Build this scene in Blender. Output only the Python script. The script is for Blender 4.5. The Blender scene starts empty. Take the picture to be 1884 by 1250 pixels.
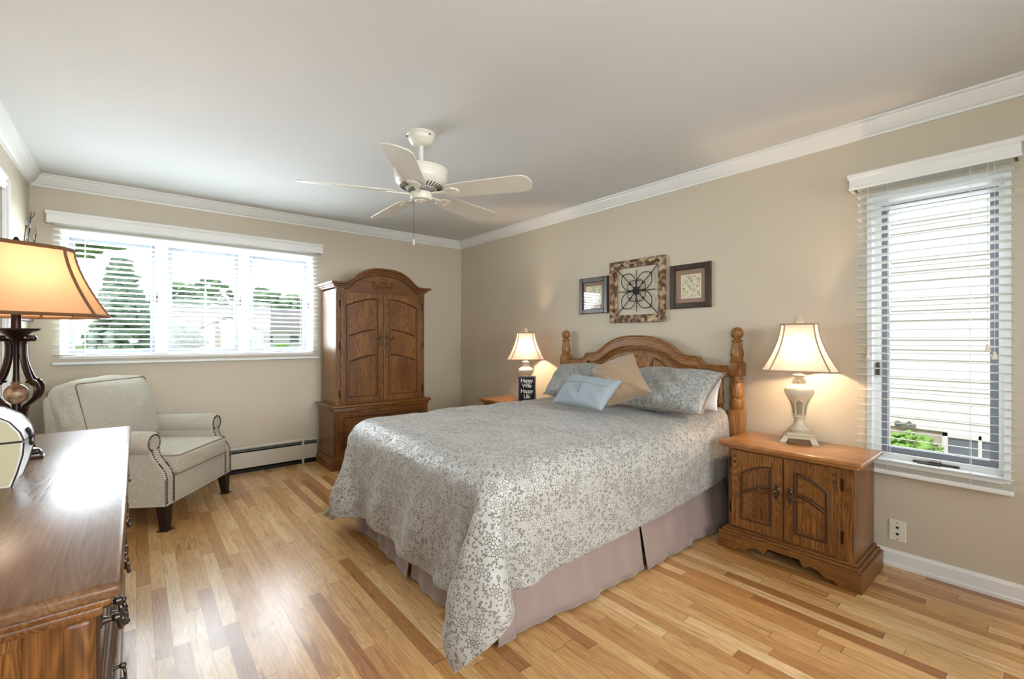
import bpy, bmesh, math, random
import numpy as np
from mathutils import Vector, Matrix

SC = bpy.context.scene
COL = SC.collection
PI = math.pi
R = math.radians

# ------------------------------------------------------------------ camera
cam_d = bpy.data.cameras.new('camera')
cam_d.sensor_width = 36.0
cam_d.lens = 832.0 / 1884.0 * 36.0
cam_d.shift_y = -2.0 / 1884.0
cam_d.clip_start = 0.02
cam_o = bpy.data.objects.new('camera', cam_d)
cam_o.location = (0, 0, 1.23)
cam_o.rotation_euler = (PI / 2, 0, -R(39.75))
COL.objects.link(cam_o)
SC.camera = cam_o

SC.view_settings.view_transform = 'Standard'
SC.view_settings.look = 'None'
SC.view_settings.gamma = 1.0
SC.view_settings.exposure = 0.47

# ------------------------------------------------------------------ sky, sun, daylight, added fill
wd = bpy.data.worlds.new('sky')
SC.world = wd
wd.use_nodes = True
bg = wd.node_tree.nodes['Background']
bg.inputs[0].default_value = (0.86, 0.93, 1.0, 1)
bg.inputs[1].default_value = 0.85


def light(name, kind, loc, rot, energy, color, **kw):
    l = bpy.data.lights.new(name, kind)
    l.energy = energy
    l.color = color
    for k, v in kw.items():
        setattr(l, k, v)
    o = bpy.data.objects.new(name, l)
    o.location = loc
    o.rotation_euler = rot
    COL.objects.link(o)
    return o


light('sun', 'SUN', (0, 0, 20), (0, R(-43), R(-6)), 1.9, (1, 0.98, 0.95), angle=0.01)
# daylight falling in through the back and right windows: level light and light from the sky above
light('daylight_and_fill', 'AREA', (0.47, 5.02, 1.57), (-PI / 2, 0, 0), 66, (0.84, 0.93, 1.0), shape='RECTANGLE', size=1.85, size_y=1.0)
light('window_skylight', 'AREA', (0.47, 5.50, 2.15), (-R(52), 0, 0), 205, (0.82, 0.92, 1.0), shape='RECTANGLE', size=2.0, size_y=1.1)
light('window_groundlight', 'AREA', (0.47, 5.45, 0.95), (-R(122), 0, 0), 34, (0.88, 0.95, 1.0), shape='RECTANGLE', size=2.0, size_y=1.1)
light('daylight_and_fill', 'AREA', (3.36, 0.40, 1.27), (0, PI / 2, 0), 2, (0.86, 0.94, 1.0), shape='RECTANGLE', size=1.45, size_y=0.52)
light('window_skylight', 'AREA', (3.75, 0.40, 2.05), (0, R(52), 0), 17, (0.84, 0.93, 1.0), shape='RECTANGLE', size=1.3, size_y=0.7)
light('window_groundlight', 'AREA', (3.75, 0.40, 0.5), (0, R(128), 0), 2.5, (0.9, 0.95, 1.0), shape='RECTANGLE', size=1.3, size_y=0.7)
light('daylight_and_fill', 'AREA', (1.35, -1.68, 1.5), (R(82), 0, R(6)), 30, (0.93, 0.97, 1.0), shape='RECTANGLE', size=2.0, size_y=1.1, spread=R(95))  # added fill lamp behind the camera, no known source there
light('daylight_and_fill', 'AREA', (-0.70, -0.80, 1.5), (R(95), 0, R(-42)), 22, (0.90, 0.95, 1.0), shape='RECTANGLE', size=1.0, size_y=1.1, spread=R(150))  # second added fill, brightens the right wall from the left


# ------------------------------------------------------------------ helpers
def thing(name, label, cat, loc=(0, 0, 0), rz=0.0, group=None):
    o = bpy.data.objects.new(name, None)
    o.empty_display_size = 0.1
    COL.objects.link(o)
    o.location = loc
    o.rotation_euler = (0, 0, rz)
    tag(o, label, cat, group)
    return o


def tag(o, label, cat, group=None, kind=None):
    if label:
        o['label'] = label
    if cat:
        o['category'] = cat
    if group:
        o['group'] = group
    if kind:
        o['kind'] = kind
    return o


def struct(o):
    o['kind'] = 'structure'
    return o


def dup(root, loc, rz, label, scale=None):
    r = root.copy()
    COL.objects.link(r)
    r.location = loc
    r.rotation_euler = (0, 0, rz)
    if scale:
        r.scale = (scale,) * 3
    r['label'] = label
    for ch in list(root.children):
        c = ch.copy()
        COL.objects.link(c)
        c.parent = r
        for g in list(ch.children):
            d = g.copy()
            COL.objects.link(d)
            d.parent = c
    return r


class MB:
    """collects shapes into one mesh"""

    def __init__(self):
        self.bm = bmesh.new()

    def box(self, x0, x1, y0, y1, z0, z1, bev=0.0, seg=2):
        t = bmesh.new()
        bmesh.ops.create_cube(t, size=1)
        for v in t.verts:
            v.co = Vector((x0 + (v.co.x + .5) * (x1 - x0), y0 + (v.co.y + .5) * (y1 - y0), z0 + (v.co.z + .5) * (z1 - z0)))
        if bev > 0:
            bev = min(bev, .49 * min(abs(x1 - x0), abs(y1 - y0), abs(z1 - z0)))
            bmesh.ops.bevel(t, geom=t.edges[:], offset=bev, segments=seg, affect='EDGES', profile=.5)
        return self._add(t)

    def _add(self, t, mat=None):
        if mat is not None:
            bmesh.ops.transform(t, matrix=mat, verts=t.verts[:])
        me = bpy.data.meshes.new('tmp')
        t.to_mesh(me)
        t.free()
        self.bm.from_mesh(me)
        bpy.data.meshes.remove(me)
        return self

    def hexa(self, bot, top):
        """8 corner solid: bottom quad then top quad, both counter-clockwise from above"""
        vs = [self.bm.verts.new(p) for p in list(bot) + list(top)]
        n = len(bot)
        self.bm.faces.new(vs[:n][::-1])
        self.bm.faces.new(vs[n:])
        for i in range(n):
            j = (i + 1) % n
            self.bm.faces.new((vs[i], vs[j], vs[n + j], vs[n + i]))
        return self

    def lathe(self, prof, c=(0, 0, 0), n=24, axis='z', start=0.0, sx=1.0, sy=1.0):
        """prof: list of (radius, height)"""
        rings = []
        for r, h in prof:
            ring = []
            for k in range(n):
                a = start + 2 * PI * k / n
                x, y, z = max(r, 1e-5) * math.cos(a) * sx, max(r, 1e-5) * math.sin(a) * sy, h
                if axis == 'x':
                    x, y, z = z, x, y
                elif axis == 'y':
                    x, y, z = y, z, x
                ring.append(self.bm.verts.new((c[0] + x, c[1] + y, c[2] + z)))
            rings.append(ring)
        for a, b in zip(rings, rings[1:]):
            for k in range(n):
                m = (k + 1) % n
                self.bm.faces.new((a[k], a[m], b[m], b[k]))
        self.bm.faces.new(rings[0][::-1])
        self.bm.faces.new(rings[-1])
        return self

    def tube(self, pts, r, n=8, closed=False, flat=None):
        """round (or flattened) bar along points; r a number or a list"""
        pts = [Vector(p) for p in pts]
        m = len(pts)
        rs = r if isinstance(r, (list, tuple)) else [r] * m
        up = Vector((0, 0, 1))
        rings = []
        prev = None
        for i in range(m):
            a = pts[(i - 1) % m] if closed or i > 0 else pts[i]
            b = pts[(i + 1) % m] if closed or i < m - 1 else pts[i]
            t = (b - a)
            if t.length < 1e-9:
                t = Vector((0, 0, 1))
            t.normalize()
            if prev is None:
                u = t.cross(up)
                if u.length < 1e-3:
                    u = t.cross(Vector((1, 0, 0)))
            else:
                u = prev - t * prev.dot(t)
                if u.length < 1e-4:
                    u = t.orthogonal()
            u.normalize()
            prev = u
            w = t.cross(u)
            ring = []
            for k in range(n):
                ang = 2 * PI * k / n
                fu, fw = (1, 1) if flat is None else flat
                ring.append(self.bm.verts.new(pts[i] + u * math.cos(ang) * rs[i] * fu + w * math.sin(ang) * rs[i] * fw))
            rings.append(ring)
        pairs = list(zip(rings, rings[1:])) + ([(rings[-1], rings[0])] if closed else [])
        for a, b in pairs:
            for k in range(n):
                q = (k + 1) % n
                self.bm.faces.new((a[k], a[q], b[q], b[k]))
        if not closed:
            self.bm.faces.new(rings[0][::-1])
            self.bm.faces.new(rings[-1])
        return self

    def prism(self, poly, d0, d1, axis='y'):
        """extrude 2D polygon: axis y -> poly in (x,z); axis x -> poly in (y,z); axis z -> poly in (x,y)"""
        def P(p, d):
            if axis == 'y':
                return (p[0], d, p[1])
            if axis == 'x':
                return (d, p[0], p[1])
            return (p[0], p[1], d)
        a = [self.bm.verts.new(P(p, d0)) for p in poly]
        b = [self.bm.verts.new(P(p, d1)) for p in poly]
        n = len(poly)
        self.bm.faces.new(a)
        self.bm.faces.new(b[::-1])
        for i in range(n):
            j = (i + 1) % n
            self.bm.faces.new((a[j], a[i], b[i], b[j]))
        return self

    def strip(self, top, bot, d0, d1, axis='y'):
        """one solid skin between two 2D polylines of the same length, extruded from d0 to d1"""
        def P(p, d):
            return (p[0], d, p[1]) if axis == 'y' else ((d, p[0], p[1]) if axis == 'x' else (p[0], p[1], d))
        q = [[self.bm.verts.new(P(p, d)) for p in ln] for ln, d in ((top, d0), (top, d1), (bot, d1), (bot, d0))]
        n = len(top)
        for i in range(n - 1):
            for k in range(4):
                a, b = q[k], q[(k + 1) % 4]
                self.bm.faces.new((a[i], a[i + 1], b[i + 1], b[i]))
        self.bm.faces.new([r[0] for r in q])
        self.bm.faces.new([r[-1] for r in q][::-1])
        return self

    def ball(self, c, r, u=12, v=8, s=(1, 1, 1)):
        t = bmesh.new()
        bmesh.ops.create_uvsphere(t, u_segments=u, v_segments=v, radius=r)
        return self._add(t, Matrix.Translation(c) @ Matrix.Diagonal((s[0], s[1], s[2], 1)))

    def ico(self, c, r, sub=2, s=(1, 1, 1), rng=None, amp=0):
        t = bmesh.new()
        bmesh.ops.create_icosphere(t, subdivisions=sub, radius=r)
        if rng:
            for v in t.verts:
                v.co *= 1 + rng.uniform(-amp, amp)
        return self._add(t, Matrix.Translation(c) @ Matrix.Diagonal((s[0], s[1], s[2], 1)))

    def xform(self, mat):
        bmesh.ops.transform(self.bm, matrix=mat, verts=self.bm.verts[:])
        return self

    def build(self, name, mat, parent=None, smooth=False, bevel=0.0, world=True, sub=0, weld=False):
        """link as ONE mesh object; with world=True the coordinates are world ones and the parent is unrotated"""
        if weld:
            bmesh.ops.remove_doubles(self.bm, verts=self.bm.verts[:], dist=1e-5)
        bmesh.ops.recalc_face_normals(self.bm, faces=self.bm.faces[:])
        if parent is not None and world:
            off = Vector((0, 0, 0))
            p = parent
            while p is not None:
                off += p.location
                p = p.parent
            for v in self.bm.verts:
                v.co -= off
        me = bpy.data.meshes.new(name)
        self.bm.to_mesh(me)
        self.bm.free()
        o = bpy.data.objects.new(name, me)
        COL.objects.link(o)
        if mat:
            me.materials.append(mat)
        if smooth:
            me.polygons.foreach_set('use_smooth', [True] * len(me.polygons))
            me.set_sharp_from_angle(angle=R(38))
        if bevel:
            m = o.modifiers.new('bevel', 'BEVEL')
            m.width = bevel
            m.segments = 2
            m.limit_method = 'ANGLE'
            m.angle_limit = R(30)
        if sub:
            m = o.modifiers.new('sub', 'SUBSURF')
            m.levels = sub
            m.render_levels = sub
        if parent is not None:
            o.parent = parent
        return o


def arc(cx, cy, r, a0, a1, n=12, ry=None):
    ry = r if ry is None else ry
    return [(cx + r * math.cos(R(a0 + (a1 - a0) * k / n)), cy + ry * math.sin(R(a0 + (a1 - a0) * k / n))) for k in range(n + 1)]


def spline(pts, n=8):
    """Catmull-Rom through points of any dimension"""
    P = [Vector(p) for p in pts]
    P = [P[0] * 2 - P[1]] + P + [P[-1] * 2 - P[-2]]
    out = []
    for i in range(1, len(P) - 2):
        for k in range(n):
            t = k / n
            a, b, c, d = P[i - 1], P[i], P[i + 1], P[i + 2]
            out.append(.5 * ((2 * b) + (c - a) * t + (2 * a - 5 * b + 4 * c - d) * t * t + (3 * b - a - 3 * c + d) * t ** 3))
    out.append(P[-2])
    return out


# ------------------------------------------------------------------ materials
def srgb(r, g, b):
    f = lambda c: (c / 255) / 12.92 if c / 255 <= .04045 else ((c / 255 + .055) / 1.055) ** 2.4
    return (f(r), f(g), f(b), 1)


class NT:
    def __init__(self, name):
        self.m = bpy.data.materials.new(name)
        self.m.use_nodes = True
        self.t = self.m.node_tree
        self.b = self.t.nodes['Principled BSDF']
        self.out = self.t.nodes['Material Output']

    def n(self, typ, props=None, **ins):
        nd = self.t.nodes.new(typ)
        for k, v in (props or {}).items():
            setattr(nd, k, v)
        for k, v in ins.items():
            key = int(k[1:]) if k[0] == 'i' and k[1:].isdigit() else k.replace('_', ' ')
            s = nd.inputs[key]
            if isinstance(v, bpy.types.NodeSocket):
                self.t.links.new(v, s)
            else:
                s.default_value = v
        return nd

    def math(self, op, a, b=None, c=None):
        nd = self.t.nodes.new('ShaderNodeMath')
        nd.operation = op
        for i, v in enumerate((a, b, c)):
            if v is None:
                continue
            if isinstance(v, bpy.types.NodeSocket):
                self.t.links.new(v, nd.inputs[i])
            else:
                nd.inputs[i].default_value = v
        return nd.outputs[0]

    def mix(self, f, a, b, mode='MIX'):
        nd = self.t.nodes.new('ShaderNodeMix')
        nd.data_type = 'RGBA'
        nd.blend_type = mode
        for s, v in ((nd.inputs[0], f), (nd.inputs[6], a), (nd.inputs[7], b)):
            if isinstance(v, bpy.types.NodeSocket):
                self.t.links.new(v, s)
            else:
                s.default_value = v
        return nd.outputs[2]

    def ramp(self, f, stops, interp='LINEAR'):
        nd = self.t.nodes.new('ShaderNodeValToRGB')
        cr = nd.color_ramp
        cr.interpolation = interp
        while len(cr.elements) < len(stops):
            cr.elements.new(.5)
        for e, (p, c) in zip(cr.elements, stops):
            e.position = p
            e.color = c
        self.t.links.new(f, nd.inputs[0])
        return nd.outputs[0]

    def link(self, a, b):
        self.t.links.new(a, b)

    def set(self, **kw):
        for k, v in kw.items():
            s = self.b.inputs[k.replace('_', ' ')]
            if isinstance(v, bpy.types.NodeSocket):
                self.t.links.new(v, s)
            else:
                s.default_value = v
        return self

    def bump(self, h, strength=.2, dist=.01):
        nd = self.n('ShaderNodeBump', Strength=strength, Distance=dist, Height=h)
        self.link(nd.outputs[0], self.b.inputs['Normal'])


def plain(name, col, rough=.5, metal=0.0, noise=0.0, spec=.5, nscale=30, bump=0.0):
    t = NT(name)
    c = srgb(*col)
    tc = t.n('ShaderNodeTexCoord')
    nz = t.n('ShaderNodeTexNoise', Vector=tc.outputs['Object'], Scale=nscale, Detail=3.0)
    k = 1 - noise
    t.set(Base_Color=t.mix(nz.outputs[0], (c[0] * k, c[1] * k, c[2] * k, 1), c), Roughness=rough, Metallic=metal)
    t.b.inputs['Specular IOR Level'].default_value = spec
    if bump:
        t.bump(nz.outputs[0], bump, .005)
    return t.m


def wood(name, dark, mid, lite, grain='z', rough=.36, dens=1.0, coat=.06, spec=.5, ring=.23):
    t = NT(name)
    tc = t.n('ShaderNodeTexCoord')
    info = t.n('ShaderNodeObjectInfo')
    off = t.n('ShaderNodeVectorMath', {'operation': 'ADD'}, i0=tc.outputs['Object'])
    rnd = t.n('ShaderNodeVectorMath', {'operation': 'SCALE'}, i0=(7.3, 3.1, 5.7))
    t.link(info.outputs['Random'], rnd.inputs['Scale'])
    t.link(rnd.outputs[0], off.inputs[1])
    s = {'x': (1.0, 9, 9), 'y': (9, 1.0, 9), 'z': (9, 9, 1.0)}[grain]
    mp = t.n('ShaderNodeMapping', Vector=off.outputs[0], Scale=tuple(v * dens for v in s))
    n1 = t.n('ShaderNodeTexNoise', Vector=mp.outputs[0], Scale=.8, Detail=2.0, Roughness=.45, Distortion=.3)
    rings = t.math('SINE', t.math('MULTIPLY', n1.outputs[0], 190.0))
    rings = t.math('MULTIPLY_ADD', rings, .5, .5)
    s2 = {'x': (3, 160, 160), 'y': (160, 3, 160), 'z': (160, 160, 3)}[grain]
    mp2 = t.n('ShaderNodeMapping', Vector=off.outputs[0], Scale=s2)
    n2 = t.n('ShaderNodeTexNoise', Vector=mp2.outputs[0], Scale=1.0, Detail=3.0)
    s3 = {'x': (.8, 4, 4), 'y': (4, .8, 4), 'z': (4, 4, .8)}[grain]
    mp3 = t.n('ShaderNodeMapping', Vector=off.outputs[0], Scale=s3)
    n3 = t.n('ShaderNodeTexNoise', Vector=mp3.outputs[0], Scale=1.5, Detail=2.0)
    f = t.math('ADD', t.math('MULTIPLY', rings, ring), t.math('ADD', t.math('MULTIPLY', n2.outputs[0], .50), t.math('MULTIPLY', n3.outputs[0], .42)))
    c = t.ramp(f, [(.28, srgb(*dark)), (.55, srgb(*mid)), (.82, srgb(*lite))])
    t.set(Base_Color=c, Roughness=rough)
    t.b.inputs['Coat Weight'].default_value = coat
    t.b.inputs['Coat Roughness'].default_value = .18
    t.b.inputs['Specular IOR Level'].default_value = spec
    t.bump(f, .12, .002)
    return t.m


M = {}
OAK = ((50, 27, 9), (114, 71, 29), (156, 107, 50))
for g in 'xyz':
    M['oak_' + g] = wood('oak_' + g, *OAK, grain=g, ring=.17 if g == 'z' else .11, dens=1.5)
M['oak_dark'] = plain('oak_groove', (78, 48, 24), .4, noise=.3)
for g in 'xyz':
    M['head_' + g] = wood('headboard_oak_' + g, (76, 45, 18), (136, 90, 42), (170, 120, 64), grain=g)
M['dresser_top'] = wood('dresser_top_oak', (82, 56, 38), (116, 84, 58), (140, 106, 76), grain='y', rough=.27, coat=.0, spec=.22, ring=.1)
M['stand_top_lamplit'] = wood('nightstand_top_oak_lamplit', (112, 68, 34), (166, 112, 62), (192, 138, 84), grain='y', rough=.24, coat=.25, ring=.1)  # lighter, warmer oak: the glow of the lamp is put into the colour
M['white'] = plain('white_trim_paint', (234, 234, 231), .4, noise=.02)
M['blind'] = plain('white_blind', (228, 231, 229), .38, noise=.02)
M['fan_white'] = plain('fan_ivory_enamel', (226, 222, 208), .3, noise=.02)
M['blade'] = plain('fan_blade_ivory', (222, 217, 204), .45, noise=.03)
M['dark'] = plain('black_and_gap_shade', (22, 20, 18), .7, noise=.1)  # black parts; in gaps and slots it is painted shade
M['gasket'] = plain('grey_window_gasket', (126, 131, 139), .5, noise=.1)
M['heater'] = plain('heater_enamel', (214, 208, 192), .4, noise=.03)
M['heater_grey'] = plain('heater_damper_grey', (120, 122, 118), .5, noise=.1)
M['bronze'] = plain('dark_bronze', (50, 32, 24), .35, .6, .4, nscale=14)
M['iron'] = plain('black_iron', (40, 34, 30), .55, .25, .3, nscale=40)
M['brass'] = plain('antique_brass', (118, 96, 66), .32, .85, .4, nscale=60)
M['pewter'] = plain('dark_pewter', (96, 88, 80), .3, .85, .5, nscale=60)
M['stone'] = plain('mottled_stone', (150, 112, 84), .4, noise=.7, nscale=26)
M['leg_dark'] = plain('espresso_wood', (38, 26, 20), .35, noise=.3)
M['cream'] = plain('antique_cream', (214, 200, 172), .42, noise=.22, nscale=18, bump=.1)
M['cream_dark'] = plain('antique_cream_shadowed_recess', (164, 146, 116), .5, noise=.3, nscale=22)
M['plate'] = plain('ivory_plastic', (230, 224, 208), .35, noise=.02)


def paint(name, col, rough=.55, amp=.03, scale=240, bump=.04):
    t = NT(name)
    c = srgb(*col)
    tc = t.n('ShaderNodeTexCoord')
    nz = t.n('ShaderNodeTexNoise', Vector=tc.outputs['Object'], Scale=2.0, Detail=4.0)
    n2 = t.n('ShaderNodeTexNoise', Vector=tc.outputs['Object'], Scale=scale, Detail=2.0)
    k = 1 - amp
    t.set(Base_Color=t.mix(nz.outputs[0], (c[0] * k, c[1] * k, c[2] * k, 1), c), Roughness=rough)
    t.bump(n2.outputs[0], bump, .003)
    return t.m


M['wall'] = paint('beige_wall_paint', (204, 193, 172), .5)
M['wall_left'] = M['wall']
M['ceiling'] = paint('ceiling_paint', (219, 220, 219), .8, .03, 60, .15)


def floor_mat():
    t = NT('oak_strip_floor')
    tc = t.n('ShaderNodeTexCoord')
    sp = t.n('ShaderNodeSeparateXYZ', Vector=tc.outputs['Object'])
    x = t.math('DIVIDE', sp.outputs[0], .0572)
    row = t.math('FLOOR', x)
    wn = t.n('ShaderNodeTexWhiteNoise', {'noise_dimensions': '1D'}, W=row)
    ln = t.math('MULTIPLY_ADD', wn.outputs[0], .5, .55)
    y = t.math('ADD', t.math('DIVIDE', sp.outputs[1], ln), t.math('MULTIPLY', wn.outputs[0], 37.0))
    pl = t.math('FLOOR', y)
    cv = t.n('ShaderNodeCombineXYZ', X=row, Y=pl)
    w2 = t.n('ShaderNodeTexWhiteNoise', {'noise_dimensions': '2D'}, Vector=cv.outputs[0])
    rid = w2.outputs[0]
    tone = t.ramp(rid, [(0, srgb(164, 112, 64)), (.07, srgb(192, 142, 86)), (.42, srgb(212, 166, 107)), (.78, srgb(224, 184, 128)), (1, srgb(238, 206, 158))])
    gv = t.n('ShaderNodeCombineXYZ', X=t.math('MULTIPLY_ADD', sp.outputs[0], 26.0, t.math('MULTIPLY', rid, 91.0)),
             Y=t.math('MULTIPLY', sp.outputs[1], 2.1), Z=t.math('MULTIPLY', rid, 53.0))
    g1 = t.n('ShaderNodeTexNoise', Vector=gv.outputs[0], Scale=1.2, Detail=3.0, Distortion=.5)
    lines = t.math('MULTIPLY_ADD', t.math('SINE', t.math('MULTIPLY', g1.outputs[0], 48.0)), .5, .5)
    gv2 = t.n('ShaderNodeCombineXYZ', X=t.math('MULTIPLY', sp.outputs[0], 330.0), Y=t.math('MULTIPLY', sp.outputs[1], 7.0), Z=rid)
    g2 = t.n('ShaderNodeTexNoise', Vector=gv2.outputs[0], Scale=1.0, Detail=3.0)
    kn = t.n('ShaderNodeCombineXYZ', X=t.math('MULTIPLY_ADD', sp.outputs[0], 17.0, t.math('MULTIPLY', rid, 71.0)), Y=t.math('MULTIPLY', sp.outputs[1], 1.3), Z=t.math('MULTIPLY', rid, 13.0))
    kz = t.n('ShaderNodeTexNoise', Vector=kn.outputs[0], Scale=1.7, Detail=5.0, Roughness=.65, Distortion=1.2)
    streak = t.ramp(kz.outputs[0], [(.28, (.34, .24, .17, 1)), (.36, (.74, .64, .54, 1)), (.47, (1, 1, 1, 1))])
    gr = t.math('ADD', t.math('MULTIPLY', lines, .22), t.math('MULTIPLY', g2.outputs[0], .5))
    shade = t.ramp(gr, [(.15, (.70, .62, .54, 1)), (.55, (1.02, 1.01, 1.0, 1))])
    c = t.mix(1.0, t.mix(.8, tone, streak, 'MULTIPLY'), shade, 'MULTIPLY')
    fx = t.math('FRACT', x)
    fy = t.math('FRACT', y)
    gap = t.math('MAXIMUM', t.math('LESS_THAN', fx, .022), t.math('LESS_THAN', fy, .004))
    c = t.mix(t.math('MULTIPLY', gap, .62), c, srgb(58, 36, 20))
    rg = t.n('ShaderNodeTexNoise', Vector=tc.outputs['Object'], Scale=3.0, Detail=3.0)
    t.set(Base_Color=c, Roughness=t.math('MULTIPLY_ADD', rg.outputs[0], .14, .26))
    t.b.inputs['Coat Weight'].default_value = .42
    t.b.inputs['Coat Roughness'].default_value = .19
    t.bump(t.math('SUBTRACT', t.math('MULTIPLY', gr, .2), gap), .15, .003)
    return t.m


M['floor'] = floor_mat()


def glass_mat(name='window_glass', tint=(1, 1, 1, 1), gloss=.07):
    t = NT(name)
    tr = t.n('ShaderNodeBsdfTransparent', Color=tint)
    gl = t.n('ShaderNodeBsdfGlossy', Roughness=.02)
    fr = t.n('ShaderNodeFresnel', IOR=1.45)
    tc = t.n('ShaderNodeTexCoord')
    nz = t.n('ShaderNodeTexNoise', Vector=tc.outputs['Object'], Scale=3.0)
    geo = t.n('ShaderNodeNewGeometry')
    f = t.math('MULTIPLY', fr.outputs[0], t.math('MULTIPLY_ADD', nz.outputs[0], .1, .95))
    f = t.math('MULTIPLY', f, t.math('SUBTRACT', 1.0, geo.outputs['Backfacing']))
    mx = t.n('ShaderNodeMixShader', i0=f, i1=tr.outputs[0], i2=gl.outputs[0])
    t.link(mx.outputs[0], t.out.inputs[0])
    return t.m


M['glass'] = glass_mat()


def shade_mat(name, col, dens=.5):
    t = NT(name)
    tc = t.n('ShaderNodeTexCoord')
    wv = t.n('ShaderNodeMapping', Vector=tc.outputs['Object'], Scale=(220, 220, 14))
    nz = t.n('ShaderNodeTexNoise', Vector=wv.outputs[0], Scale=1.0, Detail=2.0)
    c = srgb(*col)
    cc = t.mix(nz.outputs[0], (c[0] * .82, c[1] * .8, c[2] * .78, 1), c)
    d = t.n('ShaderNodeBsdfDiffuse', Color=cc)
    tr = t.n('ShaderNodeBsdfTranslucent', Color=cc)
    mx = t.n('ShaderNodeMixShader', i0=dens, i1=d.outputs[0], i2=tr.outputs[0])
    t.link(mx.outputs[0], t.out.inputs[0])
    return t.m


M['shade_amber'] = shade_mat('amber_silk_shade', (230, 184, 144), .40)
M['shade_cream'] = shade_mat('cream_silk_shade', (240, 216, 194), .2)
M['pipe_brown'] = plain('brown_shade_piping', (118, 82, 48), .6, noise=.2)
M['pipe_taupe'] = plain('taupe_shade_piping', (168, 148, 128), .6, noise=.15)


def linen(name, col, scale=420, amp=.22):
    t = NT(name)
    tc = t.n('ShaderNodeTexCoord')
    a = t.n('ShaderNodeTexNoise', Vector=t.n('ShaderNodeMapping', Vector=tc.outputs['Object'], Scale=(scale, scale, scale * .12)).outputs[0], Scale=1.0, Detail=2.0)
    b = t.n('ShaderNodeTexNoise', Vector=t.n('ShaderNodeMapping', Vector=tc.outputs['Object'], Scale=(scale * .12, scale * .12, scale)).outputs[0], Scale=1.0, Detail=2.0)
    f = t.math('MULTIPLY_ADD', t.math('ADD', a.outputs[0], b.outputs[0]), .5, 0)
    c = srgb(*col)
    k = 1 - amp * 2
    t.set(Base_Color=t.ramp(f, [(.3, (c[0] * k, c[1] * k, c[2] * k, 1)), (.65, c)]), Roughness=.85)
    t.b.inputs['Sheen Weight'].default_value = .2
    t.b.inputs['Specular IOR Level'].default_value = .2
    t.bump(f, .25, .002)
    return t.m


M['linen'] = linen('chair_linen', (206, 198, 181))
M['blue_linen'] = linen('pale_blue_linen', (160, 171, 178), 500, .1)
M['lining'] = linen('comforter_lining', (176, 164, 158), 300, .05)
M['sheet'] = linen('white_sheet', (214, 212, 208), 500, .03)
M['piping_dark'] = plain('chair_piping', (136, 124, 104), .8, noise=.2)
M['nail'] = plain('antique_nailhead', (74, 54, 36), .35, .8, .3)


def satin(name, col, rough=.38, amp=.2, sc=7):
    t = NT(name)
    tc = t.n('ShaderNodeTexCoord')
    a = t.n('ShaderNodeTexNoise', Vector=t.n('ShaderNodeMapping', Vector=tc.outputs['Object'], Scale=(sc * 5, sc * 5, sc * .5)).outputs[0], Scale=1.0, Detail=3.0)
    c = srgb(*col)
    k = 1 - amp
    t.set(Base_Color=t.mix(a.outputs[0], (c[0] * k, c[1] * k, c[2] * k, 1), c), Roughness=rough)
    t.b.inputs['Sheen Weight'].default_value = .3
    t.bump(a.outputs[0], .06, .004)
    return t.m


M['skirt'] = satin('mauve_satin_skirt', (150, 131, 123), .5, .14)
M['tan_satin'] = satin('bronze_tan_satin', (172, 146, 116), .36, .14)


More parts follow.
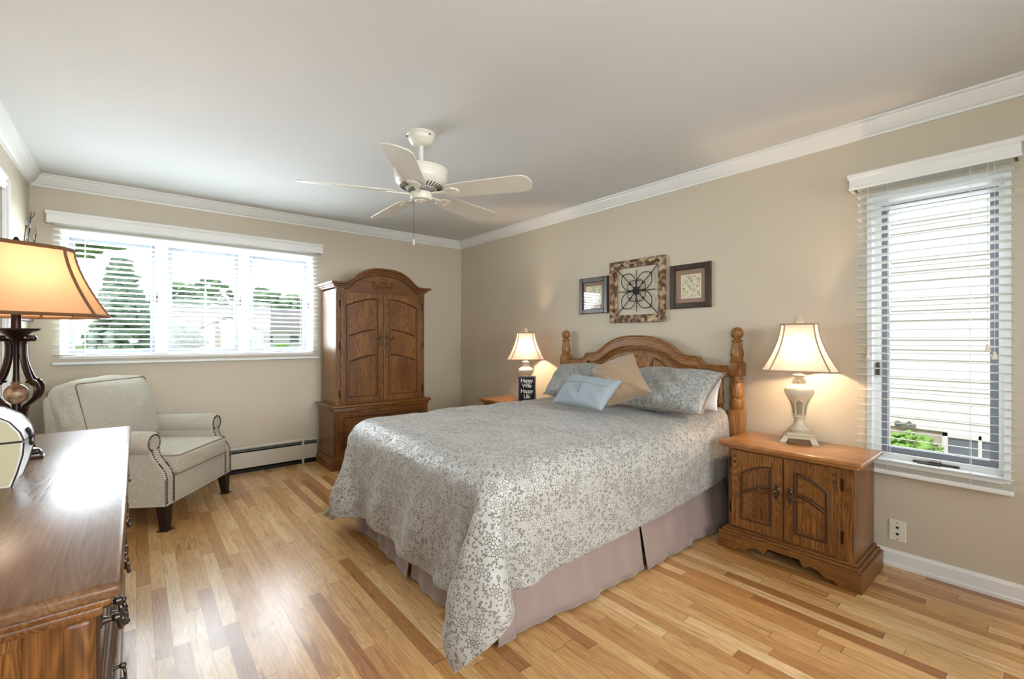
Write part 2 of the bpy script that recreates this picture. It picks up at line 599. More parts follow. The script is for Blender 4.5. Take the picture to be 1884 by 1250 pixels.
def damask(name, base, dark, pale):
    t = NT(name)
    uv = t.n('ShaderNodeUVMap').outputs[0]
    wob = t.n('ShaderNodeTexNoise', Vector=uv, Scale=14.0, Detail=1.0)
    wsc = t.n('ShaderNodeVectorMath', {'operation': 'SCALE'}, i0=wob.outputs[1])
    wsc.inputs['Scale'].default_value = .018
    vec = t.n('ShaderNodeVectorMath', {'operation': 'ADD'}, i0=uv, i1=wsc.outputs[0]).outputs[0]

    def cells(size, rnd):
        vo = t.n('ShaderNodeTexVoronoi', {'voronoi_dimensions': '2D', 'feature': 'F1'}, Vector=vec, Scale=1 / size, Randomness=rnd)
        lc = t.n('ShaderNodeVectorMath', {'operation': 'SUBTRACT'}, i0=vec, i1=vo.outputs['Position'])
        s = t.n('ShaderNodeSeparateXYZ', Vector=lc.outputs[0])
        r = t.math('SQRT', t.math('ADD', t.math('MULTIPLY', s.outputs[0], s.outputs[0]), t.math('MULTIPLY', s.outputs[1], s.outputs[1])))
        a = t.math('ARCTAN2', s.outputs[1], s.outputs[0])
        cs = t.n('ShaderNodeSeparateColor', Color=vo.outputs['Color'])
        return r, a, cs.outputs[0], cs.outputs[1]

    def ring(r, rad, w):
        d = t.math('ABSOLUTE', t.math('SUBTRACT', r, rad))
        return t.math('SUBTRACT', 1.0, t.math('SMOOTHSTEP' if False else 'MINIMUM', t.math('DIVIDE', d, w), 1.0))
    r, a, rn, rn2 = cells(.088, .85)
    pet = t.math('MULTIPLY_ADD', t.math('COSINE', t.math('MULTIPLY', a, 7.0)), .005, .020)
    fl = ring(r, pet, .0036)
    fl = t.math('MAXIMUM', fl, ring(r, .009, .0026))
    fl = t.math('MAXIMUM', fl, t.math('LESS_THAN', r, .0036))
    inside = t.math('LESS_THAN', r, .029)
    r2, a2, q, q2 = cells(.026, 1.0)
    gate = t.math('GREATER_THAN', t.math('SINE', t.math('MULTIPLY_ADD', q, 40.0, a2)), -.45)
    cu = t.math('MULTIPLY', ring(r2, t.math('MULTIPLY_ADD', q2, .003, .0045), .0032), gate)
    cu = t.math('MAXIMUM', cu, t.math('MULTIPLY', t.math('LESS_THAN', r2, .0024), t.math('GREATER_THAN', q, .5)))
    cu = t.math('MULTIPLY', cu, t.math('SUBTRACT', 1.0, inside))
    r3, a3, q3, q4 = cells(.0125, 1.0)
    dots = t.math('MULTIPLY', ring(r3, .0022, .0018), t.math('GREATER_THAN', q3, .55))
    pat = t.math('MAXIMUM', fl, t.math('MAXIMUM', cu, t.math('MULTIPLY', t.math('SUBTRACT', 1.0, inside), dots)))
    big = t.n('ShaderNodeTexNoise', Vector=uv, Scale=5.0, Detail=2.0)
    amt = t.math('MULTIPLY', t.math('MINIMUM', t.math('MULTIPLY', pat, 1.6), 1.0), t.math('MULTIPLY_ADD', big.outputs[0], .5, .55))
    col = t.mix(amt, srgb(*base), srgb(*dark))
    hl = t.math('MULTIPLY', t.math('GREATER_THAN', rn, .55), t.math('MULTIPLY', inside, t.math('SUBTRACT', 1.0, fl)))
    col = t.mix(t.math('MULTIPLY', hl, .5), col, srgb(*pale))
    t.set(Base_Color=col, Roughness=t.math('MULTIPLY_ADD', pat, .2, .42))
    t.b.inputs['Sheen Weight'].default_value = .25
    t.b.inputs['Specular IOR Level'].default_value = .4
    fine = t.n('ShaderNodeTexNoise', Vector=uv, Scale=28.0, Detail=3.0)
    t.bump(t.math('ADD', t.math('MULTIPLY', pat, -.35), fine.outputs[0]), .5, .008)
    return t.m


M['damask'] = damask('silver_floral_damask', (166, 163, 156), (92, 85, 74), (196, 194, 188))
M['damask_sham'] = damask('sham_floral_damask', (164, 166, 163), (102, 98, 90), (190, 190, 186))

# ------------------------------------------------------------------ the room
XL, XR, YB, YR, ZC = -0.60, 3.155, 4.80, -1.60, 2.44
WT = 0.15
W1 = (-0.44, 1.375, 1.075, 2.065)      # back window opening x0 x1 z0 z1
W2 = (0.135, 0.675, 0.545, 2.02)       # right window opening y0 y1 z0 z1
W3 = (0.3, 2.4, 0.9, 2.1)              # opening of the added rear window x0 x1 z0 z1


def wall_with_hole(name, axis, p0, p1, a0, a1, hole, mat):
    b = MB()

    def bx(u0, u1, z0, z1):
        if axis == 'y':
            b.box(u0, u1, p0, p1, z0, z1)
        else:
            b.box(p0, p1, u0, u1, z0, z1)
    h0, h1, z0, z1 = hole
    bx(a0, h0, 0, ZC)
    bx(h1, a1, 0, ZC)
    bx(h0, h1, 0, z0)
    bx(h0, h1, z1, ZC)
    return struct(b.build(name, mat))


struct(MB().box(XL - WT, XR + WT, YR - WT, YB + WT, -.12, 0).build('floor', M['floor']))
struct(MB().box(XL - WT, XR + WT, YR - WT, YB + WT, ZC, ZC + .12).build('ceiling', M['ceiling']))
wall_with_hole('wall_back', 'y', YB, YB + WT, XL - WT, XR + WT, W1, M['wall'])
wall_with_hole('wall_right', 'x', XR, XR + WT, YR, YB, W2, M['wall'])
wall_with_hole('wall_rear', 'y', YR - WT, YR, XL - WT, XR + WT, W3, M['wall'])
DOOR = (3.12, 3.90, 2.10)
W4 = (-1.35, -0.25, 0.9, 2.1)  # opening of the left window added for fill light
wb = MB().box(XL - WT, XL, YR, W4[0], 0, ZC).box(XL - WT, XL, W4[1], DOOR[0], 0, ZC)
wb.box(XL - WT, XL, W4[0], W4[1], 0, W4[2]).box(XL - WT, XL, W4[0], W4[1], W4[3], ZC)
wb.box(XL - WT, XL, DOOR[1], YB, 0, ZC).box(XL - WT, XL, DOOR[0], DOOR[1], DOOR[2], ZC)
struct(wb.build('wall_left', M['wall_left']))

# crown moulding
CP = [(0, 0), (0, -.088), (.010, -.088), (.012, -.076), (.022, -.070), (.040, -.048), (.055, -.026), (.060, -.014), (.072, -.012), (.072, 0)]


def crown(name, p0, p1, inward, m0, m1):
    """p0,p1 wall line points; inward = unit normal into the room; ends mitred"""
    b = MB()
    d = Vector((p1[0] - p0[0], p1[1] - p0[1], 0)).normalized()
    rings = []
    for p, s in ((p0, m0), (p1, m1)):
        rings.append([b.bm.verts.new((p[0] + inward[0] * o + d.x * o * s, p[1] + inward[1] * o + d.y * o * s, ZC + h)) for o, h in CP])
    n = len(CP)
    for i in range(n):
        j = (i + 1) % n
        b.bm.faces.new((rings[0][i], rings[0][j], rings[1][j], rings[1][i]))
    b.bm.faces.new(rings[0])
    b.bm.faces.new(rings[1][::-1])
    return struct(b.build(name, M['white']))


crown('trim_1', (XL, YB), (XR, YB), (0, -1), 1, -1)
crown('trim_2', (XR, YB), (XR, YR), (-1, 0), 1, -1)
crown('trim_3', (XL, YR), (XL, YB), (1, 0), 1, -1)
crown('trim_4', (XR, YR), (XL, YR), (0, 1), 1, -1)


def baseboard(name, axis, p, s, a0, a1):
    prof = [(0, 0), (.019, 0), (.019, .016), (.013, .022), (.013, .072), (.006, .088), (0, .088)]
    if axis == 'x':     # board on a wall of constant x
        b = MB().prism([(p + s * o, h) for o, h in prof], a0, a1, 'y')
    else:
        b = MB().prism([(p + s * o, h) for o, h in prof], a0, a1, 'x')
    return struct(b.build(name, M['white']))


baseboard('baseboard_right', 'x', XR, -1, YR, YB)
baseboard('baseboard_left', 'x', XL, 1, YR, DOOR[0] - .1)
baseboard('baseboard_left.001', 'x', XL, 1, DOOR[1] + .1, YB)
baseboard('baseboard_rear', 'y', YR, 1, XL, XR)

# door in the left wall
dr = struct(bpy.data.objects.new('door_1', None))
COL.objects.link(dr)
dr.location = (XL, (DOOR[0] + DOOR[1]) / 2, 0)
b = MB()
for (y0, y1, z0, z1) in ((DOOR[0] - .09, DOOR[0], 0, DOOR[2] + .09), (DOOR[1], DOOR[1] + .09, 0, DOOR[2] + .09), (DOOR[0], DOOR[1], DOOR[2], DOOR[2] + .09)):
    b.box(XL + .001, XL + .02, y0, y1, z0, z1, .004)
    if y1 - y0 < .2:
        b.box(XL + .001, XL + .03, y0 + .02, y0 + .034, z0, z1 - .02, .004)
        b.box(XL + .001, XL + .03, y0 + .056, y0 + .07, z0, z1 - .02, .004)
    else:
        b.box(XL + .001, XL + .03, y0, y1, z0 + .02, z0 + .034, .004)
        b.box(XL + .001, XL + .03, y0, y1, z0 + .056, z0 + .07, .004)
b.build('casing', M['white'], dr)
b = MB().box(XL - .05, XL - .015, DOOR[0] + .003, DOOR[1] - .003, .008, DOOR[2] - .003)
for z0, z1 in ((.18, .92), (1.08, 1.95)):
    for y0 in (DOOR[0] + .1, DOOR[0] + .43):
        b.box(XL - .02, XL - .008, y0, y0 + .25, z0, z1, .006)
dl = b.build('door_leaf', M['white'], dr)
MB().lathe([(.02, 0), (.02, .006), (.01, .01), (.01, .035), (.024, .045), (.026, .058), (.014, .068), (.003, .07)], (XL - .015, DOOR[0] + .06, 1.0), 16, 'x').build('knob', M['brass'], dl, smooth=True)


# ------------------------------------------------------------------ windows
def window(name, axis, p, sgn, rect, panes, handle=True):
    """p: inner wall plane; sgn: direction outwards; rect: opening; panes: list of (a0,a1,z0,z1) dark glazing frames"""
    w = struct(bpy.data.objects.new(name, None))
    COL.objects.link(w)
    a0, a1, z0, z1 = rect
    w.location = ((a0 + a1) / 2, p, z0) if axis == 'y' else (p, (a0 + a1) / 2, z0)

    def bx(b, u0, u1, d0, d1, h0, h1, bev=0):
        q0, q1 = sorted((p + sgn * d0, p + sgn * d1))
        if axis == 'y':
            b.box(u0, u1, q0, q1, h0, h1, bev)
        else:
            b.box(q0, q1, u0, u1, h0, h1, bev)
    b = MB()      # jambs, head, sill and the fixed white frame filling everything round the sashes
    bx(b, a0 - .002, a0 + .02, -.004, .15, z0, z1)
    bx(b, a1 - .02, a1 + .002, -.004, .15, z0, z1)
    bx(b, a0 + .02, a1 - .02, -.004, .15, z1 - .02, z1 + .002)
    bx(b, a0 + .02, a1 - .02, -.018, .15, z0 - .002, z0 + .02)
    xs = [a0] + sum([[q[0], q[1]] for q in panes], []) + [a1]
    zz0, zz1 = panes[0][2], panes[0][3]
    for i in range(0, len(xs), 2):
        bx(b, xs[i], xs[i + 1], .07, .125, zz0, zz1)
    bx(b, a0, a1, .07, .125, z0, zz0)
    bx(b, a0, a1, .07, .125, zz1, z1)
    b.build('window_frame', M['white'], w)
    for q0, q1, h0, h1 in panes:
        b = MB()
        t = .03
        bx(b, q0, q0 + t, .082, .115, h0, h1)
        bx(b, q1 - t, q1, .082, .115, h0, h1)
        bx(b, q0 + t, q1 - t, .082, .115, h0, h0 + t)
        bx(b, q0 + t, q1 - t, .082, .115, h1 - t, h1)
        s = b.build('sash', M['gasket'], w)
        b = MB()
        bx(b, q0 + t, q1 - t, .098, .102, h0 + t, h1 - t)
        b.build('pane', M['glass'], s)
        if handle:
            m = (q0 + q1) / 2
            b = MB()
            bx(b, m - .09, m + .09, .06, .07, h0 - .03, h0 - .018, .003)
            bx(b, m - .022, m + .022, .045, .07, h0 - .036, h0 - .008, .006)
            bx(b, m - .002, m + .07, .04, .047, h0 - .03, h0 - .02, .003)
            b.build('crank_handle', M['pewter'], w)
            b = MB()
            bx(b, q1 + .004, q1 + .02, .05, .072, h0 + .42, h0 + .5, .004)
            b.build('latch', M['pewter'], w)
    return w


zw0, zw1 = 1.115, 2.015
window('window_1', 'y', YB, 1, W1, [(-.398, .125, zw0, zw1), (.212, .735, zw0, zw1), (.827, 1.335, zw0, zw1)])
window('window_2', 'x', XR, 1, W2, [(.177, .628, .595, 1.975)])
window('added_window_left', 'x', XL, -1, W4, [(-1.31, -.29, .95, 2.05)], handle=False)  # made-up left window, added to bring in more fill
window('added_window_rear', 'y', YR, -1, W3, [(.34, 1.33, .95, 2.05), (1.37, 2.36, .95, 2.05)], handle=False)  # made-up rear window, added to house the fill lamp


def blind(label, axis, p, sgn, a0, a1, ztop, zbot, cords, tassels):
    """venetian blind on the wall face at p; sgn points outwards"""
    root = thing('venetian_blind', label, 'blind', ((a0 + a1) / 2, p, zbot) if axis == 'y' else (p, (a0 + a1) / 2, zbot))
    D = .032          # slat centre distance from wall, room side

    def bx(b, u0, u1, d0, d1, h0, h1, bev=0):
        q0, q1 = sorted((p - sgn * d0, p - sgn * d1))
        if axis == 'y':
            b.box(u0, u1, q0, q1, h0, h1, bev)
        else:
            b.box(q0, q1, u0, u1, h0, h1, bev)
    # valance with moulded profile and returns
    v0, v1 = a0 - .024, a1 + .024
    prof = [(.088, 0), (.098, 0), (.101, .012), (.098, .018), (.098, .058), (.106, .068), (.110, .082), (.104, .088), (.088, .088)]
    b = MB()
    pl = [(p - sgn * d, ztop + h) for d, h in prof]
    b.prism([(q, h) for q, h in pl], v0, v1, 'x' if axis == 'y' else 'y')
    for e0, e1 in ((v0, v0 + .012), (v1 - .012, v1)):
        bx(b, e0, e1, .0, .09, ztop, ztop + .088)
    for e0, e1 in ((v0 - .008, v0 + .002), (v1 - .002, v1 + .008)):
        bx(b, e0, e1, .0, .108, ztop + .062, ztop + .088, .003)
        bx(b, e0 + (.004 if e0 < a0 else 0), e1 - (0 if e0 < a0 else .004), .0, .1, ztop, ztop + .014, .003)
    b.build('valance', M['white'], root)
    b = MB()
    bx(b, a0, a1, .015, .07, ztop + .02, ztop + .07, .003)
    b.build('head_rail', M['blind'], root)
    n = int(round((ztop - zbot - .03) / .0415))
    dz = (ztop + .005 - zbot - .03) / n
    tilt = R(8)
    for k in range(1, n + 1):
        zc = zbot + .03 + dz * k
        b = MB()
        b.box(a0, a1, -.025, .025, -.0015, .0015, .001, 1)
        # outer edge lower than the room edge
        b.xform(Matrix.Translation((0, p - sgn * D, zc)) @ Matrix.Rotation(-sgn * tilt, 4, 'X')) if axis == 'y' else \
            b.xform(Matrix.Translation((p - sgn * D, 0, zc)) @ Matrix.Rotation(-PI / 2, 4, 'Z') @ Matrix.Diagonal((-1, 1, 1, 1)) @ Matrix.Rotation(-sgn * tilt, 4, 'X'))
        b.build('slat', M['blind'], root)
    b = MB()
    bx(b, a0, a1, .008, .056, zbot, zbot + .022, .004)
    b.build('bottom_rail', M['blind'], root)
    for c in cords:
        b = MB()
        for d in (.004, .060):
            q = p - sgn * d
            pts = [(c, q, zbot + .01), (c, q, ztop + .03)] if axis == 'y' else [(q, c, zbot + .01), (q, c, ztop + .03)]
            b.tube(pts, .0011, 5)
        b.build('ladder_cord', M['blind'], root)
    for c, zt in tassels:
        q = p - sgn * .066
        P = (lambda z: (c, q, z)) if axis == 'y' else (lambda z: (q, c, z))
        cd = MB().tube([P(zt), P(ztop + .03)], .001, 5).build('pull_cord', M['blind'], root)
        MB().lathe([(.003, .034), (.006, .03), (.005, .02), (.010, .006), (.012, 0), (.009, -.004)], P(zt - .03), 14).build('tassel', M['plate'], cd, smooth=True)
    return root


blind('wide white slatted blind with moulded valance over the three-part window', 'y', YB, 1, -.478, 1.418, 2.082, 1.03,
      (-.30, .10, .47, .83, 1.26), ())
blind('tall narrow white slatted blind over the window beside the nightstand', 'x', XR, 1, .122, .712, 2.052, .500,
      (.575, .265), ((.66, 1.15), (.205, 1.20), (.183, 1.165)))

# baseboard heater under the wide window
h = thing('baseboard_heater', 'long low cream metal heater along the wall under the wide window', 'heater', (.9, YB, 0))
prof = [(YB, .24), (YB - .045, .24), (YB - .066, .228), (YB - .066, .222), (YB - .048, .224), (YB - .04, .222), (YB - .006, .222), (YB - .006, .03), (YB, .03)]
MB().prism(prof, -.5, 1.395, 'x').build('back_panel', M['heater'], h)
MB().box(-.5, 1.395, YB - .069, YB - .064, .045, .185, .002).build('front_panel', M['heater'], h)
MB().box(-.5, 1.395, YB - .056, YB - .02, .196, .204).build('damper', M['heater_grey'], h)
MB().box(-.5, 1.395, YB - .05, YB - .008, .06, .19).build('fin_core', M['dark'], h)
MB().box(-.5, 1.395, YB - .062, YB - .004, .0, .028).build('toe_gap', M['dark'], h)  # solid dark block standing in for shade under the heater
MB().box(1.255, 1.275, YB - .071, YB - .0, .0, .243, .002).build('splice_plate', M['heater'], h)

# wall jack by the nightstand
j = thing('wall_jack', 'ivory wall plate with two small jacks low on the wall under the tall blind', 'wall plate', (XR, .545, .194))
MB().box(XR - .006, XR, .510, .580, .137, .251, .003).build('cover_plate', M['plate'], j)
for z in (.176, .211):
    MB().prism([(.5385, z + .006), (.5515, z + .006), (.5515, z - .002), (.545, z - .008), (.5385, z - .002)], XR - .0068, XR - .002, 'x').build('jack', M['dark'], j)
for z in (.150, .238):
    MB().lathe([(.003, 0), (.003, .0015), (.001, .002)], (XR - .0075, .545, z), 10, 'x').build('screw', M['pewter'], j)

# ------------------------------------------------------------------ ceiling fan
FX, FY = 1.300, 2.405
fan = thing('ceiling_fan', 'ivory five-blade ceiling fan hanging over the foot of the bed', 'ceiling fan', (FX, FY, ZC))
c0 = (FX, FY, 0)
can = MB().lathe([(.083, 2.44), (.083, 2.428), (.078, 2.424), (.078, 2.412), (.072, 2.398), (.068, 2.395), (.062, 2.382), (.042, 2.371), (.018, 2.369)], c0, 32).build('canopy', M['fan_white'], fan, smooth=True)
for a in (40, 160, 280):
    MB().ball((FX + .081 * math.cos(R(a)), FY + .081 * math.sin(R(a)), 2.418), .005, 8, 6).build('screw', M['dark'], can)
MB().lathe([(.0135, 2.370), (.0135, 2.272), (.022, 2.268), (.026, 2.252), (.034, 2.242), (.034, 2.232)], c0, 20).build('downrod', M['fan_white'], fan, smooth=True)
mot = MB().lathe([(.03, 2.242), (.09, 2.240), (.140, 2.232), (.157, 2.224), (.157, 2.217), (.153, 2.212), (.155, 2.178), (.150, 2.158), (.132, 2.134), (.094, 2.116), (.07, 2.110)], c0, 48).build('motor_housing', M['fan_white'], fan, smooth=True)
b = MB()
for k in range(36):
    a = 2 * PI * k / 36
    t = MB()
    t.box(-.018, .018, -.0026, .0026, -.004, .004)
    t.xform(Matrix.Translation((FX, FY, 2.1245)) @ Matrix.Rotation(a, 4, 'Z') @ Matrix.Translation((.108, 0, .0)) @ Matrix.Rotation(R(-25), 4, 'Y'))
    b._add(t.bm)
b.build('vent_slots', M['dark'], mot)
MB().lathe([(.075, 2.112), (.075, 2.094), (.066, 2.093), (.066, 2.09)], c0, 32).build('flywheel', M['heater_grey'], fan, smooth=True)
sw = MB().lathe([(.064, 2.094), (.066, 2.088), (.066, 2.062), (.06, 2.050), (.035, 2.045), (.033, 2.042), (.018, 2.040), (.012, 2.036), (.003, 2.034)], c0, 32).build('switch_housing', M['fan_white'], fan, smooth=True)
BZ = 2.088
prof = [(.160, -.046), (.152, -.02), (.152, .02), (.160, .046), (.18, .062), (.30, .071), (.60, .080), (.638, .076), (.660, .060), (.673, .030), (.678, 0), (.673, -.030), (.660, -.060), (.638, -.076), (.60, -.080), (.30, -.071), (.18, -.062)]
for k in range(5):
    a = 15.5 + 72 * k
    Mx = Matrix.Translation((FX, FY, BZ)) @ Matrix.Rotation(R(a), 4, 'Z') @ Matrix.Rotation(R(-14), 4, 'X')
    bl = MB().prism(prof, -.003, .003, 'z').xform(Mx).build('blade', M['blade'], fan, bevel=.0015)
    t = MB()
    t.prism([(.15, -.014), (.165, -.030), (.205, -.040), (.232, -.022), (.245, 0), (.232, .022), (.205, .040), (.165, .030), (.15, .014)], -.010, -.003, 'z')
    t.box(.06, .16, -.012, .012, -.012, -.001, .004)
    t.box(.21, .235, -.03, .03, -.013, -.008, .003)
    t.xform(Mx)
    t.build('blade_arm', M['fan_white'], bl)
pc = (FX - .044 * .769, FY + .044 * .639)
ch = MB().tube([(pc[0], pc[1], 2.05), (pc[0], pc[1], 1.815)], .0012, 6).build('pull_chain', M['pewter'], fan)
MB().lathe([(.002, 1.818), (.005, 1.812), (.004, 1.80), (.006, 1.79), (.003, 1.785)], (pc[0], pc[1], 0), 10).build('chain_pull', M['fan_white'], ch, smooth=True)

# ------------------------------------------------------------------ bed
HX = 3.085
P0, P1 = 1.36, 2.92
YM = (P0 + P1) / 2
bed = thing('bed', 'oak bed with arched spindle headboard and turned posts against the right wall', 'bed', (HX, YM, 0))
post_prof = [(.03, 0), (.036, .02), (.04, .05), (.04, .36)]
for y in (P0, P1):
    b = MB()
    b.lathe([(.034, .76), (.042, .772), (.045, .80), (.043, .825), (.036, .832), (.036, .838), (.043, .845), (.044, .885), (.038, .93), (.034, .938), (.042, .945), (.042, .958), (.034, .965), (.034, .985)], (HX, y, 0), 20)
    b.lathe([(.032, 1.07), (.040, 1.078), (.042, 1.088), (.036, 1.096), (.038, 1.104), (.042, 1.118), (.042, 1.132), (.034, 1.166), (.030, 1.20), (.036, 1.208), (.036, 1.218), (.020, 1.224), (.020, 1.228), (.032, 1.236), (.039, 1.254), (.040, 1.268), (.036, 1.285), (.022, 1.301), (.004, 1.306)], (HX, y, 0), 20)
    for z0, z1 in ((.10, .76), (.978, 1.075)):
        b.box(HX - .043, HX + .043, y - .043, y + .043, z0, z1, .012, 2)
    b.lathe([(.03, 0), (.042, .02), (.042, .08), (.034, .10)], (HX, y, 0), 16)
    b.build('post', M['head_z'], bed, smooth=True)
# top rail outline (half, from centre out): dy, z
half_top = spline([(0, 1.253), (.10, 1.249), (.20, 1.228), (.29, 1.186), (.36, 1.136), (.41, 1.112), (.455, 1.105)], 5) + \
    [Vector(v) for v in ((.505, 1.105), (.520, 1.098))] + spline([(.535, 1.075), (.56, 1.056), (.60, 1.048), (.66, 1.046), (.745, 1.046)], 4)
half_bot = []
for v in half_top:
    d, z = v
    if d < .46:
        n = .088
        k = min(1, d / .46)
        half_bot.append(Vector((d * (1 - .07 * (1 - k)), z - n + .012 * k)))
    else:
        half_bot.append(Vector((d - .012, z - .072)))
top = [(YM - v[0], v[1]) for v in reversed(half_top)] + [(YM + v[0], v[1]) for v in half_top[1:]]
bot = [(YM - v[0], v[1]) for v in reversed(half_bot)] + [(YM + v[0], v[1]) for v in half_bot[1:]]
b = MB().strip(top, bot, HX - .020, HX + .020, 'x')
b.build('top_rail', M['head_y'], bed, weld=True, smooth=True)
# moulded edge lines of the rail
b = MB()
b.tube([(HX - .021, y, z - .004) for y, z in top], .0075, 6)
b.tube([(HX - .021, y, z - .026) for y, z in top], .0032, 6)
b.tube([(HX - .021, y, z + .004) for y, z in bot], .006, 6)
b.build('rail_moulding', M['head_y'], bed, smooth=True)
# arched panel under the rail
pt = [(YM - v[0], v[1] + .01) for v in reversed(half_bot) if v[0] < .50] + [(YM + v[0], v[1] + .01) for v in half_bot[1:] if v[0] < .50]
pb = [(y, .80) for y, z in pt]
pan = MB().strip(pt, pb, HX - .006, HX + .010, 'x').build('arched_panel', M['head_z'], bed, weld=True)
b = MB()
ar = [(y, z - .028) for y, z in pt if abs(y - YM) < .43]
b.tube([(HX - .008, y, z) for y, z in ar], .007, 6)
b.tube([(HX - .008, y, z - .022) for y, z in ar], .004, 6)
b.build('arch_moulding', M['head_y'], pan, smooth=True)
b = MB()
sp_ = spline([(y, z - .011) for y, z in ar], 3)
for v in sp_:
    b.ball((HX - .008, v[0], v[1]), .0045, 6, 4)
b.build('bead_row', M['head_y'], pan, smooth=True)
b = MB().lathe([(.002, .016), (.04, .013), (.05, .008), (.055, .010), (.062, .006), (.064, 0)], (0, 0, 0), 32)
for k in range(7):
    a = 2 * PI * k / 7
    b.ball((.024 * math.cos(a), .024 * math.sin(a), .012), .013, 10, 6, (1, 1, .5))
b.ball((0, 0, .014), .010, 10, 6)
b.xform(Matrix.Translation((HX - .006, YM, 1.02)) @ Matrix.Rotation(-PI / 2, 4, 'Y') @ Matrix.Diagonal((1.25, .85, 1, 1)))
b.build('carved_medallion', M['head_y'], pan, smooth=True)
for s in (-1, 1):
    b = MB()
    tri = [(.13, 1.03), (.16, 1.08), (.22, 1.05), (.28, 1.0), (.36, .93), (.14, .93)]
    b.tube([(HX - .007, YM + s * d, z) for d, z in tri], .004, 6, closed=True)
    b.build('panel_moulding', M['oak_dark'], pan)
# lower rail, spindles
MB().box(HX - .018, HX + .018, P0, P1, .66, .74, .004).build('lower_rail', M['head_y'], bed)
spin = [(.012, .735), (.018, .742), (.022, .755), (.016, .765), (.016, .77), (.024, .78), (.026, .80), (.024, .83), (.020, .90), (.019, .935), (.015, .942), (.020, .95), (.020, .958), (.013, .965), (.013, 1.0)]
for dy in (.668, .55):
    for s in (-1, 1):
        MB().lathe(spin, (HX, YM + s * dy, 0), 14).build('spindle', M['head_z'], bed, smooth=True)
for s in (-1, 1):
    y = YM + s * .64
    MB().box(1.2, HX - .04, y - .012, y + .012, .20, .33).build('side_rail', M['head_y'], bed)
MB().box(1.16, HX - .02, P0 + .12, P1 - .12, .16, .38, .02).build('box_base', M['sheet'], bed)
for x in (1.35, 2.0, 2.7):
    for s in (-1, 1):
        MB().box(x - .03, x + .03, YM + s * .6 - .03, YM + s * .6 + .03, 0, .17).build('support_leg', M['leg_dark'], bed)

mt = MB().box(1.115, 3.035, 1.455, 2.865, .382, .668, .08, 5)
tag(mt.build('mattress', M['sheet'], None, smooth=True), 'white mattress on the oak bed under the silver comforter', 'mattress')

# skirt: pleated panels hanging round the base
def skirt_panel(path, seed, zt=.40):
    """path: list of (x,y,nx,ny,flare) along the hem"""
    rng = random.Random(seed)
    b = MB()
    n = len(path)
    zs = [zt, .33, .26, .18, .10, .05, .012]
    ph = rng.uniform(0, 6)
    rows = []
    for i, (x, y, nx, ny, fl, u) in enumerate(path):
        col = []
        for z in zs:
            k = (zt - z) / zt
            w = .007 * math.sin(u * 19 + ph) + .005 * math.sin(u * 43 + 2 * ph) + .011 * math.sin(u * 6.5 + ph)
            o = fl * k + w * k ** 1.2
            col.append(b.bm.verts.new((x + nx * o, y + ny * o, z)))
        rows.append(col)
    for a, c in zip(rows, rows[1:]):
        for k in range(len(zs) - 1):
            b.bm.faces.new((a[k], a[k + 1], c[k + 1], c[k]))
    return b


sk = thing('bed_skirt', 'mauve satin bed skirt with split pleats hanging to the floor under the comforter', 'bed skirt', (2.05, YM, 0))


def line_path(x0, y0, x1, y1, nx, ny, f0, f1, n=60):
    L = math.hypot(x1 - x0, y1 - y0)
    return [(x0 + (x1 - x0) * k / n, y0 + (y1 - y0) * k / n, nx, ny, f0 + (f1 - f0) * k / n, L * k / n) for k in range(n + 1)]


for i, pth in enumerate((line_path(1.125, 1.448, 2.06, 1.448, 0, -1, .02, .075), line_path(2.07, 1.448, 3.03, 1.448, 0, -1, .06, .085),
                         line_path(1.12, 1.455, 1.12, 2.10, -1, 0, .03, .05), line_path(1.12, 2.10, 1.12, 2.87, -1, 0, .05, .02),
                         line_path(1.13, 2.875, 3.0, 2.875, 0, 1, .02, .03))):
    o = skirt_panel(pth, i).build('skirt_panel', M['skirt'], sk, smooth=True)
    m = o.modifiers.new('thick', 'SOLIDIFY')
    m.thickness = .003
for x, y, dx, dy in ((1.13, 1.452, -.035, -.05),):
    b = skirt_panel([(x + .10 * math.cos(R(t)) * 0 + (1 - k / 10) * .0 + k * .009, y, dx, dy, 1.0, k * .02) for k, t in enumerate(range(0, 110, 10))], 9)
    o = b.build('corner_flap', M['skirt'], sk, smooth=True)
    o.modifiers.new('thick', 'SOLIDIFY').thickness = .003

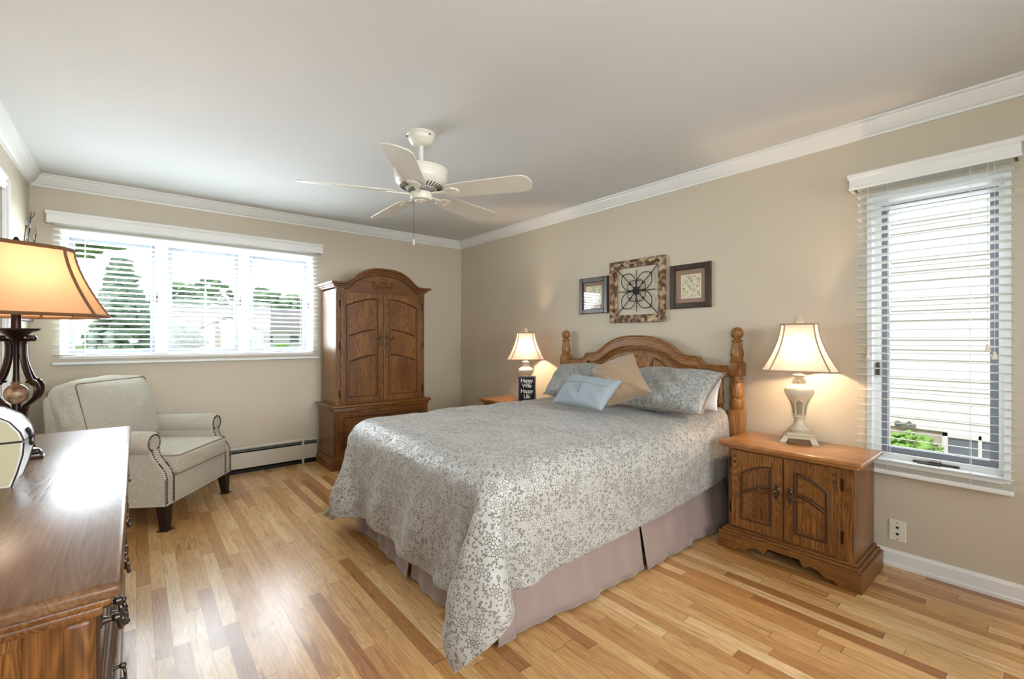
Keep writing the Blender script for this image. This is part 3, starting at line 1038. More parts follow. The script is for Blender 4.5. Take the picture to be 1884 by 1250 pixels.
# comforter (draped cloth, positions stored to half a millimetre)
CLOTH = (
    (1533,1532,1530,1527,1525,1524,1522,1520,1520,1520,1520,1520,1520,1520,1520,1520,1520,1520,1520,1520,1520,1520,1520,1520,1520,1520,1520,1520,1520,1520,1520,1520,1520,1520,1520,1521,1522,1524,1525,1527,1528,1528,1530,
     -13,-14,-14,-13,-13,-14,-14,-13,-14,-12,-12,-13,-13,-12,-12,-12,-13,-13,-13,-13,-13,-12,-13,-12,-12,-12,-13,-12,-13,-13,-12,-13,-13,-13,-14,-13,-13,-12,-13,-14,-14,-11,-12,
     -1,1,0,-1,-1,0,1,0,0,-2,-2,0,1,-1,-1,-1,0,-1,-1,0,1,-2,0,-2,-2,-2,0,-2,0,0,-2,-1,-2,0,1,-1,0,-2,0,2,1,-2,-1,
     1,-1,1,1,1,1,-1,-1,1,1,0,0,-1,0,0,-1,0,1,1,-1,-2,1,0,1,2,1,-1,1,-1,-1,1,3,4,-1,-1,1,0,0,0,-2,0,-1,0,
     -1,1,-1,-1,-1,0,1,1,0,0,2,0,-1,-1,-1,1,-1,0,0,2,1,0,0,0,-2,-1,0,0,2,1,0,-3,-2,2,0,-1,-1,1,-1,0,0,0,-1,
     1,-1,1,0,1,-1,-1,-1,0,-1,-2,-1,0,0,0,-1,1,-1,-1,-2,-1,-1,-1,-1,0,1,2,-1,-2,0,-1,0,-1,-3,0,1,0,-1,0,1,-1,1,0,
     -1,0,-1,1,-1,0,1,1,0,0,1,1,0,1,0,0,-1,1,1,0,0,0,1,0,0,-1,-2,1,1,-1,0,0,0,2,1,-1,1,1,1,-1,1,-1,1,
     0,0,0,-1,0,0,0,-1,1,1,-1,-1,1,-1,1,1,0,-1,0,1,1,1,-1,1,1,0,1,-1,-1,1,0,1,1,0,0,0,-1,-1,-1,1,-1,1,0,
     1,1,1,0,0,1,0,0,-2,0,1,1,-1,1,-1,-1,1,1,-1,-1,-1,-1,1,-1,0,2,-1,1,1,-1,1,-1,-1,-1,0,1,0,0,1,-1,0,-1,-1,
     -1,-1,-1,1,1,0,-1,1,0,-1,-1,-1,1,-1,0,0,-1,-1,0,0,0,1,-1,1,-1,-2,1,-1,-1,1,-1,1,1,1,1,0,0,0,-1,0,1,0,0,
     1,1,1,0,0,-1,1,-1,1,0,0,0,-1,0,1,1,1,1,1,1,1,-1,0,-1,0,0,-1,0,0,-1,1,-1,-1,-1,-2,-1,1,0,0,1,-1,0,0,
     -1,-1,-1,-1,-1,1,-1,1,-1,1,1,0,0,0,-1,-1,-1,-1,-1,-1,-1,0,0,0,0,0,0,0,0,0,0,0,0,1,0,0,0,1,0,-1,0,1,1,
     0,0,0,0,0,-1,0,1,0,-1,-1,1,1,0,0,0,0,0,0,0,0,1,0,0,0,0,0,0,0,0,-1,0,1,-1,1,0,-1,-1,1,0,0,-1,-1,
     0,0,0,0,1,1,1,-2,1,0,0,-1,-1,1,1,1,1,0,1,0,0,-1,1,0,1,0,1,1,1,1,0,1,-1,1,0,1,1,1,-1,0,1,0,0,
     1,1,1,1,0,0,-1,0,-1,1,1,1,0,0,-1,-1,-1,1,-1,1,1,0,-1,1,-1,1,-1,-1,-1,0,1,0,0,-1,-1,0,-1,-1,0,1,-1,1,1,
     -1,-1,0,-1,-1,-1,0,0,0,-1,-1,-1,1,-1,1,1,0,-1,0,-1,-1,0,0,-1,1,-1,1,1,1,-1,-1,-1,1,0,0,0,1,0,1,-1,0,-1,-1,
     1,1,-1,1,1,1,1,1,1,0,0,0,-1,0,-1,-1,1,1,1,1,1,1,1,1,-1,1,-1,-1,-1,0,0,0,-1,0,1,-1,-1,1,-1,1,0,0,0,
     -1,-1,0,-1,-1,-1,-1,-1,-1,0,0,0,0,0,0,0,-1,-1,-1,-1,-1,-1,-1,-1,0,-1,0,0,0,0,0,1,1,1,-1,0,0,-1,0,-1,1,0,0,
     0,0,0,0,1,0,0,1,1,1,1,1,1,1,1,1,0,0,0,0,0,0,0,0,0,0,0,0,1,1,1,-1,-1,-1,0,1,0,1,1,0,-1,1,0,
     0,1,1,1,-1,0,1,-1,-1,0,-1,-1,-1,-1,-1,-1,1,0,0,0,0,0,0,0,1,1,1,1,-1,-1,-1,0,0,0,1,-1,1,-1,-1,0,1,-1,0,
     0,-1,-1,0,0,0,-1,1,0,-1,1,1,1,0,0,0,-1,1,1,1,1,1,1,1,-1,-1,-1,-1,0,0,1,1,1,1,-1,0,-1,0,0,0,-1,0,1,
     1,0,0,-1,0,1,1,-1,0,0,-1,-1,-1,1,1,1,1,-1,-1,-1,-1,-1,-1,-1,0,1,0,1,1,1,-1,-1,-1,-1,0,1,0,0,1,1,0,1,-1,
     -1,0,1,0,1,-1,-1,0,1,1,0,0,0,-1,-1,-1,-1,1,0,1,1,0,0,1,0,-1,1,-1,-1,-1,0,0,0,0,0,-1,1,1,-1,-1,0,-1,0,
     0,1,-1,0,-1,0,0,1,-1,0,1,1,0,0,0,0,0,-1,1,-1,-1,1,1,-1,1,0,-1,0,0,0,0,0,0,0,1,0,-1,-1,0,1,1,0,0,
     0,-1,0,0,0,1,1,-1,1,-1,0,-1,1,1,1,0,0,0,-1,0,0,-1,-1,0,-1,0,0,0,0,0,0,1,1,1,-1,1,1,0,1,-1,-1,0,1,
     1,0,0,1,1,-1,-1,0,-1,0,-1,0,-1,-1,-2,0,0,0,0,0,0,0,0,0,0,0,1,1,0,1,1,-1,0,0,1,-1,-1,1,-1,0,0,0,-1,
     -1,0,0,-1,-1,0,0,1,0,0,0,1,1,0,2,1,1,1,1,1,1,1,1,1,1,1,-1,-1,1,-1,-1,1,-1,-1,-1,1,0,-1,0,0,1,0,0,
     0,0,1,1,0,0,1,-1,1,0,0,-1,-1,1,-1,-1,-1,-1,-1,-1,-1,-1,-1,-1,-1,-1,0,0,-1,1,1,-1,0,0,0,-1,1,0,1,1,-1,0,0,
     0,1,-1,-1,0,1,-1,1,-1,1,1,0,0,-1,1,1,1,1,1,0,0,0,1,0,1,1,1,1,1,-1,-1,0,0,0,1,0,-1,1,-1,-1,0,1,0,
     0,-1,1,0,1,0,0,-1,1,0,-1,0,0,0,-1,-1,-1,-1,-1,1,1,1,-1,1,-1,-1,-1,-1,-1,0,0,0,0,1,-1,1,0,-1,0,0,0,-1,0,
     0,0,-1,0,-1,-1,1,0,-1,-1,0,1,0,0,0,0,0,0,0,-1,-1,-1,0,-1,0,0,0,0,0,0,1,0,1,-1,1,-1,1,1,0,0,0,0,0,
     0,0,0,0,0,0,-1,0,0,0,1,-1,1,1,1,0,1,0,0,0,0,0,0,0,0,0,0,0,1,0,-1,1,0,1,-1,1,-1,-1,1,1,0,0,0,
     0,1,0,1,1,0,1,1,1,0,-1,1,-1,-1,-1,1,-1,1,1,0,0,0,0,0,0,0,0,1,-1,1,0,0,-1,-1,0,-2,0,0,-1,-1,1,1,1,
     0,-1,0,-1,-1,0,-1,-1,-1,0,0,-1,1,1,1,-1,0,-1,-1,1,1,1,0,0,1,1,1,0,1,0,1,-1,0,0,0,2,1,0,0,0,-1,-1,-1,
     1,0,1,0,0,1,0,1,0,1,0,0,-1,-1,-1,1,1,1,0,-1,-1,-1,1,1,-1,-1,-1,-1,-1,-1,-1,0,0,1,1,-1,-1,1,1,0,0,0,0,
     -1,0,-1,1,0,-1,0,-1,1,-1,1,0,0,0,0,-1,-1,-1,1,1,1,0,-1,-1,1,1,1,0,0,0,0,0,1,-1,-1,1,0,-1,-1,1,1,0,0,
     0,0,0,-1,0,0,1,0,-1,1,-1,1,1,0,0,0,0,0,-1,-1,-1,1,1,1,-1,-1,-1,0,0,0,0,1,-1,0,1,-1,1,1,0,-1,-1,0,0,
     0,0,1,0,1,1,-1,0,0,-1,1,-1,-1,1,0,0,0,0,0,0,0,-1,-1,-1,0,0,0,0,0,0,1,-1,0,1,-1,0,-1,-1,0,1,0,1,1,
     1,1,-1,0,-1,-1,1,1,1,0,-1,1,0,-1,1,1,0,0,0,0,0,0,0,0,0,0,0,0,1,1,-1,0,1,-1,0,1,0,0,1,-1,0,-1,-1,
     -1,-1,0,1,1,0,-1,-1,-1,0,0,-1,1,0,-1,-1,1,0,0,1,0,1,1,1,1,1,1,1,-1,-1,0,1,-1,0,1,-1,1,0,-1,0,1,0,0,
     0,0,0,-1,-1,1,0,1,0,1,1,0,-1,1,1,1,-1,1,1,-1,1,-1,-1,-1,-1,-1,-1,-1,0,1,1,-1,0,1,-1,1,-1,1,1,0,-1,1,0,
     0,1,0,1,0,-1,0,-1,1,-1,-1,0,0,-1,-1,-1,1,-1,-1,0,-1,0,0,0,0,0,0,1,1,-1,-1,0,0,-1,1,-1,0,-1,-1,0,0,-1,0,
     0,-1,1,-1,0,1,1,0,-1,1,0,1,0,0,0,0,-1,1,1,1,1,1,1,1,1,1,1,-1,-1,0,0,0,1,1,-1,0,1,1,0,1,1,0,0,
     0,0,-1,0,1,-1,-1,1,0,-1,1,-1,0,0,0,0,0,-1,-1,-1,-1,-1,-1,-1,-1,-1,-1,0,0,0,0,0,-1,-1,0,0,-1,-1,0,-1,-1,0,1,
     0,0,0,1,0,1,1,-1,0,0,-1,1,1,1,0,0,0,0,0,0,0,0,0,0,0,0,0,0,0,0,1,1,0,0,0,1,1,0,1,0,0,0,-1,
     1,0,1,-1,-1,-1,-1,0,1,0,0,-1,-1,-1,1,1,1,1,0,0,0,0,0,0,0,0,0,1,1,1,-1,0,1,0,0,-1,-1,0,-1,1,0,0,0,
     -1,1,-1,0,0,0,0,1,-1,0,0,0,1,0,0,-1,-1,-1,1,1,1,1,1,0,0,1,1,-1,-1,0,1,-1,-1,0,0,0,0,1,0,-1,0,1,1,
     0,-1,0,1,0,1,1,-1,0,1,0,0,-1,1,-1,1,1,0,-1,-1,-1,-1,-1,1,1,-1,-1,0,1,-1,-1,0,0,1,1,1,0,-1,1,0,1,-1,-1,
     1,0,0,-1,1,-1,-1,0,1,-1,1,0,0,-1,0,-1,-1,1,0,0,0,1,0,0,0,1,0,1,-1,0,0,0,0,-1,-1,-1,0,0,-1,0,-1,1,0,
     -1,1,1,0,-1,0,1,0,-1,1,-1,1,0,0,0,0,0,-1,1,1,1,-1,1,-1,-1,-1,1,-1,0,0,0,0,1,0,1,0,0,1,0,1,0,-1,0,
     0,-1,-1,0,1,1,-1,1,0,-1,1,-1,1,0,0,0,0,0,-1,-1,-1,0,-1,0,0,0,-1,0,0,0,1,1,-1,0,-1,1,1,-1,0,-1,1,0,1,
     0,0,0,0,-1,-1,0,-1,0,0,-1,0,-1,1,0,0,0,0,0,0,0,0,0,0,0,0,0,0,1,1,-1,-1,0,1,0,-1,-1,0,1,1,-1,0,-1,
     1,0,1,1,0,0,0,1,1,0,0,1,0,-1,1,1,0,0,0,0,0,0,0,0,1,1,1,1,-1,-1,0,0,1,-1,0,0,1,0,-1,-1,0,1,0,
     -1,0,-1,-1,0,1,0,-1,-1,0,0,-1,1,1,-1,-1,1,1,1,1,1,1,1,1,-1,-1,-1,-1,0,1,0,1,-1,0,0,1,-1,1,1,0,1,-1,1,
     0,1,0,1,0,-1,1,0,1,1,0,0,-1,-1,1,0,-1,-1,-1,-1,-1,-1,-1,-1,0,0,0,0,0,-1,0,-1,0,0,1,-1,0,-1,-1,0,-1,1,-1,
     1,-1,0,-1,1,0,0,0,-1,-1,1,0,0,0,-1,1,1,1,1,0,0,0,1,1,1,1,1,1,1,0,1,0,0,1,-1,0,1,1,0,1,1,-1,0,
     -1,1,1,0,0,0,-1,1,0,0,-1,1,0,0,0,-1,-1,-1,-1,1,1,1,-1,-1,-1,-1,-1,-1,-1,0,-1,0,0,-1,1,0,-1,-1,1,-1,-1,0,1,
     0,-1,-1,1,-1,2,0,-1,0,1,0,-1,0,0,0,0,0,0,0,-1,-1,-1,0,0,0,0,0,0,0,0,0,1,1,1,-1,0,1,0,-1,1,0,0,-1,
     0,0,1,-1,0,-2,0,1,0,-1,1,1,1,1,0,0,0,0,0,0,0,0,0,0,0,0,0,0,0,0,1,-1,-1,-2,0,1,-1,1,1,-1,1,2,1,
     1,0,-1,1,1,0,1,-1,1,0,-1,-1,-1,-1,1,1,1,1,1,1,1,0,1,1,1,1,0,1,1,1,-1,0,1,2,0,-1,0,-1,-1,0,-1,-3,0,
     0,1,0,-1,-1,0,-1,0,-1,0,0,0,1,0,-1,-1,-1,-1,-1,-1,-1,1,-1,-1,-1,-1,1,-1,-1,-1,0,1,-1,-1,1,1,1,1,0,1,1,2,-1,
     -1,0,1,0,1,1,1,0,0,1,0,0,-1,1,1,0,1,1,0,0,0,-1,0,0,0,0,-1,0,0,1,1,-1,0,0,-1,-1,-1,-1,0,0,-1,0,0,
     0,-1,-1,0,-1,-1,-1,1,1,-1,0,0,0,-1,-1,1,-1,-1,1,1,1,1,1,1,1,1,0,1,1,-1,-1,0,0,0,0,0,0,0,2,-1,1,0,1,
     1,0,1,1,0,0,0,-1,-1,0,1,0,0,0,0,-1,0,0,-1,-1,-1,-1,-1,-1,-1,-1,1,-1,-1,0,0,0,0,1,1,0,1,1,-2,1,0,0,-1,
     0,0,-1,-1,0,1,0,0,0,0,-1,1,1,0,0,0,0,0,0,0,0,0,0,0,0,0,-1,0,0,0,0,1,0,-1,-1,1,-1,-1,0,0,1,-1,1,
     2,4,1,1,2,-1,1,1,0,1,0,-1,-1,1,1,1,1,1,1,0,0,0,0,1,1,0,1,0,0,0,0,-1,1,0,0,0,0,2,0,0,0,3,0,
     -2,-4,0,1,-2,0,-1,-1,0,-1,0,0,0,-1,-1,-1,-1,-1,-1,1,1,1,1,-1,-1,1,-1,1,1,1,1,0,-1,0,0,-1,2,-2,3,1,-1,-3,0,
     -1,1,1,-2,0,1,1,0,1,0,1,1,1,1,1,0,0,0,0,-1,-1,-1,-1,0,0,-1,0,-1,-1,-1,-1,0,0,1,1,0,-2,1,-2,-1,-1,0,-1,
     1,-1,-2,0,1,0,-1,0,-1,0,-1,-1,-1,-1,-1,1,1,1,1,1,0,0,1,1,1,1,1,1,1,1,0,0,1,-1,-1,1,0,0,0,1,2,5,1,
     -1,1,0,1,1,-1,0,1,0,-1,-1,0,0,0,0,-1,-1,-1,-1,-1,1,1,-1,-1,-1,-1,-1,-1,-1,-1,1,0,-2,-1,0,0,2,0,0,-2,-2,-5,-1,
     9,0,5,4,0,3,2,-1,0,1,1,0,0,0,0,0,0,0,0,0,-1,-1,0,0,0,0,0,0,0,0,-1,1,1,1,0,-1,-2,-1,-1,0,1,1,8,
     -6,7,-2,-5,-1,-2,-2,3,2,1,2,2,2,2,2,2,2,2,2,2,2,1,2,2,2,2,2,2,2,2,2,0,2,1,3,1,3,4,1,1,-1,-1,-7,
     -2,-7,-3,1,0,0,7,0,-1,1,0,0,1,0,0,0,1,0,1,0,0,4,1,2,0,0,0,1,1,0,0,1,0,1,-3,8,0,-1,6,4,4,1,0,
     1,1,3,2,3,4,-5,-2,0,6,5,3,1,3,3,5,2,6,2,4,5,-2,2,-1,5,4,2,1,1,3,3,5,3,3,11,-7,10,0,-7,-3,0,4,2,
     15,12,6,9,7,2,-1,1,2,-2,-2,2,3,2,2,-2,2,-4,1,0,-2,4,2,4,-2,1,6,3,3,4,2,-2,5,1,-9,3,-9,19,15,4,-4,-5,-1,
     -8,-6,4,-1,-6,-5,3,0,10,6,6,3,3,5,3,5,2,6,4,6,7,3,1,3,7,2,-3,3,3,-1,3,8,-2,2,7,14,-1,-11,11,20,18,14,0,
     -2,0,-4,-7,-4,0,-2,1,4,1,1,2,2,-2,4,3,3,2,3,-1,-2,4,5,2,-3,3,8,2,2,2,2,-4,-1,1,11,-16,15,-6,-12,-2,9,11,21,
     2,2,-6,-3,2,2,2,6,-1,3,2,0,4,5,-3,-2,-2,2,-2,0,6,-3,-1,2,7,2,-2,4,2,2,3,6,2,1,-4,0,-4,-2,-9,-4,0,-2,3,
     -5,-8,-2,0,0,1,1,8,-1,-5,-2,4,-3,0,2,5,6,-4,4,5,-4,2,0,-3,-4,0,-2,-2,1,4,-5,-2,4,1,-4,12,-11,12,-2,-14,-13,3,0,
     0,-2,1,2,3,1,1,-2,1,5,-2,-4,0,-3,-1,-5,-4,2,-5,-3,2,2,3,3,-3,-2,5,-1,-2,-1,7,-2,-8,-2,-1,5,2,-2,2,-2,4,-3,0,
     1,2,2,3,-2,-3,7,1,-1,-4,1,4,2,2,6,1,-3,-3,6,0,-2,-4,-3,-2,6,1,1,0,2,0,-5,-2,5,0,1,-3,4,-9,12,0,-17,-11,0,
     -2,6,-2,-1,5,6,3,0,0,-1,3,-7,1,-1,-6,2,3,3,-6,2,3,3,3,2,-5,-4,-6,3,-1,-2,2,3,-9,-1,-3,-1,1,7,-6,8,10,-6,-12,
     1,-6,6,3,-4,1,1,0,0,6,-5,7,-5,2,1,0,-1,-4,-1,-1,-2,2,2,-5,2,2,5,-2,-1,1,0,-2,6,-1,-1,-2,3,-7,-7,3,-6,-3,-10,
     -1,4,0,-3,3,3,2,0,-4,-5,8,-3,6,-1,1,3,2,4,1,-1,0,-4,-5,4,-2,7,-5,-1,3,3,1,-7,-5,0,-1,-2,3,10,7,-8,0,9,-2,
     4,3,-2,1,0,0,-2,0,8,0,-10,-3,-6,1,3,-5,0,-3,7,-3,0,2,5,2,-4,-13,2,0,-1,-3,-3,1,3,-2,-3,-1,3,-12,-8,-3,7,-10,7,
     1,-1,-1,2,6,2,-1,1,-3,4,3,2,-1,-5,-6,1,1,-1,-8,0,-2,-1,-3,2,4,9,-5,0,-2,2,4,0,4,1,3,-6,-1,2,9,-1,-9,1,-3,
     -4,-4,4,1,1,5,3,-1,-1,-3,10,2,1,6,3,0,-4,8,-1,3,2,1,-4,-2,9,-6,2,-5,1,-2,-5,8,-3,4,-5,17,-9,1,-10,2,8,14,-1,
     2,5,-1,9,6,-4,-7,0,1,1,-5,1,6,-5,1,1,11,0,8,-2,-9,-1,6,-4,-3,9,2,4,0,-2,3,4,6,8,18,-10,2,4,-4,-4,-7,-12,-2,
     8,-1,0,5,5,3,11,-1,-1,0,-3,0,-13,-2,-2,2,-6,3,-2,1,14,2,-2,6,-1,0,2,2,0,2,-3,0,5,-5,-16,-3,-3,7,8,0,-4,-2,6,
     -4,4,14,-7,-20,7,-2,1,0,2,6,-7,3,5,2,-2,2,-6,-1,-3,-11,0,-1,-2,6,-5,-4,-6,-2,-1,-1,0,0,-1,7,0,13,-10,-7,1,3,-1,-9,
     6,10,-5,-6,11,-15,-7,2,-2,-2,2,6,4,-19,-6,-4,-1,8,5,-2,12,3,4,2,-4,6,10,9,2,-3,1,-1,2,-3,-5,-8,-8,16,13,8,1,0,5),
    (698,696,696,699,700,701,702,704,719,747,775,803,831,859,887,915,942,970,998,1026,1054,1082,1110,1138,1166,1194,1222,1250,1278,1306,1334,1362,1390,1418,1446,1450,1453,1454,1456,1458,1457,1452,1453,
     0,1,0,-2,-4,-3,-1,-4,0,0,-1,0,-1,0,-1,0,1,1,0,0,0,1,1,1,1,1,0,0,0,1,0,0,1,0,0,5,5,7,6,2,2,10,6,
     -4,-5,0,-1,3,1,-3,2,0,-1,1,-1,1,-1,1,0,-1,-2,0,0,0,-2,-2,-1,-2,-1,0,0,0,-2,0,0,-2,0,0,-4,0,-2,-4,4,1,-8,-3,
     4,5,-2,3,0,1,5,1,0,1,0,1,0,1,0,-1,0,1,0,0,0,1,1,-1,2,0,0,0,0,1,0,0,1,0,0,2,-6,-4,1,-5,2,1,1,
     1,-4,0,-2,1,1,-4,-1,1,1,0,0,0,0,0,1,-1,0,0,0,0,0,0,2,-1,0,0,0,0,0,0,0,0,0,0,-6,1,-2,-5,-2,-4,-4,-4,
     -4,4,4,4,-2,-1,6,1,-1,-2,0,0,0,0,0,0,1,0,0,0,0,0,0,-2,0,0,0,0,0,0,0,0,0,0,0,6,1,3,2,3,-1,3,0,
     3,1,-4,-5,1,1,-9,1,0,0,-1,0,0,0,0,0,0,0,0,0,0,0,0,1,0,-1,0,0,0,0,0,0,0,0,-1,-2,0,-5,2,-4,1,-2,3,
     2,-3,3,4,4,0,3,0,1,1,1,0,0,0,0,0,0,0,0,0,0,0,0,0,0,1,0,0,0,0,0,0,1,0,0,1,-3,4,-3,1,-2,0,-4,
     -4,0,-4,-1,-5,2,0,0,0,0,0,0,0,0,0,0,0,0,0,0,0,0,0,0,-1,1,0,0,0,0,0,0,-1,1,1,1,4,-2,3,3,-1,3,2,
     3,3,5,-2,3,-5,0,0,-1,0,0,0,0,0,0,0,0,0,0,0,0,0,0,0,1,-2,0,0,0,1,0,1,0,-2,0,-2,-3,0,-2,-1,3,-4,-1,
     0,-5,-4,6,0,0,1,1,-1,0,0,-1,-1,0,0,0,0,0,0,0,0,0,0,0,0,1,1,0,0,-1,0,-1,0,3,-1,1,4,1,0,-1,0,1,1,
     -5,4,5,-2,-3,-1,-1,0,2,1,0,1,1,-1,0,0,-1,-1,0,0,0,0,0,0,0,0,-2,0,0,0,1,0,0,-4,0,-2,1,4,-2,-1,-1,-1,-2,
     6,-1,-5,-6,5,3,2,0,-1,-2,0,0,0,1,0,-1,1,1,0,0,0,0,0,0,0,0,1,1,1,-1,-1,0,1,4,3,0,-4,-5,1,2,2,0,0,
     -2,-1,5,4,-6,-4,0,-1,-2,1,0,0,0,0,-1,1,0,1,0,0,0,0,0,0,0,0,0,-2,-1,2,0,0,-2,-2,-4,0,3,2,1,-1,-4,1,1,
     0,2,-5,2,0,5,1,-1,2,0,-1,0,0,0,2,0,0,-2,0,0,0,0,0,0,0,0,0,2,-1,-2,0,0,1,-1,2,-4,-1,-1,2,0,2,3,1,
     0,0,5,-2,2,-3,0,1,2,-1,1,-1,0,0,-2,0,0,1,0,0,0,0,0,0,0,0,0,-1,1,2,0,0,0,1,1,6,-1,0,-2,-2,0,-7,-2,
     -1,-2,-4,-2,-2,3,1,0,-4,1,0,1,0,0,1,0,1,0,0,0,0,0,0,0,0,0,0,0,0,-1,0,0,0,0,1,-2,1,4,1,2,2,6,1,
     2,3,-1,2,1,-3,0,0,1,0,0,0,-1,0,0,0,-2,0,0,0,0,0,0,0,0,0,1,0,1,0,0,1,0,0,-3,-2,-2,-4,0,0,-4,0,0,
     -2,-4,3,-2,0,4,-1,0,0,1,0,0,1,0,0,0,1,0,0,0,0,0,0,0,0,0,-1,0,-1,0,0,-2,0,0,2,4,0,2,-4,-2,0,-5,0,
     2,3,0,2,1,-3,2,2,0,-2,0,0,0,0,0,0,0,1,0,0,0,0,0,0,0,0,0,0,0,0,0,1,1,0,-2,-4,1,0,5,4,3,3,-1,
     -1,-2,-2,-4,-1,2,1,0,2,1,0,0,0,0,0,0,0,-2,0,0,0,0,0,0,0,0,0,0,0,0,0,0,-1,1,2,2,-2,-4,-1,-2,0,0,2,
     0,2,0,4,0,0,-4,-1,-1,0,0,0,0,-1,0,0,0,1,-1,0,0,0,0,0,0,1,-1,0,0,0,0,1,0,-1,-2,-2,1,4,0,0,-1,1,-1,
     1,-1,2,0,2,0,0,-4,-1,0,0,0,0,1,-1,0,0,0,1,-1,0,0,0,0,0,-2,1,0,0,0,0,-1,0,-1,0,3,-1,0,-1,3,0,-2,0,
     -2,1,-3,-2,0,-1,1,7,2,0,0,0,0,0,1,-1,0,0,0,1,0,0,0,0,0,1,0,0,0,0,0,0,0,1,3,0,1,-2,2,-4,-1,1,-1,
     1,-4,2,1,-1,3,-1,-6,-1,0,0,0,0,0,0,2,0,0,0,0,0,0,0,0,0,0,0,-1,0,0,0,-1,0,1,-3,-3,-5,0,-2,0,2,1,3,
     1,4,-2,-2,1,-3,3,2,-1,0,0,0,0,0,0,-2,0,-1,0,0,0,0,0,0,0,0,0,2,0,0,0,2,0,-1,0,4,9,-1,0,4,-1,-3,-3,
     0,0,2,4,1,4,0,1,2,0,0,0,0,0,0,1,-1,1,0,0,0,0,0,0,0,0,0,-1,0,0,0,-1,0,0,1,-3,-6,-2,1,-3,0,4,1,
     -3,-1,-1,-1,-2,-4,-2,-2,-1,-1,0,0,0,0,0,0,1,0,0,0,0,0,0,0,0,0,0,0,0,0,0,0,0,0,1,1,0,4,-2,1,0,-4,0,
     2,0,0,-1,0,4,1,2,1,1,0,0,0,0,0,0,0,0,0,0,-1,0,0,0,0,0,0,0,0,0,0,-1,0,0,0,0,2,-1,1,-3,0,3,1,
     0,-2,2,0,3,0,1,-1,-2,1,-1,-1,0,0,0,0,0,0,0,0,1,0,0,0,0,0,0,0,0,0,0,2,0,0,-1,-3,-3,-1,-1,4,0,-1,0,
     -1,3,-3,4,-2,-5,-2,-1,2,-2,1,2,-1,0,0,0,0,1,-1,0,0,-1,0,0,0,0,0,0,0,0,0,-1,0,0,0,5,4,2,4,-4,-2,0,-2,
     3,-1,4,-3,4,4,0,1,-2,1,0,-2,2,0,0,0,0,-2,1,0,0,1,0,0,0,0,0,0,0,0,0,0,0,0,0,-5,0,-2,-5,1,4,0,1,
     -2,0,-2,-1,-6,-2,2,1,2,0,0,1,-2,0,0,0,0,1,1,0,0,0,0,0,0,0,0,0,0,0,0,0,0,0,-2,6,-4,-1,1,3,-4,0,0,
     0,1,0,4,3,1,-1,0,-2,0,0,0,1,-1,0,0,0,0,-2,0,0,0,0,0,0,0,0,0,0,0,0,0,0,0,3,-4,6,1,2,-2,2,0,-1,
     1,0,1,-4,2,-3,-3,-4,1,0,0,0,0,2,0,0,0,0,1,0,0,0,0,0,0,0,0,0,0,0,0,0,0,0,-2,-1,-4,1,-2,-1,1,0,2,
     -1,-1,-1,4,-5,4,2,4,0,0,0,0,0,-1,0,0,0,0,0,0,0,0,0,0,0,0,0,0,0,0,0,0,0,0,3,5,1,-1,2,1,1,0,-2,
     0,-2,1,-5,3,-1,3,0,0,0,0,0,0,-1,0,0,0,0,0,0,0,0,0,0,0,0,0,0,0,0,0,0,0,0,-3,-5,-3,2,-2,-1,-4,0,4,
     0,2,0,4,4,2,-4,-2,0,0,-1,0,0,1,0,0,0,0,0,-1,0,0,0,0,0,0,0,-1,0,0,1,0,0,0,1,5,2,-4,1,0,3,-1,-4,
     1,2,0,-1,-7,-3,2,1,1,-1,2,0,0,0,0,0,0,0,0,1,0,0,0,0,0,0,0,2,0,0,-2,0,0,0,-1,-7,1,6,-1,0,-3,2,1,
     -2,-3,-1,0,3,0,-2,0,-3,1,-2,0,0,0,-1,0,0,0,0,0,0,0,0,0,0,0,0,-1,0,0,1,0,0,0,3,6,1,-6,1,2,4,-1,-1,
     1,2,-1,0,1,2,1,2,2,0,1,-1,0,0,1,0,0,0,0,0,0,0,-1,0,0,0,0,0,0,0,1,0,0,0,-2,-4,-2,4,-1,-1,-2,0,1,
     -1,-3,2,1,-3,-4,3,-5,0,0,0,1,0,0,0,0,0,0,0,0,0,0,2,0,0,0,0,-1,0,0,-2,0,0,0,1,5,1,0,0,-1,-1,1,0,
     1,3,1,-1,3,2,-5,4,1,0,0,0,0,0,0,-1,0,0,0,0,0,0,-2,0,0,0,0,1,0,0,2,0,0,0,-2,-3,2,-4,1,1,2,0,-1,
     -1,1,-2,1,2,3,5,-1,-3,0,0,0,-1,0,0,2,0,0,0,0,-1,0,1,-1,0,0,0,0,0,0,-2,-1,0,0,0,-1,-4,2,-2,2,1,-1,2,
     1,-4,0,-2,-5,-1,-7,0,3,0,0,0,1,-1,-1,-2,0,0,0,0,1,0,0,2,0,0,0,0,0,0,1,2,0,0,2,1,2,3,3,-2,-2,-1,-1,
     0,3,-2,-1,4,1,5,0,-2,-1,0,0,0,1,2,1,0,0,0,0,0,0,0,-2,0,0,0,0,0,0,0,-1,0,0,-1,0,-1,-3,0,-1,-1,3,0,
     0,-3,5,0,-3,-7,4,-1,2,2,0,0,0,0,-1,0,0,0,0,0,1,0,0,1,0,0,0,0,0,0,0,0,0,0,0,0,2,0,-3,0,2,-1,-1,
     1,2,-6,1,-2,9,-8,2,-1,-2,0,0,0,0,-1,0,0,0,0,0,-2,0,0,1,0,0,0,0,0,0,0,0,0,1,-1,0,-1,1,3,3,-2,-2,3,
     -2,3,7,2,5,-5,2,-1,-1,1,0,0,0,0,1,0,-1,0,0,0,1,0,0,-1,0,0,0,1,0,0,1,0,0,-2,1,0,1,0,0,-1,0,0,-2,
     3,-6,-7,-1,-5,1,4,0,1,-1,-1,0,0,0,0,0,1,0,0,0,0,-1,0,0,0,0,0,-2,0,0,-1,0,0,1,1,-2,-3,2,-4,-1,2,2,-2,
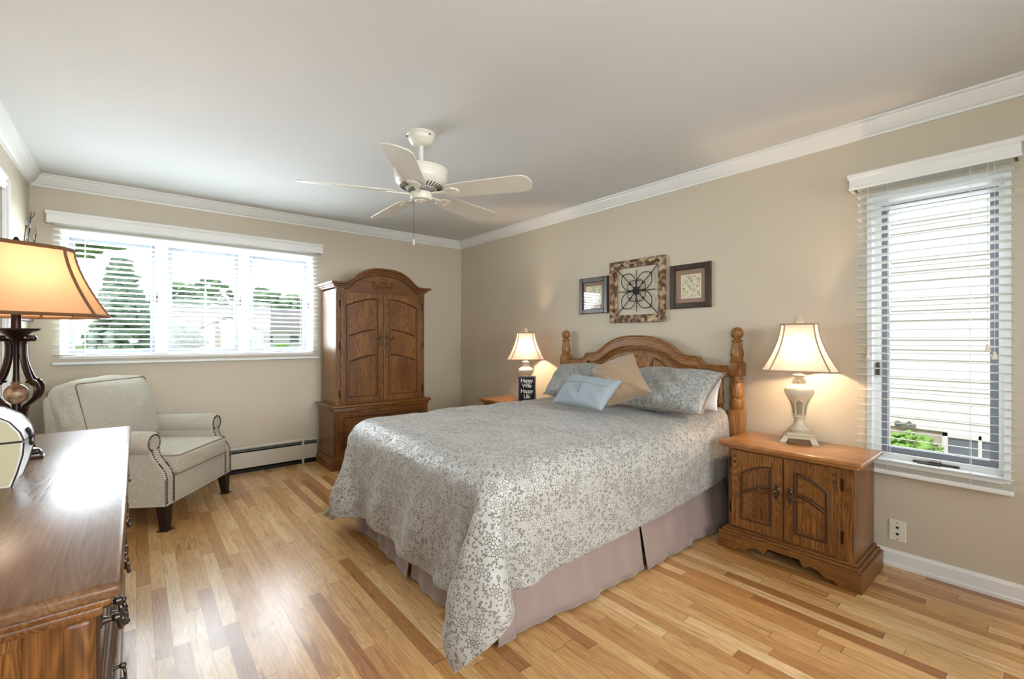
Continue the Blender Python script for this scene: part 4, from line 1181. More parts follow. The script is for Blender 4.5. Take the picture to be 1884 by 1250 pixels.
     -5,2,4,-3,1,-5,-5,-1,0,1,1,-1,0,0,0,0,0,-1,0,0,0,1,0,-1,0,0,0,2,0,0,0,0,0,0,-2,4,3,-2,6,-1,-1,-2,1,
     1,3,-2,1,4,6,3,0,0,1,0,1,0,0,0,0,0,1,0,0,0,0,0,2,0,0,0,-1,0,0,0,0,0,0,2,-1,1,-2,-6,3,-1,0,2,
     5,-2,1,4,-2,-4,-1,2,0,-1,0,0,0,0,0,-1,0,0,0,0,0,0,0,-2,0,0,0,-1,0,0,0,0,0,0,-1,-2,-5,2,4,-2,3,1,0,
     -5,-1,1,-5,-4,4,2,-1,-1,-1,0,0,0,0,0,1,0,0,0,0,0,0,0,1,0,0,0,2,0,0,0,0,0,0,-1,1,5,0,2,0,-3,1,-4,
     1,1,-1,2,2,-4,-4,0,2,2,0,0,-1,0,0,0,-1,0,-1,0,0,0,0,0,0,0,0,-1,0,0,0,0,0,0,2,1,-2,1,-3,1,3,0,7,
     0,-1,0,0,3,5,4,2,-1,-2,-1,0,1,0,0,0,1,0,1,0,0,0,0,1,0,0,0,0,0,1,0,0,0,0,-1,-2,-1,0,1,-3,-4,1,-6,
     2,2,0,1,-4,-2,-4,-5,-1,1,1,0,0,-1,0,0,0,0,0,0,0,0,0,-2,0,0,0,0,0,-1,0,0,0,0,0,1,-1,-1,-3,1,4,-5,4,
     0,-3,-2,-3,4,-5,0,4,1,0,0,-1,0,1,0,0,0,0,0,0,0,0,0,1,0,0,0,0,0,0,0,0,0,0,1,1,6,1,0,1,-4,3,-2,
     -1,4,3,1,-2,5,6,-1,0,0,0,1,0,0,0,0,0,0,0,0,0,0,0,0,0,0,0,0,0,0,0,0,0,1,-3,-2,-6,-4,2,0,5,4,4,
     0,0,-1,3,-1,-2,-8,-1,0,0,0,0,0,0,0,0,0,0,1,0,0,0,0,0,0,0,0,0,0,0,0,0,0,-1,4,2,3,4,2,2,-2,-6,-1,
     2,-5,1,-2,-1,4,4,1,0,0,0,0,0,0,-1,0,0,0,-2,0,0,0,0,0,0,0,0,0,0,0,0,0,1,0,-3,-3,-4,-3,0,0,2,6,-2,
     -2,7,-4,1,5,-6,2,0,0,0,0,0,-1,0,1,0,0,0,1,0,0,0,0,0,0,0,0,0,0,0,0,0,-1,0,2,4,6,6,-1,3,-2,0,-1,
     2,-4,5,-4,-6,4,-1,0,0,-1,-1,0,1,0,0,0,0,-1,0,0,0,0,0,0,0,0,0,0,0,0,0,0,0,0,-2,-2,-3,-3,3,-3,4,1,4,
     -7,-4,-3,4,3,-1,-4,0,0,1,1,0,0,0,0,0,0,1,0,-1,0,0,-1,0,0,0,0,0,0,0,0,0,0,0,2,-2,-1,0,-4,0,-3,-8,-4,
     2,4,-1,-1,2,1,5,0,0,0,0,0,0,-1,0,0,0,0,0,1,0,0,1,0,0,0,0,0,0,0,0,0,0,1,-1,5,4,2,1,-5,-10,1,4,
     -5,-9,-2,-4,-7,-5,-2,0,-1,0,0,0,0,1,0,0,0,0,0,0,0,0,0,0,0,0,0,0,1,0,0,0,1,-1,0,-4,-2,-8,-3,-2,2,-5,-9,
     4,7,1,-1,5,5,0,0,1,-1,0,0,0,0,0,0,0,0,-1,0,0,0,0,0,0,0,0,0,-1,0,0,1,-1,0,0,2,-7,2,-6,-2,2,10,3,
     6,1,-4,2,-2,-4,-3,-1,0,1,0,0,0,0,0,0,0,0,2,0,0,0,1,0,0,0,0,0,0,0,0,-1,0,0,0,-3,8,2,8,6,3,-4,3,
     -4,0,7,2,-3,1,6,2,-1,-1,-1,0,0,0,0,-1,0,0,-1,0,0,0,-2,0,0,0,0,0,-1,0,0,0,-1,0,1,3,-3,5,5,8,6,-8,-5,
     2,-1,3,4,12,4,-5,-1,0,1,2,-1,0,0,0,2,0,0,0,0,0,0,2,0,0,0,0,0,1,0,0,0,2,1,0,-1,8,1,-2,-9,-5,13,6,
     13,9,7,7,-1,6,5,3,2,1,-1,2,0,0,0,-1,0,0,0,0,0,0,-2,0,-1,0,0,0,0,0,0,-1,-1,-2,-1,3,-9,-6,-4,4,-4,-9,-13,
     -6,6,-3,-9,-2,-7,1,-8,2,-1,0,-1,0,1,0,0,0,0,0,0,0,0,1,0,1,0,0,0,0,0,0,1,-1,0,-6,-4,-2,-9,-4,-6,5,4,10,
     -3,-10,-6,2,-7,-5,-15,9,-2,2,1,0,0,-1,0,0,0,0,0,0,-1,0,0,0,0,0,0,-1,0,-1,0,0,0,1,8,-10,-7,2,-7,-8,-10,-2,-4,
     -12,-10,-8,-11,-7,-7,6,-2,-1,-2,-1,0,1,0,0,0,0,0,0,0,2,0,0,0,0,-1,0,1,0,1,-1,0,1,-2,-8,18,26,13,9,6,0,-8,-2,
     -5,-7,-6,-6,-4,0,8,1,4,1,0,0,-1,0,1,0,0,0,0,0,-1,0,0,0,0,1,0,0,-1,-1,1,-1,-1,2,10,-12,-11,6,18,17,14,10,0,
     1,1,0,1,4,13,2,-1,0,-2,1,1,0,1,-1,0,0,1,0,0,0,0,0,-1,0,0,0,0,1,1,0,1,0,-1,-11,-2,-5,2,-11,-5,9,14,18,
     0,2,0,4,11,2,-1,3,-9,1,-1,-1,0,-1,0,0,0,-1,0,0,0,0,0,1,0,0,-1,0,0,0,0,-1,-1,-1,8,11,-6,-17,9,1,-12,-4,1,
     -1,-3,5,11,2,1,1,3,1,2,0,0,1,0,0,0,0,0,0,0,0,0,0,0,0,0,1,0,0,0,-1,1,2,1,-6,-3,-2,5,-8,5,1,1,-7,
     4,9,6,-2,2,2,1,-6,4,-3,0,0,-1,0,0,0,0,0,0,0,0,0,0,0,-1,0,0,-1,-1,0,1,0,0,-1,1,-7,12,-9,-7,-4,10,-15,2,
     0,3,3,4,2,0,2,-8,-2,2,0,0,0,0,0,0,0,0,0,0,0,0,0,0,1,0,0,1,1,0,0,0,-3,1,-1,7,4,-1,2,-8,-1,14,-14,
     12,0,5,3,-1,-1,0,3,2,-1,1,1,0,0,0,0,1,0,0,0,-1,0,0,0,0,-1,0,0,0,-1,-1,-1,4,-1,1,-4,-13,6,-11,4,-8,3,13,
     -2,13,-2,0,3,2,-3,0,0,0,-1,-1,0,0,0,0,-2,0,0,0,2,0,0,0,0,2,-1,0,0,1,1,1,-5,1,2,-2,-1,15,2,-14,-13,-7,6,
     4,-10,5,1,-3,1,-9,0,1,1,0,0,0,0,0,0,2,0,0,0,-1,0,0,0,0,-2,1,-1,0,0,0,0,4,0,-1,1,1,-13,5,0,15,-3,-12,
     -2,6,-1,-1,2,-1,8,2,0,-2,0,0,0,0,0,0,-1,0,0,0,-1,0,0,0,0,1,0,1,0,0,0,-1,-4,-1,1,-1,3,-9,14,4,-11,-12,-4,
     5,2,-1,0,1,-2,-7,-1,-1,1,0,0,0,0,0,0,0,0,0,0,1,0,-1,0,0,0,0,0,0,0,0,-1,2,0,0,0,10,13,-8,1,-5,13,12,
     0,0,0,1,0,-1,-1,0,0,1,0,0,0,0,0,0,0,0,0,0,0,-1,1,0,0,0,0,0,-1,0,0,0,1,0,5,1,-11,-12,-11,8,12,1,-2,
     -2,-4,2,1,-3,-11,8,2,0,-2,0,0,0,1,0,0,-1,0,0,0,1,1,1,0,0,0,0,0,1,-1,-1,0,-1,0,-8,0,0,-2,2,1,-10,-11,3,
     0,4,-1,-2,-2,17,-8,0,1,1,0,0,1,-1,1,0,2,0,0,0,-2,0,-2,0,0,0,0,0,0,1,1,-1,0,-2,14,0,-4,6,0,-16,2,3,-7,
     5,-1,1,-6,-8,-6,12,2,0,0,0,1,-1,0,-1,1,-2,-1,0,0,2,0,1,0,0,0,0,0,0,0,-1,4,1,1,-7,1,0,7,12,9,4,2,-8,
     -2,2,-1,10,17,-9,-2,3,-1,1,0,-1,0,0,0,-1,1,1,0,0,-2,0,0,0,0,0,0,0,0,0,-2,-3,1,4,-10,1,15,-8,-11,4,2,3,10,
     1,-1,2,2,-3,16,-3,6,-1,-1,0,0,0,-1,-1,-1,0,0,-1,0,1,0,0,0,0,0,0,0,0,-1,3,1,0,1,16,3,-8,16,4,8,5,-3,-6),
    (162,190,218,246,274,303,331,360,378,380,380,378,372,371,368,370,372,376,379,376,377,373,372,373,379,384,386,383,380,377,374,374,373,376,372,342,314,286,258,229,201,173,145,
     -1,-1,-1,-1,0,-1,-1,-2,-3,-5,-6,-4,-3,-6,-8,-5,-1,-5,-5,-5,-5,-7,-3,-4,-5,-6,-5,-6,-6,-4,-6,-4,0,-4,-2,0,0,0,-1,0,-1,-1,-1,
     0,0,0,0,-2,-1,-1,-1,0,0,5,-1,-4,-1,4,0,-2,7,3,3,-3,3,-3,0,2,1,0,0,4,-1,6,3,-3,-1,0,0,0,-1,0,-1,1,1,0,
     -1,0,0,0,1,2,1,2,-2,0,-3,0,2,4,3,5,-1,-4,-1,-3,6,2,2,2,-3,0,-1,1,-1,7,-4,-7,-4,2,0,-1,-2,0,1,0,-1,-1,0,
     2,0,0,0,0,-2,0,-1,1,1,-2,-2,2,2,0,-2,5,-1,1,1,-3,-4,1,-2,4,2,4,2,-3,-8,2,8,3,-3,-1,-2,1,0,-2,0,0,0,1,
     -2,0,0,0,0,1,-1,1,-1,5,5,5,1,-2,3,3,-4,2,1,2,2,7,2,2,-3,0,-2,-1,3,3,1,-1,4,5,0,2,0,0,2,1,1,0,-1,
     1,0,-1,-1,0,0,1,0,1,-3,-6,0,2,4,-4,-1,3,0,-1,1,4,-2,0,2,6,1,2,3,1,3,0,1,-1,-4,-1,0,0,0,-1,-1,-2,0,0,
     0,-1,1,1,-1,-1,0,-1,-2,2,10,-1,-2,0,3,-2,-2,-5,-3,2,-2,4,1,-2,-4,0,-2,-2,-1,-6,1,-2,5,8,1,0,0,0,0,0,2,1,0,
     0,1,0,0,1,2,-1,0,3,0,-7,7,4,-2,0,2,1,5,3,-3,4,-4,3,6,2,-1,2,1,1,7,-3,3,-5,-1,-1,0,0,0,0,0,-1,-2,0,
     0,0,0,0,0,-2,1,-1,2,0,8,-7,-3,4,1,1,1,0,1,3,-2,3,0,-6,3,4,4,2,2,-5,0,-2,-3,-6,-3,1,0,0,0,0,0,2,0,
     -1,-1,-1,-1,0,0,-1,0,3,0,-6,7,3,-6,-3,-3,-4,1,2,-1,-3,-2,-2,5,0,0,-7,-1,-1,5,6,-2,4,7,5,-1,0,0,0,0,-1,-1,0,
     1,2,2,1,-1,0,1,-1,-3,-4,5,-6,-1,5,2,1,4,-1,-6,-1,2,2,0,-4,-1,-2,7,1,-1,0,-7,5,-3,-7,1,0,0,0,0,0,2,0,1,
     0,-2,-2,0,1,1,-1,-1,0,6,-4,6,-1,-4,-3,-1,-1,-2,7,-3,0,-5,-2,3,-1,1,-2,-1,6,-1,6,-3,5,6,4,-1,0,0,0,0,-1,0,-1,
     -1,1,1,0,0,-2,0,2,3,0,3,-5,1,6,1,4,3,2,-2,3,0,4,-1,-1,1,-1,-2,4,-2,0,-1,-1,-4,-3,-7,0,0,0,0,0,0,0,0,
     2,0,0,0,-1,3,1,5,-3,-5,-6,2,-1,-8,2,-1,-3,2,-1,4,-3,-1,3,-2,-5,4,3,-4,-2,3,-1,2,0,0,2,-4,0,1,1,1,0,0,0,
     -2,-1,-1,-1,1,-2,0,-2,-1,6,4,-2,-1,7,-1,-1,3,0,0,-3,4,-1,-3,-3,6,-5,1,4,0,-1,2,2,3,-3,3,8,0,-1,-1,-2,0,0,0,
     1,2,2,2,-1,1,-1,-1,3,-5,0,1,1,-4,2,3,-4,-1,3,2,-1,-2,1,6,-6,0,-2,-3,2,-3,-1,-3,-2,5,0,-4,0,0,0,2,1,1,0,
     0,-2,-2,-2,1,0,1,0,0,2,-2,-3,0,3,0,-2,4,0,-2,-4,2,6,0,-5,4,4,-1,4,2,4,-2,6,5,0,-2,0,0,0,0,-1,-1,-1,0,
     0,1,1,1,-1,-1,0,1,0,-4,5,5,3,2,-3,-4,-4,-3,-2,2,-3,-4,3,1,-1,-2,3,-6,-8,-4,2,-7,-5,-1,2,3,1,0,0,0,0,0,1,
     0,0,0,0,1,2,-1,-2,1,5,-6,-3,0,-4,1,4,3,4,2,-2,0,1,-2,5,5,-2,1,2,6,0,0,1,2,0,-1,-2,-1,0,1,1,0,0,-1,
     -1,0,0,-1,0,-2,0,0,-5,-2,7,1,-4,2,1,-1,-1,-1,0,4,3,1,1,-6,-6,4,-4,-1,-3,1,-3,-1,-1,2,3,2,1,1,-1,-1,1,0,0,
     2,0,0,1,0,2,1,0,2,3,-4,3,3,-2,1,0,0,1,2,-4,-1,0,-2,3,2,-4,-1,0,0,-1,1,3,-2,0,-4,-4,-1,-1,0,0,-1,1,1,
     -2,0,0,0,0,-2,2,4,2,-6,-4,-2,-4,-2,-4,-2,-2,1,-5,2,-2,1,3,2,-3,1,-3,1,3,2,0,-2,3,-5,-1,5,1,0,1,1,0,-1,-1,
     2,0,0,0,0,2,-2,-6,-3,5,6,-4,2,3,2,5,6,-2,8,3,-1,-6,-5,-4,5,2,7,0,-3,0,3,2,-2,3,6,-2,-1,0,-1,-1,1,1,0,
     -2,0,0,0,0,-1,0,5,1,-2,-6,3,-2,-5,-2,-5,-4,1,-4,-4,2,4,2,2,-3,-5,-2,-2,1,-2,-3,1,2,2,-5,-1,0,1,0,0,-1,-1,1,
     2,0,0,-1,0,0,1,-2,0,-1,4,0,3,4,0,3,0,1,0,4,3,2,-1,1,-3,6,-2,3,1,3,4,-5,1,-1,-1,2,1,0,1,1,1,0,-1,
     -2,0,0,2,1,1,-2,1,1,2,-1,0,-5,0,7,0,0,-5,1,-3,-4,-5,4,-5,6,-3,4,2,-2,-4,-5,7,-4,-1,2,-1,-1,-1,-1,-1,-1,1,0,
     2,0,0,-1,-2,-1,1,0,0,0,3,-4,4,0,-7,-2,-2,4,-2,3,5,7,-4,5,-4,1,-1,-3,1,-1,1,-5,3,1,2,-1,1,0,0,0,0,-1,1,
     -1,0,0,0,2,0,1,0,-1,2,-5,5,1,-1,-1,-2,0,-2,-3,-2,-2,-6,6,-1,5,3,0,-2,-3,3,-1,1,0,-3,-1,1,-1,1,1,1,1,1,-1,
     0,0,0,0,-1,0,-1,0,2,-4,6,0,-2,3,5,4,2,-1,5,-2,-4,7,-5,2,-4,-2,-1,3,3,-1,3,-5,-2,5,-1,-2,0,0,0,0,0,-1,1,
     1,1,0,1,0,0,1,0,-1,6,-4,2,5,-2,-4,-3,-3,4,-5,1,4,-5,2,-2,4,0,0,0,-2,-2,-5,5,0,-3,2,4,1,-1,-1,-1,-1,1,-1,
     -2,-1,1,-1,1,1,-1,0,1,-4,4,-3,-6,-3,1,0,4,-4,1,0,-5,0,-1,3,-2,-1,0,-5,2,5,4,-1,2,0,-2,-3,0,1,1,1,0,-1,1,
     2,0,-1,1,0,0,0,-1,-3,-2,-2,2,2,4,-3,0,-1,0,4,-2,5,-2,1,-4,0,2,2,8,2,-4,-2,0,-3,-2,-4,1,0,-1,-1,-1,1,1,0,
     -1,1,1,-1,-1,-1,0,0,4,6,3,-4,1,-2,6,4,0,4,-2,1,-6,0,-4,1,0,-3,-2,-7,-4,4,4,0,0,1,5,0,0,1,1,1,0,0,0,
     0,-1,-1,0,1,0,2,3,-3,-5,-6,4,-2,1,-2,-2,1,-3,0,2,3,1,3,2,-2,2,0,4,3,-3,-2,1,2,0,-3,-1,0,0,0,0,0,0,-1,
     1,0,0,1,-1,1,-2,-3,1,0,0,-4,2,-2,1,1,-2,3,1,-1,1,0,-2,-4,-2,-2,0,0,3,3,2,4,2,1,3,1,-1,0,0,0,0,-1,1,
     0,1,1,0,0,0,0,0,0,1,4,3,-2,5,-3,0,3,-3,1,-1,-1,0,3,1,5,0,2,1,-4,-1,0,-4,-2,0,-2,-1,1,0,0,0,0,1,0,
     -1,-1,-1,-1,2,-1,1,1,0,-2,-2,-1,4,-1,6,-1,-3,3,-6,2,0,-2,-4,-1,-2,4,-2,-1,1,-3,-5,0,2,1,1,2,0,0,0,-1,-1,0,-1,
     0,1,1,1,-2,1,0,0,-2,4,0,2,-3,-4,-4,-1,2,-4,8,-3,3,4,4,2,2,-4,2,-1,-3,5,6,2,-2,-2,-2,-2,0,0,0,1,1,0,1,
     1,-1,-1,-1,0,-1,0,0,4,0,1,-2,-1,4,-1,3,-1,2,-8,4,-2,1,-1,3,-3,3,-4,0,0,-7,-4,-2,3,4,5,1,0,0,-1,0,0,0,0,
     0,1,1,1,1,1,0,-1,-2,-2,0,1,3,-1,3,-4,1,2,5,-2,-1,-1,-1,-4,0,-2,2,-2,2,7,0,0,-4,-2,-3,0,0,-1,1,0,0,-1,0,
     -1,-1,0,0,0,0,-1,3,-1,0,0,0,-1,-1,-3,3,-2,-3,-1,-4,0,-4,3,1,3,-2,-2,3,0,-4,2,-1,1,-1,2,1,-1,1,0,0,-1,1,0,
     0,1,-1,0,-1,0,1,-3,0,-1,-2,-1,-3,-3,-1,-2,2,3,-1,6,1,4,-2,-2,-4,1,2,-3,-1,0,-1,3,0,-2,-2,0,1,0,0,0,1,0,0,
     1,0,1,-1,1,-1,-1,1,2,1,0,-3,3,5,4,4,0,-3,5,-3,-1,-2,-1,2,2,2,-2,0,4,3,1,-1,0,4,-2,-3,0,0,-1,-1,0,0,0,
     0,-1,-1,1,0,1,3,0,-2,-2,0,5,-6,-5,-3,-4,2,5,-4,2,2,1,1,2,0,-3,2,2,-5,0,1,-2,1,-3,2,3,0,0,1,1,0,0,0,
     -1,1,1,-1,0,-1,-3,-1,1,2,1,-6,6,2,2,4,-2,-4,0,0,-2,-1,-1,-3,0,1,-1,1,0,-4,0,3,-1,1,0,-2,-1,0,0,0,0,0,0,
     1,0,0,1,-1,1,0,2,0,-2,0,2,-3,-1,-3,-3,-2,1,2,0,3,3,0,1,0,1,1,-2,4,4,-3,-1,-1,1,0,1,2,-1,0,0,0,0,-1,
     0,-1,0,0,1,0,1,-2,0,3,-4,2,0,4,2,0,2,-2,-2,-1,-1,-2,4,0,0,0,1,1,-5,-6,-1,-1,5,-1,0,0,-2,1,0,0,0,0,1,
     -1,1,0,0,0,0,0,2,1,0,6,0,5,-3,2,-1,-3,1,-2,1,-1,-1,-5,0,-2,0,-3,-1,2,4,2,0,-5,0,0,0,1,0,0,0,0,0,0,
     1,0,-1,-1,0,0,0,-2,0,1,-2,1,-3,3,-3,2,2,0,3,-1,2,3,7,3,6,2,4,1,2,-1,-3,-2,0,1,0,-1,0,0,0,0,0,-1,0,
     0,-1,1,1,-1,0,0,2,-1,-1,0,0,-2,-3,0,-3,-1,-2,-3,-2,-4,1,-3,-4,-5,0,-4,-3,-4,1,4,1,1,-2,0,2,0,0,0,0,0,1,0,
     0,1,0,0,1,-1,-1,-1,0,-1,2,-1,4,0,0,0,1,2,0,1,3,-4,-3,5,6,-5,3,4,4,-3,-2,0,-2,1,1,-1,0,0,0,0,0,0,0,
     0,0,-1,-1,-1,1,1,-1,0,1,-2,-2,-2,2,-1,2,-1,-1,2,-1,-2,2,5,-4,-8,6,-2,0,-2,5,-1,1,0,-2,-2,0,0,0,0,0,0,0,0,
     0,0,1,1,1,0,-1,1,0,-1,0,4,0,-3,4,0,0,0,0,2,-1,-3,-8,1,5,-4,2,-4,4,0,6,-2,0,0,-2,0,0,0,0,0,-1,0,0,
     0,0,0,0,0,-1,2,-1,-1,-2,0,-2,-2,1,-2,0,3,2,0,-1,2,2,4,-3,-2,0,-2,5,-4,-1,-4,3,1,-1,4,0,0,0,0,0,1,0,0,
     -1,0,0,0,0,1,-2,0,1,2,0,-1,2,2,0,3,-3,0,0,3,-1,-1,1,3,-3,1,2,1,4,1,0,-1,3,2,-3,-1,0,0,0,0,0,0,0,
     1,-1,-1,0,0,0,1,2,1,0,-2,2,0,-1,2,-3,3,-2,0,-3,2,1,-3,-3,4,1,0,-2,-2,-2,2,1,-3,2,2,1,0,0,0,-1,0,0,-1,
     0,1,1,0,0,0,0,-1,-1,1,3,-4,1,2,0,1,-2,0,-2,1,-1,0,1,1,-3,-2,-1,0,0,1,-2,1,2,0,-1,0,0,-1,-1,1,0,0,2,
     -1,-1,0,-1,0,0,0,0,0,-2,-1,5,0,-1,-3,-1,-2,-1,0,-2,1,1,3,2,3,1,2,-1,-1,-1,0,-2,2,-2,0,-1,0,1,1,0,0,0,-1,
     1,1,-1,1,-1,0,0,0,0,1,1,-1,0,2,4,-1,1,2,3,2,-3,-1,-2,-1,-1,3,-4,-1,0,0,0,0,-4,2,3,2,0,0,0,0,0,0,0,
     0,0,1,-1,1,-1,0,0,-1,1,-3,-2,0,-3,-4,2,2,1,-3,0,3,0,0,0,0,-6,4,1,-1,-1,-1,-1,0,0,-2,-2,0,0,0,0,0,0,-1,
     -1,0,0,1,0,1,-1,-1,1,-2,4,3,0,2,3,-2,-1,-3,3,-2,-1,0,0,0,0,3,-4,-1,3,2,2,1,1,-1,1,2,-1,0,0,0,0,0,2,
     1,-1,0,0,-1,-1,1,1,-1,-1,-2,-3,-3,-4,-4,2,1,4,-1,4,-1,-1,-1,0,-2,-1,-1,1,-4,-1,-1,-1,0,0,-1,-1,1,0,0,1,0,0,-1,
     1,1,-1,0,1,1,-1,-1,-1,1,-3,1,4,2,2,-1,0,-2,1,-3,0,3,2,-1,2,0,4,-1,4,2,2,2,0,-1,0,-1,-1,0,0,-1,0,-1,0,
     -2,0,1,-1,0,0,1,1,1,-1,4,-2,-4,0,0,1,0,2,1,3,1,-6,-4,-2,-3,0,-1,2,-1,-2,-2,0,-1,2,-1,1,2,0,0,-1,-1,1,0,
     2,1,0,1,-1,0,0,0,1,2,-3,2,2,-2,0,0,-3,-3,-1,0,3,6,3,4,4,-1,-1,0,-1,0,0,-1,2,-2,1,0,-2,-1,-1,0,1,0,-1,
     -1,-2,-1,0,1,-1,-1,-1,0,0,2,0,-1,2,1,-1,3,3,-2,-2,-3,-1,2,-2,-3,3,2,-2,0,-2,-1,0,0,1,0,0,1,0,0,0,-1,2,2,
     -1,0,2,-1,-1,0,0,1,0,0,-1,0,0,0,-2,-2,-3,-3,4,3,2,0,-5,0,2,0,0,2,-1,3,0,-1,-1,2,0,-2,-2,0,0,0,0,-1,0,
     0,1,-2,1,1,1,0,-2,0,0,2,0,3,1,2,2,3,-1,-5,-5,-1,-1,7,4,3,0,1,-1,0,-5,0,1,-1,-2,0,2,2,1,1,1,0,-7,0,
     0,-1,0,-1,-1,-1,1,2,0,0,-1,0,-4,-2,-5,-2,-2,3,2,2,-2,1,-6,-5,-3,-1,-4,0,0,5,0,-1,1,-1,0,-2,-1,-1,-1,-2,0,6,0,
     2,0,0,0,-1,-1,-2,-3,-3,-1,-2,-2,1,-2,3,-1,-2,-3,-3,-2,-3,-7,0,1,-2,-1,0,-4,-3,-4,-2,-3,-4,-1,-2,2,0,0,0,2,1,-1,-9,
     -5,-1,-1,-1,1,0,1,3,-3,-5,-3,-3,-4,-2,-6,-2,-2,-5,-2,-5,-1,3,-4,-4,-5,-6,-4,0,0,-3,-4,-2,-2,-4,-6,-3,-1,0,1,-1,-1,1,8,
     2,0,1,0,-1,2,-1,-8,1,1,-3,-3,-5,-4,-1,-4,-3,0,-3,0,-3,-8,-2,-5,1,0,-1,-5,-5,-2,0,0,-2,-1,6,-6,0,0,-2,0,0,-2,-2,
     1,1,-2,0,1,-3,-1,4,1,-7,-4,-3,1,-1,-2,-2,-3,-5,-3,-4,-4,3,-3,2,-6,-4,-3,-1,-1,-1,-3,-7,-2,-3,-12,7,2,0,2,1,1,2,2,
     2,1,2,1,-1,2,-3,-2,-2,1,1,-1,-3,-2,-2,1,-1,2,0,0,2,-4,-1,-5,2,-1,-4,-2,-2,-5,-3,3,-3,-2,8,-7,-8,-4,-2,-1,0,0,-1,
     -3,-3,-1,-1,0,-5,-1,0,-8,-3,-3,-1,-2,-2,-1,-4,-1,-4,-3,-3,-4,-2,-1,0,-4,-1,2,-1,-1,2,1,-4,0,-1,-6,-4,-3,0,-4,-4,-4,-2,-4,
     0,1,1,0,-3,0,1,-1,2,0,0,-2,-1,0,-2,0,-1,0,0,0,0,0,-1,-1,0,-1,-2,-2,-2,-2,-3,0,0,-1,-1,4,0,-5,0,1,0,-1,8,
     2,0,-2,-4,-1,-2,-2,-4,-1,0,-1,1,1,-1,1,-1,-2,-1,-1,-1,-1,-1,-1,-1,-1,-1,-1,1,1,-2,1,0,-2,-1,1,-2,0,-2,-2,-1,0,-1,-8,
     -1,-1,-1,1,-2,0,1,-3,-1,0,0,-1,0,1,-1,1,2,0,0,0,0,0,0,0,0,0,0,-1,-1,2,-1,-1,0,-1,-2,-3,-2,1,-2,-3,-2,0,2,
     2,-1,-1,-1,0,0,-3,2,1,1,0,0,-1,0,0,-1,0,0,0,1,1,1,1,1,0,1,1,1,1,0,2,1,-1,1,0,2,2,-1,-4,-1,0,1,0,
     -11,-1,-3,-2,0,0,-3,0,-1,-1,0,1,0,-1,2,-1,-2,0,1,-1,-1,-1,-1,-1,2,0,0,0,0,0,-2,-2,0,0,0,0,-5,-3,7,-1,-1,-5,-1,
     3,-3,1,-1,-1,-1,-1,-2,0,-1,1,-1,2,0,-3,2,1,1,-1,0,0,0,0,1,-3,-2,-1,-1,-1,-1,0,2,1,-1,-1,0,1,6,-6,0,-2,-1,-3,
     -2,1,-2,0,1,-4,1,2,0,2,-1,1,-3,1,0,-2,0,-2,-1,1,0,0,1,-2,2,1,1,1,0,0,1,-1,-1,0,-1,-2,1,-9,-4,1,-2,0,0,
     2,-2,0,1,-1,-1,-1,-2,1,-1,2,0,3,-2,1,2,0,1,1,-2,0,-1,-2,1,-1,3,-1,-1,2,1,0,-2,2,1,0,0,2,8,6,-4,2,-1,-1,
     -2,0,0,-1,-2,-1,1,1,0,0,-3,-1,-3,3,2,-2,0,0,2,1,-1,1,3,0,-1,-5,1,-1,-2,0,-2,0,-1,0,-1,0,3,-3,-7,-3,-1,3,-2,
     0,0,1,0,-3,1,1,-1,0,0,1,0,2,-4,-4,0,0,-1,-2,0,2,-1,-3,2,1,3,-2,3,1,1,2,0,0,-1,0,-2,0,5,10,0,-8,-3,2,
     0,1,-2,-1,-1,4,-2,1,0,0,3,2,0,6,2,0,-2,2,-2,2,0,1,-1,-1,2,-2,1,-2,-2,-2,-3,1,3,1,1,9,-5,-1,-4,0,8,-1,1,
     1,-1,2,-4,3,2,2,-1,-1,0,-2,0,2,-4,2,2,6,0,4,-1,-2,1,5,-3,-1,3,2,1,3,0,2,4,-1,3,6,-6,2,-3,6,11,-2,-1,-2,
     -1,-1,-2,3,5,-6,4,0,0,0,-1,0,-4,0,-1,2,-3,1,0,1,5,1,-1,5,0,0,-1,2,-1,2,-1,-1,0,-1,-4,-2,1,-2,4,-2,3,3,-2,
     -1,1,0,0,-4,4,-1,2,0,1,2,-3,1,2,1,-2,1,-3,-2,-2,-4,0,-2,-2,2,-2,0,-4,0,-2,0,0,-1,1,2,-2,2,2,-6,3,5,4,9,
     2,1,0,3,-1,0,-6,5,0,-1,0,2,1,-5,-4,-2,-1,4,2,0,4,3,4,2,-2,2,3,4,1,-1,0,-1,0,0,3,1,-5,3,-4,2,1,-1,-8),
)
CX, CY = 91, 43
v = np.array(CLOTH, int).reshape(3, CX, CY)                       # second differences along the bed, 2 mm steps
step = v.copy()
step[:, 2:] = np.cumsum(v[:, 1:], axis=1)[:, 1:]
v = (np.cumsum(step, axis=1) / 500.0).transpose(1, 2, 0)
faces = [(i * CY + k, (i + 1) * CY + k, (i + 1) * CY + k + 1, i * CY + k + 1) for i in range(CX - 1) for k in range(CY - 1)]
me = bpy.data.meshes.new('comforter')
me.from_pydata(v.reshape(-1, 3).tolist(), [], faces)
me.polygons.foreach_set('use_smooth', [True] * len(faces))
uvl = me.uv_layers.new(name='UVMap')
for lp in me.loops:
    i, k = divmod(lp.vertex_index, CY)
    uvl.data[lp.index].uv = (i / (CX - 1) * 2.44, k / (CY - 1) * 2.35)
comf = bpy.data.objects.new('comforter', me)
COL.objects.link(comf)
me.materials.append(M['damask'])
me.materials.append(M['lining'])
tag(comf, 'silver grey floral comforter draped over the bed, near corner trailing on the floor', 'comforter')
s = comf.modifiers.new('thick', 'SOLIDIFY')
nrm = sum((p.normal.z for p in me.polygons)) > 0
s.thickness = .011
s.offset = 1 if nrm else -1
if nrm:
    s.material_offset = 1
s.use_even_offset = False
if not nrm:
    me.flip_normals()
    s.offset = 1
    s.material_offset = 1
s.material_offset_rim = 0
